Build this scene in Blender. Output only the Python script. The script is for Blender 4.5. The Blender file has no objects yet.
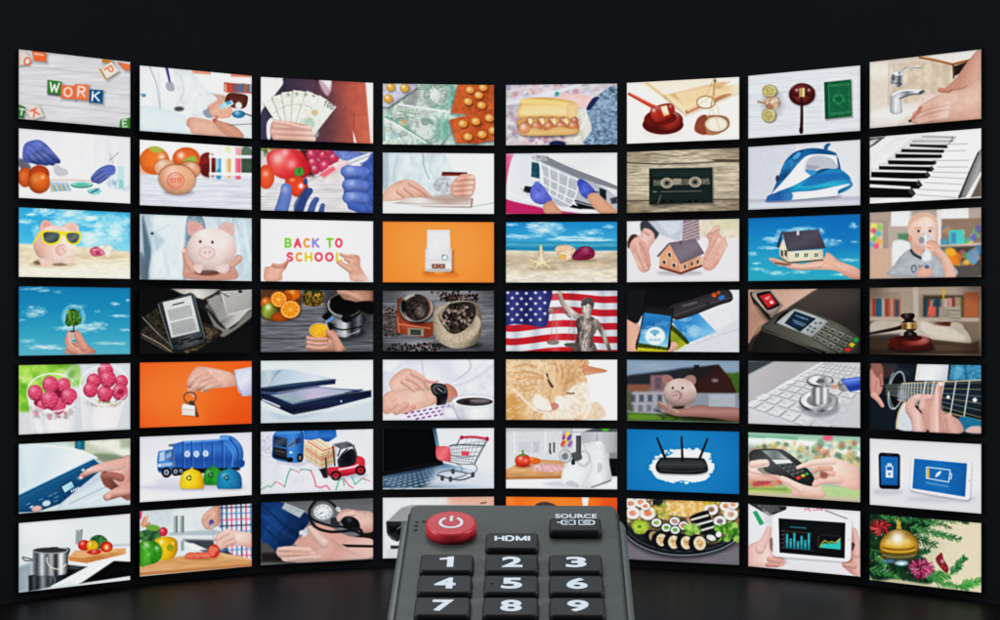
import math, random
import numpy as np

# ------------------------------------------------------------------ layout of the screen wall (photo pixels, 1000 x 620)
HOR = 321.0
EDGES = [(-481.2, 1.151, -369.8, 1.097), (-360.2, 1.083, -248.3, 1.0390),
         (-239.2, 1.0345, -126.9, 1.009), (-117.2, 1.006, -6.0, 1.0)]
EDGES = EDGES + [(-c, d, -a, b) for (a, b, c, d) in EDGES[::-1]]
ROWY = [(85 + 68.62 * i - HOR, 145.3 + 68.62 * i - HOR) for i in range(7)]

def quad_px(r, c):
    a, ra, b, rb = EDGES[c]
    t, u = ROWY[r]
    return [(500 + a, HOR + t * ra), (500 + b, HOR + t * rb), (500 + b, HOR + u * rb), (500 + a, HOR + u * ra)]

CROPX = [(14, 242), (256, 242), (499, 244), (743, 242)]
CROPY = [(44, 70, 70, 44), (122, 140, 140, 122), (202, 210, 210, 202), (280,) * 4, (354, 350, 350, 354), (424, 422, 422, 424), (496, 490, 490, 496)]
TW, TH = 384, 212

def homog(src, dst):
    A = []; B = []
    for (x, y), (u, v) in zip(src, dst):
        A += [[x, y, 1, 0, 0, 0, -u * x, -u * y], [0, 0, 0, x, y, 1, -v * x, -v * y]]; B += [u, v]
    h = np.linalg.solve(np.array(A, float), np.array(B, float))
    return np.append(h, 1).reshape(3, 3)

# ------------------------------------------------------------------ painter: every picture shown on a display is computed here
class Z: pass
def start(r, c):
    x0, w = CROPX[c // 2]; y0 = CROPY[r][c // 2]; s = 1000.0 / w
    q = [((x - x0) * s, (y - y0) * s) for x, y in quad_px(r, c)]
    H = homog([(0, 0), (1, 0), (1, 1), (0, 1)], q)
    u, v = np.meshgrid((np.arange(TW) + .5) / TW, (np.arange(TH) + .5) / TH)
    w_ = H[2, 0] * u + H[2, 1] * v + 1
    Z.X = (H[0, 0] * u + H[0, 1] * v + H[0, 2]) / w_
    Z.Y = (H[1, 0] * u + H[1, 1] * v + H[1, 2]) / w_
    Z.U, Z.V = u, v
    Z.C = np.full((TH, TW, 3), .9); Z.q = q; Z.rng = random.Random(r * 31 + c * 7 + 5); Z.seed = r * 8 + c

def col(h):
    if not isinstance(h, str): return np.array(h, float)
    if len(h) == 3: h = ''.join(k * 2 for k in h)
    return np.array([int(h[i:i + 2], 16) / 255 for i in (0, 2, 4)])

def vnoise(x, y, seed=0):
    xi = np.floor(x).astype(np.int64); yi = np.floor(y).astype(np.int64); fx = x - xi; fy = y - yi
    fx = fx * fx * (3 - 2 * fx); fy = fy * fy * (3 - 2 * fy)
    def h(a, b):
        n = (a * 374761393 + b * 668265263 + seed * 1442695041) & 0xffffffff
        n = ((n ^ (n >> 13)) * 1274126177) & 0xffffffff
        return ((n ^ (n >> 16)) & 0xffff) / 65535.0
    return (h(xi, yi) * (1 - fx) + h(xi + 1, yi) * fx) * (1 - fy) + (h(xi, yi + 1) * (1 - fx) + h(xi + 1, yi + 1) * fx) * fy
def fbm(x, y, seed=0, o=3):
    t = 0; a = .5; s = 0
    for i in range(o):
        t = t + a * vnoise(x, y, seed + i * 17); s += a; a *= .55; x = x * 2.03 + 5.1; y = y * 2.03 + 1.7
    return t / s

def pts_(p):
    p = list(p); return [(p[i], p[i + 1]) for i in range(0, len(p), 2)] if not isinstance(p[0], tuple) else p
def smooth(p, closed=True, k=5):
    n = len(p); out = []
    rng_ = range(n) if closed else range(n - 1)
    g = (lambda i: p[i % n]) if closed else (lambda i: p[max(0, min(n - 1, i))])
    for i in rng_:
        a, b, c, d = g(i - 1), g(i), g(i + 1), g(i + 2)
        for j in range(k):
            t = j / k
            out.append(tuple(.5 * (2 * b[m] + (c[m] - a[m]) * t + (2 * a[m] - 5 * b[m] + 4 * c[m] - d[m]) * t * t + (3 * b[m] - a[m] - 3 * c[m] + d[m]) * t ** 3) for m in (0, 1)))
    if not closed: out.append(p[-1])
    return out

def region(x0, y0, x1, y1, pad):
    m = (Z.X > x0 - pad) & (Z.X < x1 + pad) & (Z.Y > y0 - pad) & (Z.Y < y1 + pad)
    rr = np.where(m.any(1))[0]; cc = np.where(m.any(0))[0]
    if len(rr) == 0 or len(cc) == 0: return None
    return (slice(rr[0], rr[-1] + 1), slice(cc[0], cc[-1] + 1))

def ink(s, d, c, bb, b=2.6, g=None, r=None, lt=None, n=None, a=1., hl=None, tx=None):
    X = Z.X[s]; Y = Z.Y[s]
    al = np.clip(.5 - d / (2 * b), 0, 1); al = al * al * (3 - 2 * al) * a
    k = np.broadcast_to(col(c), d.shape + (3,)).copy()
    if g:
        th = math.radians(g[0]); ux, uy = math.cos(th), math.sin(th)
        x0, y0, x1, y1 = bb
        pr = [x * ux + y * uy for x in (x0, x1) for y in (y0, y1)]
        t = np.clip((X * ux + Y * uy - min(pr)) / (max(pr) - min(pr) + 1e-6), 0, 1)[..., None]
        cs = [col(c)] + [col(q) for q in g[1:]]; m = len(cs) - 1
        k = np.zeros_like(k)
        for i, cc in enumerate(cs): k = k + cc * np.clip(1 - np.abs(t * m - i), 0, 1)
    f = np.ones_like(d)
    di = np.minimum(d, 0)
    if r: f = f * (1 - .62 * r[0] * np.exp(di / (r[1] * 1.25)))
    if lt and min(d.shape) > 2:
        gy, gx = np.gradient(d)
        m = np.sqrt(gx * gx + gy * gy) + 1e-6
        th = math.radians(lt[0]); f = f + lt[1] * (gx / m * math.cos(th) + gy / m * math.sin(th)) * np.exp(di / lt[2])
    if not n and 14 < bb[2] - bb[0] < 280: n = (.03, 11)
    if n:
        sx = n[1]; sy = n[2] if len(n) > 2 else sx
        f = f * (1 + n[0] * 2 * (fbm(X / sx, Y / sy, Z.seed + int(bb[0])) - .5))
    k = k * f[..., None]
    if hl:
        for h in (hl if isinstance(hl[0], tuple) else [hl]):
            w = (h[3] * np.exp(-((X - h[0]) ** 2 + (Y - h[1]) ** 2) / (h[2] ** 2)))[..., None]
            k = k * (1 - w) + w
    if tx is not None: k = tx(X, Y, k)
    al = al[..., None]
    Z.C[s] = Z.C[s] * (1 - al) + np.clip(k, 0, 1.0) * al

def sd_poly(X, Y, p):
    P = np.array(p); n = len(P)
    d = np.full(X.shape, 1e18); ins = np.zeros(X.shape, bool)
    for i in range(n):
        ax, ay = P[i - 1]; bx, by = P[i]
        ex, ey = bx - ax, by - ay; L2 = ex * ex + ey * ey
        if L2 < 1e-9: continue
        wx = X - ax; wy = Y - ay
        t = np.clip((wx * ex + wy * ey) / L2, 0, 1)
        d = np.minimum(d, (wx - ex * t) ** 2 + (wy - ey * t) ** 2)
        if ay != by: ins ^= ((ay > Y) != (by > Y)) & (X < ex * (Y - ay) / ey + ax)
    d = np.sqrt(d)
    return np.where(ins, -d, d)

def Q(p, c, sh=None, **k):
    p = pts_(p); xs = [a for a, _ in p]; ys = [b for _, b in p]; bb = (min(xs), min(ys), max(xs), max(ys))
    if sh:
        Q([(a + sh[0], b_ + sh[1]) for a, b_ in p], sh[4] if len(sh) > 4 else '000', b=sh[2], a=sh[3])
    s = region(*bb, k.get('b', 2.2) * 1.5 + 3)
    if s is None: return
    ink(s, sd_poly(Z.X[s], Z.Y[s], p), c, bb, **k)
def P(p, c, **k): Q(smooth(pts_(p)), c, **k)
def R(x0, y0, x1, y1, c, **k): Q((x0, y0, x1, y0, x1, y1, x0, y1), c, **k)
def E(x, y, rx, ry, c, rot=0, ring=None, sh=None, **k):
    if sh: E(x + sh[0], y + sh[1], rx, ry, '000', rot, b=sh[2], a=sh[3])
    m = max(rx, ry); bb = (x - m, y - m, x + m, y + m)
    s = region(*bb, k.get('b', 2.2) * 1.5 + 3 + (ring or 0))
    if s is None: return
    th = math.radians(rot); dx = Z.X[s] - x; dy = Z.Y[s] - y
    a = dx * math.cos(th) + dy * math.sin(th); b = -dx * math.sin(th) + dy * math.cos(th)
    k1 = np.sqrt((a / rx) ** 2 + (b / ry) ** 2); k2 = np.sqrt((a / rx / rx) ** 2 + (b / ry / ry) ** 2) + 1e-9
    d = np.where(k1 > .3, k1 * (k1 - 1) / k2, (k1 - 1) * min(rx, ry))
    if ring: d = np.abs(d) - ring / 2
    ink(s, d, c, bb, **k)
def L(p, w, c, cv=True, **k):
    p = pts_(p)
    if cv and len(p) > 2: p = smooth(p, False, 4)
    w0, w1 = (w if isinstance(w, tuple) else (w, w)); n = len(p) - 1
    xs = [a for a, _ in p]; ys = [b for _, b in p]; bb = (min(xs), min(ys), max(xs), max(ys))
    s = region(*bb, max(w0, w1) + k.get('b', 2.2) * 1.5 + 2)
    if s is None: return
    X = Z.X[s]; Y = Z.Y[s]; d = np.full(X.shape, 1e9)
    for i in range(n):
        ax, ay = p[i]; ex, ey = p[i + 1][0] - ax, p[i + 1][1] - ay; L2 = ex * ex + ey * ey + 1e-9
        t = np.clip(((X - ax) * ex + (Y - ay) * ey) / L2, 0, 1)
        rad = (w0 + (w1 - w0) * (i + t) / n) / 2
        d = np.minimum(d, np.sqrt((X - ax - ex * t) ** 2 + (Y - ay - ey * t) ** 2) - rad)
    ink(s, d, c, bb, **k)
def B(c, *g, ang=90, n=None):
    q = Z.q; bb = (min(a for a, _ in q), min(b for _, b in q), max(a for a, _ in q), max(b for _, b in q))
    s = (slice(0, TH), slice(0, TW)); ink(s, np.full((TH, TW), -1e3), c, bb, b=1, g=(ang,) + g if g else None, n=n)
def F(p, w, c, **k):                       # a rounded limb: finger, arm, bar
    k.setdefault('r', (.22, max(w if not isinstance(w, tuple) else w[0], 4) * .28)); k.setdefault('lt', (-80, .12, 10)); L(p, w, c, **k)
def G(q):
    (a, b), (c, d), (e, f), (g, h) = pts_(q)
    H = homog([(0, 0), (1, 0), (1, 1), (0, 1)], [(a, b), (c, d), (e, f), (g, h)])
    def m(u, v):
        w = H[2, 0] * u + H[2, 1] * v + 1
        return ((H[0, 0] * u + H[0, 1] * v + H[0, 2]) / w, (H[1, 0] * u + H[1, 1] * v + H[1, 2]) / w)
    return m
def C4(m, u0, v0, u1, v1): return [m(u0, v0), m(u1, v0), m(u1, v1), m(u0, v1)]
def cloud(x, y, rx, ry, a=.9, c='fff', sc=.35, seed=3):
    bb = (x - rx * 1.5, y - ry * 1.5, x + rx * 1.5, y + ry * 1.5); s = region(*bb, 2)
    if s is None: return
    X = Z.X[s]; Y = Z.Y[s]
    e = 1 - ((X - x) / rx) ** 2 - ((Y - y) / ry) ** 2
    v = e + 2.2 * (fbm(X / (rx * sc), Y / (ry * sc * 1.2), seed + int(x), 4) - .52)
    al = np.clip(v * .62 + .05, 0, 1)[..., None] * a
    sh = np.clip((Y - y) / ry * .08, -.02, .12)[..., None]
    Z.C[s] = Z.C[s] * (1 - al) + (col(c) - sh) * al
def wood(q, c, n=5, dark='777', am=.12, sx=90, sy=6, wl=2, vert=False):
    m = G(q); Q(q, c, n=(am, sx, sy) if not vert else (am, sy, sx))
    for i in range(1, n):
        v = i / n; p = [m(0, v), m(1, v)] if not vert else [m(v, 0), m(v, 1)]
        L(p, wl, dark, a=.65)
def blobs(x0, y0, x1, y1, cs, n, r0, r1, b=6, a=.8, seed=1):
    g = random.Random(seed + Z.seed)
    for i in range(n):
        r = g.uniform(r0, r1); E(g.uniform(x0, x1), g.uniform(y0, y1), r, r * g.uniform(.7, 1.4), g.choice(cs), b=b, a=a * g.uniform(.6, 1))
def books(x0, y0, x1, y1, cs, w, b=3, seed=2, sl=0):
    g = random.Random(seed + Z.seed); x = x0
    while x < x1:
        d = w * g.uniform(.6, 1.4); t = y0 + g.uniform(0, .15) * (y1 - y0)
        Q((x, t + sl * (x - x0), min(x + d, x1), t + sl * (x - x0), min(x + d, x1), y1 + sl * (x - x0), x, y1 + sl * (x - x0)), g.choice(cs), b=b, g=(0, g.choice(cs))); x += d
def textlines(m, u0, v0, u1, v1, n, c='555', w=1.6, a=.6, seed=4):
    g = random.Random(seed + Z.seed)
    for i in range(n):
        v = v0 + (v1 - v0) * (i + .5) / n; u = u0
        while u < u1 - .02:
            e = min(u1, u + g.uniform(.06, .2)); L([m(u, v), m(e, v)], w, c, a=a, b=1.6); u = e + .025
def arc(cx, cy, rx, ry, a0, a1, n=10):
    return [(cx + rx * math.cos(math.radians(a0 + (a1 - a0) * i / n)), cy + ry * math.sin(math.radians(a0 + (a1 - a0) * i / n))) for i in range(n + 1)]
GL = {'W': [[(0, 0), (.25, 1), (.5, .2), (.75, 1), (1, 0)]], 'O': [arc(.5, .5, .5, .5, 0, 360, 18)],
      'R': [[(0, 1), (0, 0), (.55, 0)] + arc(.5, .27, .4, .27, -80, 90, 6) + [(0, .54)], [(.45, .54), (.95, 1)]],
      'P': [[(0, 1), (0, 0), (.55, 0)] + arc(.5, .27, .4, .27, -80, 90, 6) + [(0, .54)]],
      'K': [[(0, 0), (0, 1)], [(.9, 0), (.05, .55)], [(.3, .45), (.95, 1)]],
      'B': [[(0, 1), (0, 0), (.5, 0)] + arc(.5, .25, .35, .25, -80, 90, 6) + [(0, .5), (.5, .5)] + arc(.5, .75, .4, .25, -80, 90, 6) + [(0, 1)]],
      'A': [[(0, 1), (.5, 0), (1, 1)], [(.2, .68), (.8, .68)]], 'C': [arc(.55, .5, .52, .5, -50, -310, 14)],
      'T': [[(0, 0), (1, 0)], [(.5, 0), (.5, 1)]], 'S': [arc(.5, .26, .4, .26, -30, -270, 10) + arc(.5, .76, .42, .24, -90, 150, 10)],
      'H': [[(0, 0), (0, 1)], [(1, 0), (1, 1)], [(0, .5), (1, .5)]], 'L': [[(0, 0), (0, 1), (.8, 1)]],
      'E': [[(.85, 0), (0, 0), (0, 1), (.85, 1)], [(0, .5), (.7, .5)]], '1': [[(.2, .25), (.55, 0), (.55, 1)]],
      '0': [arc(.5, .5, .42, .5, 0, 360, 16)], 'G': [arc(.5, .5, .5, .5, -50, -360, 14) + [(.55, .5)]],
      'N': [[(0, 1), (0, 0), (1, 1), (1, 0)]], 'I': [[(.5, 0), (.5, 1)]], 'D': [[(0, 0), (0, 1), (.4, 1)] + arc(.4, .5, .55, .5, 85, -85, 10) + [(0, 0)]]}
def T(ch, x, y, w, h, c, sw=6, rot=0, **k):
    th = math.radians(rot); cs, sn = math.cos(th), math.sin(th)
    for st in GL[ch]:
        L([(x + (a - .5) * w * cs - (b - .5) * h * sn, y + (a - .5) * w * sn + (b - .5) * h * cs) for a, b in st], sw, c, cv=False, **k)
def RQ(q, c, ru=.06, rv=.1, **k):            # a quadrilateral with rounded corners
    m = G(q); o = []
    for cu, cv, a0 in ((1 - ru, 1 - rv, 0), (ru, 1 - rv, 90), (ru, rv, 180), (1 - ru, rv, 270)):
        for i in range(5): a = math.radians(a0 + i * 22.5); o.append(m(cu + ru * math.cos(a), cv + rv * math.sin(a)))
    Q(o, c, **k)
def box(a, n):
    for ax in (0, 1):
        p = np.pad(a, [(n, n) if i == ax else (0, 0) for i in range(3)], mode='edge'); cs = np.cumsum(p, ax)
        cs = np.concatenate([np.zeros_like(np.take(cs, [0], ax)), cs], ax); L_ = a.shape[ax]
        a = (np.take(cs, range(2 * n + 1, 2 * n + 1 + L_), ax) - np.take(cs, range(0, L_), ax)) / (2 * n + 1)
    return a
TUNE = {(0, 0): (.97, 1.1, 1), (4, 5): (.86, 1.25, .9), (3, 7): (.95, 1.2, 1), (6, 2): (.95, 1.15, .95), (3, 2): (1.02, 1.25, .95), (3, 3): (1.02, 1.2, .85),
        (1, 0): (.98, 1.05, .9), (0, 4): (1.02, 1, .95), (1, 2): (1.04, .93, .92), (2, 0): (1.05, .88, .95), (5, 6): (1.08, .95, .9), (1, 1): (1.05, .92, .95), (3, 0): (.96, 1.1, 1), (4, 4): (1.02, 1, .88),
        (3, 6): (1, 1.15, 1), (0, 2): (1, .95, .9), (0, 3): (1, .95, .8), (2, 1): (1, .95, .9), (5, 4): (1.02, 1, 1), (0, 7): (.98, 1.0, .85)}
def develop():                                # camera-like tone curve and local contrast of the shown picture
    C = Z.C; r, g, b = C[..., 0], C[..., 1], C[..., 2]
    k = np.clip((r - g - .06) * 12, 0, 1) * np.clip((.32 - r + g) * 10, 0, 1) * np.clip((g - b) * 20, 0, 1) * np.clip((.17 - g + b) * 12, 0, 1) * np.clip((r - .55) * 6, 0, 1)
    C = C + k[..., None] * np.array([.012, .012, .028])
    gn, gm, st = TUNE.get((Z.seed // 8, Z.seed % 8), (1, 1, 1))
    C = np.clip(C, 0, 1) ** gm * gn; l = C.mean(-1, keepdims=True); C = l + (C - l) * st
    b1 = box(box(C, 3), 3); b2 = box(box(C, 12), 12)
    C = C + .3 * (C - b1) + .1 * (C - b2)
    C = np.clip(C, 0, 1) * 1.035; y = np.clip(C, 0, 1)
    C = C + .2 * (3 * y * y - 2 * y ** 3 - y)
    l = C.mean(-1, keepdims=True); C = l + (C - l) * .97
    C = C * (1 + .012 * (fbm(Z.X / 2.6, Z.Y / 2.6, 77, 2) - .5)[..., None] * 2)
    e = np.minimum(np.minimum(Z.U, 1 - Z.U) * TW, np.minimum(Z.V, 1 - Z.V) * TH)
    C = C * (1 - .18 * np.exp(-e / 2.5))[..., None]
    C = box(box(C, 1), 1); C = np.clip(C, 0, 1.1); Z.C = np.where(C > .85, .85 + .1 * np.tanh((C - .85) / .1), C)
PIX = {}
def pic(r, c, label, kind):
    def w(f): PIX[(r, c)] = (f, label, kind); return f
    return w
SK = 'e6b8a0'
# ------------------------------------------------------------------ row 0
@pic(0, 0, 'letter blocks spelling WORK on whitewashed planks', '')
def _():
    wood([(15, 10), (490, 66), (490, 362), (15, 318)], 'd6d5d8', 4, 'aaa9ae', .07, 120, 9)
    for i in range(22):
        y = Z.rng.uniform(40, 330); x = Z.rng.uniform(20, 400); L((x, y, x + 60, y + 8 + Z.rng.uniform(-3, 3), x + 130, y + 16), 3, 'c4c3c8' if i % 3 else 'e8e8ea', b=5, a=.5)
    def blk(q, c, ch, tc, sz, rot=0, sw=6, side=None):
        q = pts_(q)
        if side: Q([(a + side[0], b + side[1]) for a, b in q], side[2])
        Q(q, c, sh=(5, 7, 12, .35), r=(.12, 4), n=(.08, 20))
        x = sum(a for a, _ in q) / 4; y = sum(b for _, b in q) / 4
        if ch: T(ch, x, y, sz[0], sz[1], tc, sw, rot)
    blk((20, 24, 46, 28, 76, 62, 60, 84, 20, 88), 'dcd3cb', 'O', 'e86a4c', (26, 30), 10)
    blk((74, 26, 134, 38, 133, 74, 82, 68), 'f4743c', None, '', 0); L((84, 40, 120, 45), 7, 'f0c0a8', cv=False)
    blk((366, 62, 410, 70, 402, 80, 362, 74), 'cc8e2c', None, '', 0)
    blk((404, 72, 434, 112, 384, 146, 356, 100), 'e6dcd2', 'P', 'ee7a52', (24, 30), 60, side=(-5, 4, 'd3a444'))
    blk((426, 74, 480, 84, 480, 108, 458, 108), 'f08050', None, '', 0)
    blk((20, 250, 48, 262, 40, 306, 20, 306), '3f8444', 'T', 'dfeadf', (22, 24), 10)
    blk((48, 278, 102, 250, 124, 300, 72, 314), 'e4d8cf', 'K', 'e8704a', (30, 26), 66)
    blk((440, 312, 481, 304, 481, 352, 436, 342), '4a8c42', 'E', 'dfeadf', (20, 28), -4, 5)
    Q((140, 198, 200, 206, 196, 218, 140, 210), '2b3a2c', b=5, a=.5)
    blk((138, 148, 197, 155, 195, 209, 137, 203), '4e8f49', None, '', 0)
    Q((145, 156, 191, 161, 189, 203, 144, 197), '458540'); T('W', 167, 179, 36, 36, 'eef0e4', 7, 5)
    blk((194, 168, 252, 173, 251, 229, 193, 223), 'ee7b4f', None, '', 0); T('O', 223, 198, 32, 36, 'f6d9c6', 7, 5)
    blk((251, 165, 310, 168, 308, 234, 252, 228), 'f0845a', None, '', 0); T('R', 280, 196, 28, 38, 'f8dfd0', 7, 5)
    blk((312, 187, 369, 191, 366, 246, 310, 241), '1d5f93', None, '', 0); T('K', 339, 216, 30, 36, 'eef3f6', 7, 4)
@pic(0, 1, 'doctor in a white coat holding a patient by the hand beside a desk', '')
def _():
    B('e9edf0', 'e4e8ea')
    R(640, 90, 990, 250, 'eceef0', b=8)
    Q((735, 105, 815, 112, 812, 127, 735, 122), 'e39a7c', b=4); Q((895, 122, 982, 128, 982, 138, 897, 136), 'de8a70', b=4)
    Q((868, 158, 984, 168, 984, 205, 868, 198), 'b5442f', b=4)
    books(872, 162, 984, 200, ['c8593f', '3a6ca0', 'd9c9b4', '5d8f58', 'b8402c', 'e0a048', '46759a'], 15, 3)
    Q((780, 200, 880, 212, 885, 240, 800, 235), 'b59a84', b=8)
    P((885, 205, 920, 203, 962, 212, 966, 235, 955, 262, 925, 268, 895, 258, 872, 240), '5d2c22', r=(.3, 8)); E(928, 255, 14, 16, 'd8d6d4', b=5)
    Q((880, 300, 984, 298, 984, 386, 860, 384), 'dadfe2', b=4)
    Q((620, 150, 790, 200, 850, 250, 800, 300, 640, 330), 'cfd8df', b=14)
    P((505, 80, 660, 80, 705, 130, 745, 190, 735, 290, 735, 380, 505, 380), 'e3eaee', b=8, n=(.05, 40, 60))
    P((660, 95, 740, 120, 800, 190, 850, 240, 800, 290, 720, 280, 690, 240), 'dfe5ea', b=5, n=(.08, 30), r=(.07, 20))
    P((505, 262, 600, 262, 720, 305, 735, 350, 715, 375, 600, 362, 505, 352), 'd9e9ee', r=(.08, 20), n=(.04, 40))
    L((560, 92, 590, 170, 604, 265), 4, '7c8894', b=4, a=.7); L((596, 100, 602, 180, 606, 260), 3, 'b0bac2', b=4, a=.7)
    L((690, 130, 700, 200, 672, 250), 3, 'aab4bc', b=6, a=.7); L((600, 90, 640, 180), 14, 'f6f8fa', b=8, a=.8)
    L((630, 96, 638, 130, 644, 158), (12, 8), '4a4390'); P((630, 158, 655, 158, 664, 188, 645, 195, 628, 182), '8f93a0', a=.8)
    E(536, 212, 9, 7, '3f7ea6', b=4); L((518, 205, 536, 212), 4, '6aa0bd', b=4)
    E(682, 268, 20, 10, '26282e', b=6, a=.8)
    P((780, 280, 812, 262, 840, 275, 830, 300, 800, 305), '8794a4', b=6)
    F((735, 325, 780, 335, 835, 350), (46, 40), 'd8a48a'); P((728, 305, 800, 312, 845, 330, 880, 350, 950, 382, 760, 376, 726, 350), 'dba990', r=(.15, 14), n=(.06, 30))
    P((820, 310, 860, 320, 915, 340, 950, 384, 890, 384, 850, 355), 'cf9478', r=(.2, 10))
    F((812, 262, 850, 235, 846, 225), (24, 14), 'e0a48c')
    P((808, 268, 846, 236, 880, 250, 902, 268, 895, 300, 850, 308, 815, 296), 'e0a68e', r=(.2, 8), n=(.08, 14))
    Q((846, 252, 900, 232, 908, 248, 860, 272), '8fc0d8', g=(0, 'd8ecf4')); Q((874, 240, 896, 232, 900, 246, 880, 252), '4e9ac6')
    F((838, 300, 830, 320), 12, 'c87f6a'); E(826, 314, 6, 4, 'b92a48')
    for x in (858, 872, 886): L((x - 12, 272, x + 4, 290), 2, 'b87a62', a=.6)
    L((850, 335, 900, 372), 2, 'a96c55', a=.6)
    E(928, 290, 27, 16, '2d7fae', r=(.35, 7), hl=(922, 284, 10, .5)); L((948, 285, 984, 298), 5, '3a4a58'); L((890, 335, 984, 330), 3, '48586a', a=.8)
@pic(0, 2, 'man in a dark suit holding a fan of banknotes', '')
def _():
    B('ece6e6', 'e8e0df')
    R(20, 20, 120, 170, 'efeaea', b=10); L((85, 30, 85, 120), 8, 'd8d0d4', b=8, a=.6)
    P((30, 300, 26, 210, 60, 130, 110, 60, 125, 30, 300, 30, 440, 38, 475, 150, 478, 310, 160, 310), '54415a', b=4, g=(0, '342e42', '50374a', '64383f', 'b8503e', 'd8704e'), n=(.1, 26))
    P((290, 40, 440, 44, 470, 150, 476, 304, 420, 304, 395, 180), 'b8503e', b=30, a=.25)
    P((262, 38, 312, 44, 300, 105, 275, 80), 'ece0e4', b=4); P((262, 40, 300, 75, 300, 110, 270, 86), '9a6a80', b=5, a=.6)
    L((318, 42, 300, 110, 330, 190), 4, '6a4452', b=5, a=.6); L((256, 42, 240, 92), 5, '352c3c', b=5, a=.7)
    L((405, 180, 402, 300), 4, '80302e', b=4, a=.6)
    Q((400, 250, 416, 300, 404, 300), 'f2e4de')
    Q((452, 40, 484, 42, 484, 300, 474, 300), 'f6f0ee', b=5)
    P((20, 180, 60, 130, 84, 110, 100, 190, 60, 210, 40, 300, 20, 300), '3a3550', b=4, n=(.15, 18))
    P((58, 200, 78, 200, 60, 235, 60, 282, 46, 280, 44, 225), 'e8e6ea')
    px, py = 165, 300
    for i, a in enumerate((-118, -106, -95, -82, -66)):
        th = math.radians(a); ux, uy = math.cos(th), math.sin(th); nx, ny = -uy, ux; w = 42 if i < 4 else 46; h = (205, 210, 212, 214, 215)[i]
        q = [(px + ux * 20 - nx * w * .6, py + uy * 20 - ny * w * .6), (px + ux * h - nx * w, py + uy * h - ny * w), (px + ux * h + nx * w, py + uy * h + ny * w), (px + ux * 20 + nx * w * .6, py + uy * 20 + ny * w * .6)]
        Q(q, 'dfe0cf', sh=(-3, 2, 5, .35), g=(90, 'e9e8da', 'c9d8c8'), n=(.1, 12)); m = G(q)
        L([m(.06, .75), m(.06, .1)], 8, '9cc0a4', b=4, a=.6)
        L([m(.8, .12), m(.8, .5)], 3, '7c8a80', a=.7)
    m = G([(170, 262), (262, 96), (338, 150), (226, 292)])
    Q(C4(m, .02, .04, .98, .96), 'e2e3d2', g=(60, 'dce6da', 'eae6d8'), r=(.12, 4))
    blobs(190, 190, 275, 270, ['9cc4ae', 'c4d6c4', 'a8c4b4', 'd9b49a'], 26, 4, 12, 5, .6)
    P((205, 205, 232, 200, 244, 222, 225, 246, 200, 236), '8fbda6', a=.6, b=5); E(243, 176, 14, 12, 'c9a66a', b=4, a=.8)
    for i, ch in enumerate('100'): T(ch, 287 + i * 14, 137 + i * 8, 11, 20, '54584f', 3.4, 26)
    for x, y in ((133, 100), (168, 98), (205, 100), (238, 106)): L((x - 8, y, x + 8, y + 2), 3, '5f665e', a=.8); L((x, y - 8, x, y + 8), 3, '5f665e', a=.8)
    P((62, 222, 90, 208, 130, 212, 215, 228, 230, 250, 236, 292, 100, 300, 62, 270), 'd99f8c', r=(.2, 12), n=(.06, 20))
    for y, x0, x1 in ((238, 80, 222), (262, 70, 232), (284, 80, 238)): F((x0, y - 4, (x0 + x1) / 2, y, x1, y + 2), (24, 20), 'e2aa96', g=(0, 'd89c88', 'efc4b0'))
    F((80, 214, 130, 222, 196, 240), (20, 16), 'e8b49e')
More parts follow.
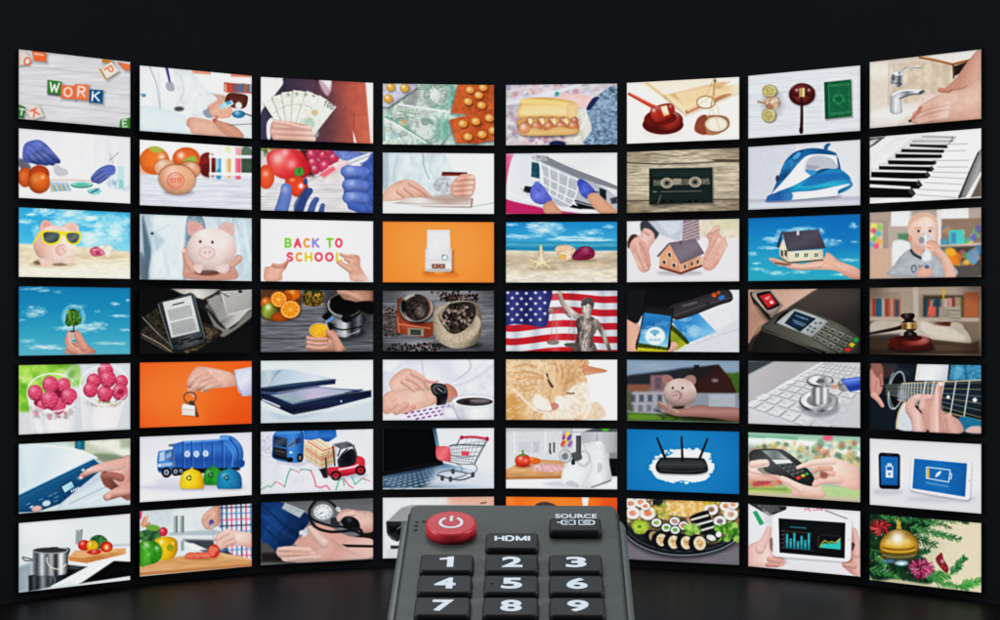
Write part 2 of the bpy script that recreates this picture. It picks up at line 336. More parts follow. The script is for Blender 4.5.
@pic(0, 3, 'banknotes covered with orange blister packs of pills', '')
def _():
    B('bccabf', 'a8c0b4', n=(.2, 18))
    def note(q, c):
        m = G(q); Q(q, c, sh=(3, 5, 8, .4), n=(.25, 9, 14), g=(0, c, 'b8cfc0', '8fb8a4')); textlines(m, .12, .1, .45, .35, 3, '4a7a68', 3, .8)
        x, y = m(.62, .55); E(x, y, 46, 48, 'b4c4ba', n=(.3, 8), ring=None, r=(.3, 8)); E(x - 6, y - 4, 20, 26, 'd0d8cc', n=(.2, 6), a=.8)
        P([(x - 20, y - 30), (x + 10, y - 34), (x + 24, y - 10), (x + 16, y - 14), (x - 4, y - 18), (x - 16, y - 6)], '58907c', a=.7)
        E(*m(.9, .45), 14, 40, '4d9a80', b=10, a=.5); Q(C4(m, .02, .05, .07, .95), '5a9a84', a=.5, b=4)
    note([(640, 52), (850, 52), (840, 190), (600, 140)], 'b3c4b6')
    P((700, 60, 790, 55, 830, 100, 810, 160, 720, 150), '5c9c88', a=.55, n=(.4, 8), b=8)
    note([(540, 120), (860, 190), (760, 312), (520, 310)], 'bccbbc')
    note([(520, 185), (600, 195), (720, 310), (520, 310)], 'bcd0c2')
    E(748, 104, 42, 44, 'a9bdb2', n=(.4, 7), r=(.35, 6)); E(742, 104, 20, 24, 'cbd4c8', n=(.2, 6)); E(700, 232, 58, 60, '9fb0aa', n=(.3, 8), ring=10, a=.9)
    E(696, 234, 50, 52, 'b6c4bb', n=(.3, 9)); P((680, 200, 720, 200, 740, 230, 715, 222, 690, 230), '6f9484', b=4, a=.8); P((672, 236, 705, 232, 710, 262, 690, 285, 670, 262), 'c7d0c6', b=4, a=.7)
    P((745, 210, 790, 205, 790, 270, 760, 300, 735, 280), '3f9a80', a=.45, b=12)
    E(610, 215, 16, 12, 'd99a62', b=6, a=.7); E(570, 270, 20, 16, '8fb0b8', b=8, a=.6)
    L((590, 142, 700, 158, 866, 186), 8, 'd9e4dc'); L((530, 200, 620, 250, 700, 300), 6, 'e0e8e2'); L((540, 190, 620, 240, 715, 300), 5, '4c9e86', a=.8)
    for y in (150, 160, 172): L((590, y, 650, y + 10), 3, '5a8272', a=.6)
    Q((520, 52, 645, 52, 668, 72, 545, 155, 520, 150), 'aaa9bc', sh=(4, 6, 8, .5), n=(.15, 12), g=(40, 'c4c3d4', '9c9ab0', 'b6b5c4'))
    for x, y in ((556, 70), (614, 74), (546, 118)): E(x, y, 19, 18, 'f0a82c', 20, sh=(4, 5, 5, .35), r=(.3, 7), hl=(x - 5, y - 6, 7, .7))
    Q((640, 95, 680, 80, 660, 150, 610, 140), '6e6a72', a=.6, b=8)
    def pack(q, pills, rx):
        Q(q, 'cf4c14', sh=(-3, 6, 8, .5), g=(20, 'd9551a', 'b8400f', 'dd5e20'), n=(.18, 14))
        for x, y in pills:
            E(x, y, rx + 4, rx * .9, 'b83f0c', 10, b=5, a=.7); E(x, y, rx, rx * .8, 'f2851e', 15, sh=(4, 6, 6, .4), r=(.25, 6), hl=(x - 4, y - 4, 8, .45), g=(60, 'f79a2c', 'ee7418'))
    pack((835, 60, 986, 62, 986, 160, 884, 186, 806, 176), [(876, 130), (932, 146), (884, 82), (938, 72), (920, 104)], 19)
    pack((798, 206, 986, 158, 986, 290, 912, 304, 828, 300), [(854, 222), (908, 212), (964, 198), (875, 276), (934, 266), (980, 250)], 20)
@pic(0, 4, 'open carton of brown eggs in a hand above a blurred shop shelf', '')
def _():
    B('b9b4bd', 'c8c0c4', n=(.2, 30))
    blobs(20, 55, 340, 160, ['d8a0a8', 'c45a70', '8c98b0', 'e6dcde', 'b88890', '7f86a0', 'd8c8b8'], 90, 4, 14, 6, .7)
    for i in range(7): L((20, 90 + i * 34, 200, 60 + i * 32, 480, 20 + i * 30), 5, 'dcdce4', b=6, a=.6)
    L((20, 140, 200, 100, 330, 60), 16, 'd3d6e0', b=6); L((20, 165, 120, 130), 10, '9ea6b6', b=6)
    blobs(20, 170, 90, 300, ['8890a0', 'c8c4cc', 'a8788a', 'd8d0d4'], 30, 5, 14, 5, .7); blobs(70, 262, 300, 305, ['b86a80', 'd8a8b0', '8a6a7a', 'e0c8c8', '8f94a8'], 50, 5, 12, 5, .7)
    P((240, 110, 300, 96, 370, 108, 400, 130, 380, 158, 300, 150), 'e6bcb4', b=5, r=(.1, 12)); E(238, 97, 9, 9, '3a9a90', b=4)
    P((290, 200, 380, 150, 400, 210, 370, 300, 280, 302), 'cfcfc6', b=8); L((330, 190, 345, 300), 6, 'b0aa9a', b=6, a=.8); L((370, 170, 310, 290), 5, 'e8e6dc', b=6)
    P((360, 160, 400, 110, 484, 74, 490, 310, 350, 306, 380, 240), '6e86a0', n=(.55, 12, 9), b=3)
    P((372, 170, 420, 130, 484, 110, 484, 150, 430, 170, 390, 230), '90a6bc', a=.35, n=(.6, 10), b=16); P((358, 158, 384, 116, 408, 112, 392, 140, 372, 162), '1c2c58')
    P((84, 140, 110, 116, 200, 112, 300, 128, 322, 150, 305, 200, 200, 200, 84, 196), 'e0b468', r=(.2, 10), g=(90, 'e2b468', 'f0cc88', 'd6a458'), n=(.05, 30)); P((96, 150, 120, 142, 200, 142, 296, 152, 290, 186, 200, 184, 104, 182), 'eed09c', b=10, a=.6)
    P((86, 132, 112, 118, 300, 134, 318, 150, 300, 150, 200, 140, 110, 138), 'ecc47c', b=4)
    P((280, 138, 320, 146, 322, 178, 300, 212, 280, 190), 'e8c088', r=(.15, 6))
    E(200, 210, 120, 20, '6c4020', b=10, a=.3); P((78, 205, 130, 195, 300, 200, 326, 226, 318, 262, 220, 268, 100, 266, 80, 240), 'd8a45a', r=(.3, 8), n=(.1, 20), sh=(0, 8, 8, .4))
    for i in range(5):
        x = 108 + i * 46; E(x + 18, 208, 16, 17, 'c4744e', r=(.4, 7), hl=(x + 14, 202, 7, .4))
    for i in range(4): E(130 + i * 48, 212, 9, 15, 'ecd09a', b=4)
    for i in range(5): E(104 + i * 50, 232, 25, 21, 'd07c50', r=(.38, 8), hl=(98 + i * 50, 224, 9, .4))
    P((82, 248, 140, 236, 190, 246, 240, 232, 300, 240, 322, 240, 312, 262, 230, 268, 100, 268), 'dcb070', r=(.25, 6)); E(104, 240, 24, 22, 'e0946c', r=(.3, 8), hl=(98, 232, 9, .5))
    E(240, 302, 34, 12, '18204a', b=5)
@pic(0, 5, 'red wooden gavel and brass scales beside an open book', '')
def _():
    B('f1ece4', 'f5f0ea', n=(.04, 60, 8))
    Q((560, 45, 900, 30, 780, 90, 640, 92), 'f0d8b8', b=16, a=.6)
    Q((595, 52, 612, 52, 780, 180, 765, 186), 'dcb888', b=4, a=.9)
    Q((672, 100, 985, 55, 985, 92, 768, 186), 'e8c79c', g=(0, 'f0d6b2', 'd9ab78', 'f2ddc0'), b=4, sh=(-2, 6, 8, .2))
    Q((700, 100, 900, 48, 950, 48, 768, 150), 'c89a68', b=8, a=.8); Q((860, 108, 948, 96, 768, 182, 762, 168), 'a05c3c', b=3, a=.8); Q((720, 96, 860, 66, 940, 90, 775, 170), 'efd2a6', b=6, a=.8)
    E(675, 255, 84, 22, 'd8c4c0', b=16, a=.6)
    E(672, 224, 84, 40, '5e1410', r=(.3, 10)); E(674, 204, 80, 44, '8a1f16', r=(.45, 12), g=(0, '5d120e', 'a62d20', '7c1a14'), hl=(720, 180, 24, .3))
    E(672, 196, 56, 26, '6d1410', b=4, r=(.2, 8)); F((534, 98, 585, 125, 636, 152), (12, 18), 'cc4a34', cv=False)
    L((540, 97, 625, 140), 3, 'f0a08c', b=2, a=.8)
    P((620, 165, 640, 148, 700, 136, 716, 160, 700, 190, 650, 212, 628, 200), 'b02e22', r=(.4, 10), hl=(645, 160, 14, .45))
    Q((662, 150, 688, 144, 698, 182, 676, 190), 'e8d2a0', g=(90, 'f6ecd0', 'c49c60')); E(640, 178, 20, 26, 'bb3426', -20, r=(.4, 8), hl=(634, 164, 9, .6)); E(706, 158, 14, 20, 'a92a20', -20, r=(.4, 6), hl=(702, 148, 6, .5))
    P((802, 250, 812, 206, 850, 186, 930, 190, 944, 230, 900, 262, 850, 266), 'b5785a', r=(.2, 8)); P((812, 200, 850, 186, 850, 262, 806, 250), '8a4630', b=3)
    E(890, 222, 46, 30, 'f2e4d0', r=(.25, 6)); E(892, 222, 49, 33, '8d6a48', ring=4); E(848, 132, 36, 24, 'f4ead8'); E(848, 132, 37, 25, 'a07848', ring=5)
    for p in ((848, 108, 876, 40), (884, 110, 880, 40), (868, 150, 850, 250), (870, 150, 905, 240), (885, 115, 905, 190), (820, 140, 884, 100)): L(p, 3, 'c2a070', a=.8)
    F((884, 34, 880, 90, 868, 150), 6, 'c8a468'); E(886, 45, 5, 6, '8a5a34'); F((880, 130, 950, 100), 4, '9a7048', cv=False)
@pic(0, 6, 'coins, a round gavel and a green book in a row on white planks', '')
def _():
    wood([(15, 122), (490, 78), (490, 362), (15, 396)], 'd4d8de', 6, 'b4b8c2', .06, 140, 8)
    for i in range(14): y = Z.rng.uniform(110, 370); x = Z.rng.uniform(20, 380); L((x, y, x + 110, y - 8), 3, 'e6e9ee' if i % 2 else 'bcc0ca', b=5, a=.6)
    E(122, 248, 44, 62, '8a8c94', b=18, a=.5)
    def coin(x, y, rx, ry, c='b8ac6c'):
        E(x, y, rx, ry, c, sh=(3, 4, 6, .4), r=(.35, 5), n=(.25, 8), hl=(x + 8, y - 10, 12, .45)); E(x, y, rx * .74, ry * .74, 'd8d0a4', ring=3, a=.7); E(x, y, rx * .6, ry * .62, 'a89a5c', a=.7, n=(.4, 6))
    coin(110, 194, 31, 27); coin(107, 294, 30, 30)
    for p in ((62, 238, 96, 244), (140, 228, 150, 250)): F(p, 9, 'b09074')
    P((94, 226, 130, 216, 156, 236, 146, 262, 110, 270, 90, 252), 'c09c80', n=(.4, 9), r=(.3, 6)); E(128, 238, 20, 14, 'e0c4ac', -30, r=(.3, 5)); E(112, 258, 16, 10, 'b07e60', 20, r=(.3, 5)); E(135, 254, 12, 14, 'd2b48e', r=(.3, 5))
    E(245, 210, 56, 47, '2b1414', b=10, a=.4); E(244, 208, 54, 46, '4a1416', r=(.4, 8), hl=((205, 180, 18, .25))); E(245, 202, 42, 37, '6a2124', r=(.3, 6), g=(0, '7c2c2c', '451214'))
    F((242, 215, 243, 290, 241, 364), (9, 14), '351214'); E(240, 355, 8, 12, '28100f')
    F((212, 198, 280, 198), 34, '581a1a', r=(.35, 8), hl=((222, 190, 6, .7), (272, 190, 6, .6))); Q((232, 182, 256, 181, 256, 218, 233, 219), 'd8b878', g=(0, 'a07c44', 'efdca8', 'b08c50')); L((244, 182, 244, 218), 2, '8a6c3c', a=.6)
    Q((336, 158, 446, 146, 450, 298, 340, 310), '13603e', sh=(4, 6, 9, .4), n=(.28, 5), r=(.25, 5)); Q((336, 158, 348, 157, 352, 308, 340, 310), '0c4a2e')
    m = G([(336, 158), (446, 146), (450, 298), (340, 310)])
    for a in (.16, .22): 
        for p in ((a, a * .6, .93, a * .6), (a, 1 - a * .6, .93, 1 - a * .6)): L([m(p[0], p[1]), m(p[2], p[3])], 2, '5fa27a', a=.7)
    L([m(.16, .1), m(.16, .9)], 2, '5fa27a', a=.7); L([m(.92, .1), m(.92, .9)], 2, '5fa27a', a=.7)
    E(395, 228, 24, 22, '2a7c52', n=(.4, 4)); E(395, 228, 15, 14, '0c5c34')
@pic(0, 7, 'hands washing under a chrome tap in a basin', '')
def _():
    B('d4c4b2', 'e2d8cc', n=(.05, 50))
    Q((600, 80, 870, 60, 870, 260, 600, 260), 'd2bfa6', n=(.15, 24, 30), b=4); Q((520, 80, 605, 76, 605, 270, 520, 300), 'd9cdbd', b=5)
    for x in (700, 790, 840): L((x, 80, x + 4, 250), 20, 'bca68a', b=22, a=.4)
    E(560, 110, 60, 30, 'f0e8dc', b=30, a=.7); L((604, 80, 600, 250), 3, 'b8a894', b=4)
    Q((760, 48, 985, 20, 985, 60, 870, 84), 'e0dcd4', b=4); F((730, 55, 800, 68, 866, 84), 9, 'b86c2c', cv=False); F((866, 84, 930, 68, 985, 50), 9, 'a85c20', cv=False)
    Q((872, 92, 930, 72, 900, 120, 874, 132), '2a1c14', b=3); Q((866, 88, 873, 88, 874, 140, 868, 145), '3c3028', b=3)
    P((518, 300, 600, 260, 780, 238, 985, 290, 985, 360, 518, 360), 'dcd3ca', b=10, n=(.04, 40)); E(640, 290, 120, 24, 'eee8e2', b=24, a=.8)
    P((655, 320, 720, 290, 985, 300, 985, 345, 660, 345), 'cbc0b8', b=12, a=.7)
    P((612, 285, 608, 240, 612, 214, 640, 200, 700, 190, 748, 194, 745, 206, 700, 208, 660, 222, 655, 250, 656, 285), 'a8acb2', g=(0, 'd8dce0', '7f848c', 'f2f4f6', '9aa0a8'), r=(.35, 5))
    L((618, 210, 660, 192, 740, 192), 6, 'f4f6f8', b=3); L((632, 225, 630, 280), 7, 'f8fafc', b=4, a=.8); L((648, 225, 700, 208, 735, 206), 5, '5a5f66', b=3)
    P((610, 155, 616, 125, 640, 112, 660, 122, 662, 165, 630, 178), '8a8f96', g=(0, 'c8ccd0', '4c5058', 'd8dce0')); E(640, 122, 20, 8, 'e8ecf0'); E(622, 140, 8, 14, '3c4048', b=4, a=.7); L((614, 160, 655, 165), 3, '3c4048', b=4)
    L((645, 122, 670, 102, 700, 96, 732, 98), (8, 5), '7c8088'); L((650, 116, 690, 96, 730, 94), 3, 'f0f2f4'); E(738, 198, 12, 6, '4c5056', -30, b=3)
    P((735, 240, 742, 210, 775, 205, 830, 222, 800, 260, 735, 290, 700, 300), 'e8c8ba', b=4, r=(.1, 10))
    P((830, 190, 880, 140, 930, 70, 985, 18, 985, 130, 930, 200, 880, 240, 830, 230), 'd9a48a', g=(20, 'c98a70', 'ecc0a8'), r=(.15, 12))
    P((740, 250, 830, 200, 920, 184, 985, 140, 985, 305, 870, 322, 730, 332, 690, 318, 700, 300), 'dda98f', n=(.06, 30), g=(90, 'e2b49c', 'd39679'), r=(.15, 10))
    F((815, 190, 850, 192, 858, 188), (20, 16), 'cc8468'); E(826, 188, 8, 6, 'dc7a68')
    for i, (a, b) in enumerate(((250, 288), (268, 304), (288, 318), (302, 326))): F((850 - i * 4, a - 2, 780, a + 12, 708 + i * 6, b), (26, 17), 'e2b09a', g=(0, 'dba088', 'eac2ae'), r=(.22, 7))
    F((735, 262, 716, 290, 696, 310), (14, 9), 'da7c6c'); E(690, 318, 6, 5, '24191c')
    L((925, 172, 900, 184, 860, 190), 3, '9c6048', b=4, a=.7)
# ------------------------------------------------------------------ row 1
@pic(1, 0, 'blue gloved hands sampling oranges in a laboratory', '')
def _():
    B('e3e3ea', 'efeef0', n=(.03, 50))
    R(200, 30, 330, 230, 'eff0f4', b=20); L((300, 60, 310, 200), 10, 'dcdce4', b=14, a=.7); L((390, 60, 400, 170), 12, 'd8dae4', b=14, a=.7)
    L((430, 128, 396, 158), 4, '9094a0', b=4); L((396, 130, 410, 170), 3, 'a8acb8', b=4)
    for i in range(8): L((250 + i * 28, 70 + i * 4, 255 + i * 27, 200), 12, 'd6d9e2' if i % 2 else 'f6f7fa', b=14, a=.35)
    P((170, 180, 215, 195, 222, 218, 185, 224, 165, 205), 'b8b8c0', b=5, a=.8); F((170, 170, 205, 200), 8, 'd5d8de', b=3, a=.9)
    Q((20, 245, 482, 250, 482, 345, 20, 315), 'f0eff2', b=6)
    P((24, 150, 60, 170, 70, 195, 40, 200, 20, 180), '686878', b=6)
    P((36, 120, 48, 88, 90, 74, 120, 82, 150, 110, 190, 165, 170, 172, 150, 178, 120, 178, 80, 172, 40, 160), '4a5cb0', g=(60, '6072c4', '3c4c9c', '5466b8'), r=(.22, 8), n=(.1, 12))
    for p in ((95, 90, 130, 120, 150, 172), (115, 88, 155, 130, 184, 164), (70, 100, 95, 140, 105, 174)): L(p, 4, '24306e', b=4, a=.6); 
    for p, w in (((58, 118, 76, 146, 98, 168), (34, 18)), ((74, 110, 104, 142, 132, 172), (36, 18)), ((88, 102, 124, 134, 160, 172), (36, 17)), ((98, 94, 142, 122, 184, 162), (36, 16))): F(p, w, '5468be', g=(60, '6c7ecc', '3c4f9c'), r=(.5, 5), lt=(-60, .15, 8))
    P((40, 118, 50, 90, 90, 76, 118, 84, 122, 108, 92, 122, 60, 136), '5c70c4', g=(60, '6878cc', '5064b6'), b=6, r=(.1, 8)); L((60, 92, 84, 106, 96, 122), 3, '34468c', b=4, a=.6); L((48, 108, 70, 122), 3, '34468c', b=4, a=.5); L((92, 82, 112, 98), 3, '8c9ce0', b=4, a=.6)
    E(46, 228, 30, 42, 'e05e20', r=(.35, 10)); E(104, 216, 42, 38, 'c84818', r=(.3, 8)); E(104, 250, 46, 46, '983408', b=4, a=.8); E(104, 248, 43, 44, 'f06c18', r=(.38, 14), lt=(-60, .15, 20), hl=((118, 228, 9, .5), (90, 235, 18, .2))); E(36, 222, 16, 18, 'f07a38', b=8, a=.6)
    L((150, 240, 260, 240, 330, 244), 5, 'd8b0a8', b=4); Q((148, 246, 225, 250, 230, 284, 150, 290), '9ab4c4', b=3, a=.7)
    for i in range(8): L((152 + i * 10, 260, 164 + i * 10, 284), 4, ('d89a3c', '3f9ac8', 'e8b870', '48a8c0')[i % 4], b=2.5)
    E(280, 260, 46, 13, '2f9c84', r=(.2, 5)); E(280, 256, 44, 10, 'a4dccc'); E(280, 258, 30, 6, '62bca4', b=4)
    P((305, 280, 340, 274, 362, 284, 345, 300, 312, 296), '4ab8b0', a=.7, n=(.5, 6)); L((318, 292, 350, 276), 5, '2468a0')
    P((318, 240, 330, 214, 356, 190, 390, 178, 416, 184, 414, 214, 380, 238, 350, 254), '5064b8', r=(.3, 7), n=(.1, 9), g=(60, '465cb0', '7084d0'))
    for p, w in (((384, 190, 352, 204, 324, 230), (22, 13)), ((392, 202, 362, 220, 328, 244), (22, 13)), ((398, 214, 374, 232, 350, 250), (20, 12))): F(p, w, '5468be', r=(.5, 5), g=(60, '7084d0', '3c4f9c'))
    P((372, 186, 404, 180, 418, 192, 412, 218, 384, 214), '5c70c4', b=6)
    P((382, 240, 415, 215, 440, 232, 470, 235, 478, 290, 430, 280, 392, 272), 'cfe0ea', b=5, n=(.15, 12)); R(428, 182, 455, 232, 'b4dcdc', b=5, a=.9); R(432, 240, 452, 275, '7ccabc', b=5, a=.8); R(405, 240, 425, 262, '88aed8', b=5, a=.7)
    cloud(330, 310, 100, 20, .3, 'd4d4dc')
@pic(1, 1, 'stamped brown egg in front of tomatoes and test tubes', '')
def _():
    B('f3efee', 'e0e2ea')
    Q((520, 215, 985, 220, 985, 360, 520, 345), 'b4b8c6'); wood([(520, 212), (985, 216), (985, 362), (520, 346)], 'c4c8d4', 6, '9aa0b2', .14, 70, 5)
    E(960, 160, 40, 60, '4c6450', b=8); R(940, 150, 985, 215, '36483c', b=6)
    E(800, 175, 40, 50, '7a1c1a', b=6, r=(.3, 12)); E(806, 200, 34, 30, '4c1212', b=8, a=.8)
    E(580, 160, 62, 58, 'e8681c', b=4, r=(.3, 16), hl=(610, 145, 14, .6), n=(.08, 30)); P((556, 108, 585, 100, 620, 116, 600, 128, 570, 122), '9aa03a', b=5); E(546, 200, 34, 18, 'c44c10', b=8, a=.5)
    E(712, 152, 58, 48, 'e25a1e', b=4, r=(.3, 14), hl=(690, 138, 14, .6)); P((700, 158, 740, 140, 756, 160, 730, 176, 704, 172), '86a03a', b=6)
    E(625, 188, 50, 38, '8c3c18', b=5, a=.5); E(625, 188, 46, 34, 'e09c74', b=3, r=(.25, 10), hl=(612, 172, 16, .3)); E(722, 198, 52, 38, '7c3418', b=5, a=.6); E(722, 198, 48, 34, 'd88c64', b=3, r=(.3, 10), hl=(732, 182, 16, .3))
    for x, c, y1 in ((846, '4a9cb8', 235), (886, 'c8a060', 235), (926, 'd8506a', 240)):
        Q((x - 14, 104, x + 14, 104, x + 13, y1, x - 13, y1), 'e6dcd8', b=4, a=.75); Q((x - 11, 150, x + 11, 150, x + 10, y1 - 3, x - 10, y1 - 3), c, b=4); L((x - 6, 110, x - 6, y1 - 10), 4, 'fff', b=4, a=.6)
    E(846, 215, 12, 22, '2884a4', b=4); E(884, 115, 12, 14, 'd0d0a0', b=5); R(914, 104, 938, 235, 'd04860', b=5, a=.5)
    for y in (136, 208): Q((806, y, 985, y + 2, 985, y + 14, 806, y + 12), 'f0f0f4', b=4, a=.9)
    L((812, 120, 812, 240), 7, 'dcdce6', b=4); E(680, 292, 62, 12, '6a6474', b=10, a=.6)
    E(674, 236, 80, 66, '7c4428', 8, b=6, a=.55); E(674, 238, 74, 60, 'e09c74', 8, r=(.3, 20), lt=(-70, .12, 24), hl=(655, 205, 26, .28), n=(.05, 14), b=2.5)
    E(668, 242, 34, 32, 'c8403c', ring=3.5, a=.85); E(668, 242, 25, 23, 'c8403c', ring=2, a=.7)
    for x in (652, 664, 676, 686): L((x, 234, x + 2, 250), 4, 'c83c38', a=.8)
    L((646, 234, 690, 232), 2, 'c83c38', a=.8)
@pic(1, 2, 'blue gloves injecting a tomato below a red pepper', '')
def _():
    B('c4b8b4', 'd4ced0', n=(.1, 30)); wood([(20, 170), (484, 180), (484, 305), (20, 300)], 'c9c5c8', 4, '988c8c', .15, 60, 6)
    blobs(20, 30, 120, 60, ['4a6a2c', 'a8b83c', '2c3c1c', 'd8a030'], 20, 8, 16, 5, .9)
    R(180, 35, 240, 150, '3c1c20', b=12)
    for x, y, r in ((232, 60, 26), (278, 62, 26), (236, 94, 24), (286, 106, 32), (320, 72, 24), (245, 122, 20), (255, 40, 20), (300, 44, 22)): E(x, y, r, r, 'c42c50', r=(.4, 9), hl=(x - 6, y - 8, 8, .5), b=3)
    P((44, 70, 70, 40, 120, 34, 180, 44, 215, 90, 222, 135, 180, 165, 110, 160, 60, 130), 'e2262c', r=(.3, 18), g=(30, 'f04a44', 'd81c28', 'b81420'), hl=((90, 75, 26, .5), (148, 100, 20, .4), (120, 50, 16, .4)), b=3)
    L((150, 44, 190, 90, 200, 140), 5, 'a01018', b=7, a=.5)
    E(42, 152, 34, 50, 'ea4a20', r=(.3, 12), hl=(40, 140, 12, .4)); P((156, 130, 172, 112, 192, 116, 200, 136, 188, 148, 164, 152), '4a8c30', r=(.3, 6)); L((180, 118, 178, 136), 5, '2c5c1c', b=3)
    P((320, 45, 380, 44, 440, 52, 484, 60, 484, 110, 420, 96, 360, 84), '6478c4', b=3, r=(.25, 8), n=(.2, 12))
    Q((330, 104, 470, 52, 482, 62, 482, 74, 350, 130), 'cfd2da', g=(70, 'eef0f4', 'a0a4b0')); F((370, 102, 484, 56), 12, 'b9bdc8', cv=False)
    Q((256, 142, 330, 92, 376, 82, 384, 100, 280, 162), 'e8b8bc', r=(.3, 4)); Q((262, 142, 318, 108, 330, 122, 280, 156), 'e05a68', b=3); L((216, 170, 268, 146), 3, '8a8c98', b=1.8); L((300, 110, 370, 88), 4, 'fff', a=.7)
    P((120, 172, 140, 152, 180, 150, 210, 176, 212, 210, 180, 236, 140, 220), 'e23a1c', r=(.35, 12), hl=(186, 190, 10, .85)); E(150, 165, 12, 8, 'f08a60', b=5, a=.6)
    P((360, 120, 380, 104, 430, 108, 460, 80, 486, 66, 486, 304, 420, 300, 378, 268, 362, 230, 366, 176), '34509c', b=3, n=(.25, 14))
    for y, x0 in ((130, 372), (186, 378), (238, 380)): F((x0, y, 420, y, 448, y + 3), (46, 42), '5470c4', r=(.35, 10), hl=(x0 + 16, y - 10, 18, .3), n=(.12, 10))
    F((395, 272, 440, 286), 34, '3858b0')
    F((105, 290, 122, 230, 124, 200), (56, 44), '5870b8', r=(.3, 10), hl=(118, 205, 16, .25)); F((205, 176, 205, 162), (18, 12), '2c4480')
    F((175, 300, 200, 240, 222, 210), (36, 26), '30488c', r=(.35, 8)); F((225, 300, 238, 262, 250, 246), (30, 22), '3c5a9e', r=(.35, 8)); F((268, 300, 276, 270), (24, 18), '405c9c', r=(.35, 8)); P((160, 260, 200, 200, 215, 200, 190, 296, 160, 298), '22386e', b=5, a=.8)
@pic(1, 3, 'hands holding a bank card over a laptop', '')
def _():
    B('dee8e9', 'eaeeec', ang=0)
    P((524, 40, 560, 52, 700, 56, 780, 60, 812, 120, 850, 200, 790, 240, 640, 240, 524, 190), 'ccd9de', b=8, n=(.1, 26, 40)); P((524, 60, 545, 60, 548, 185, 524, 200), 'a8b8c0', b=8)
    L((690, 60, 694, 110, 716, 160), 4, '7c909a', b=6, a=.8); L((590, 60, 570, 130, 575, 170), 4, 'a4b6be', b=8, a=.7); L((730, 60, 720, 120, 760, 190), 5, 'b4c4ca', b=9, a=.8)
    P((740, 170, 780, 150, 815, 176, 820, 228, 770, 222, 735, 200), 'b4b8be', b=4, n=(.25, 10))
    Q((770, 132, 872, 134, 870, 148, 766, 148), '7a2c20'); Q((770, 132, 872, 134, 872, 139, 770, 138), '45201c', b=1.5)
    P((840, 146, 880, 140, 906, 156, 900, 220, 860, 250, 812, 236, 804, 190), 'dba58e', r=(.15, 10))
    for i, y in enumerate((160, 182, 203, 224)): F((894 - i * 3, y - 4, 860, y, 815 + i * 2 + (22 if i == 0 else 0), y + 3), (20, 17), 'e6b49c', g=(0, 'd99a80', 'f0c8b2'), r=(.3, 5))
    P((528, 215, 560, 186, 610, 164, 660, 172, 700, 205, 728, 236, 715, 244, 670, 236, 600, 248, 528, 252), 'd9a188', r=(.15, 12), n=(.05, 20), g=(60, 'e8bca4', 'c4866a'))
    for p in ((640, 180, 690, 210, 722, 240), (620, 200, 650, 225, 664, 244), (590, 212, 615, 232, 626, 248)): F(p, (24, 13), 'e2ae96', r=(.3, 6))
    E(596, 172, 6, 5, 'c08870', b=4, a=.5)
    Q((570, 262, 620, 240, 894, 240, 890, 268), 'c4b4ae', g=(0, 'e2dcd8', 'b49c94', 'ccc0bc')); P((710, 235, 800, 225, 880, 238, 870, 252, 740, 250), 'a88c82', b=8, a=.7)
    Q((560, 260, 890, 268, 892, 281, 700, 277), '6c5c58', g=(90, 'd8ccc8', '7a6862')); L((562, 264, 888, 272), 3, 'f0ece8'); L((890, 276, 984, 260), 3, '8a9090', b=2.5, a=.8); Q((890, 240, 898, 240, 893, 280, 886, 280), '9a807a', b=3)
    Q((524, 262, 700, 282, 984, 280, 984, 304, 524, 302), 'e2e5e4', b=6, a=.8)
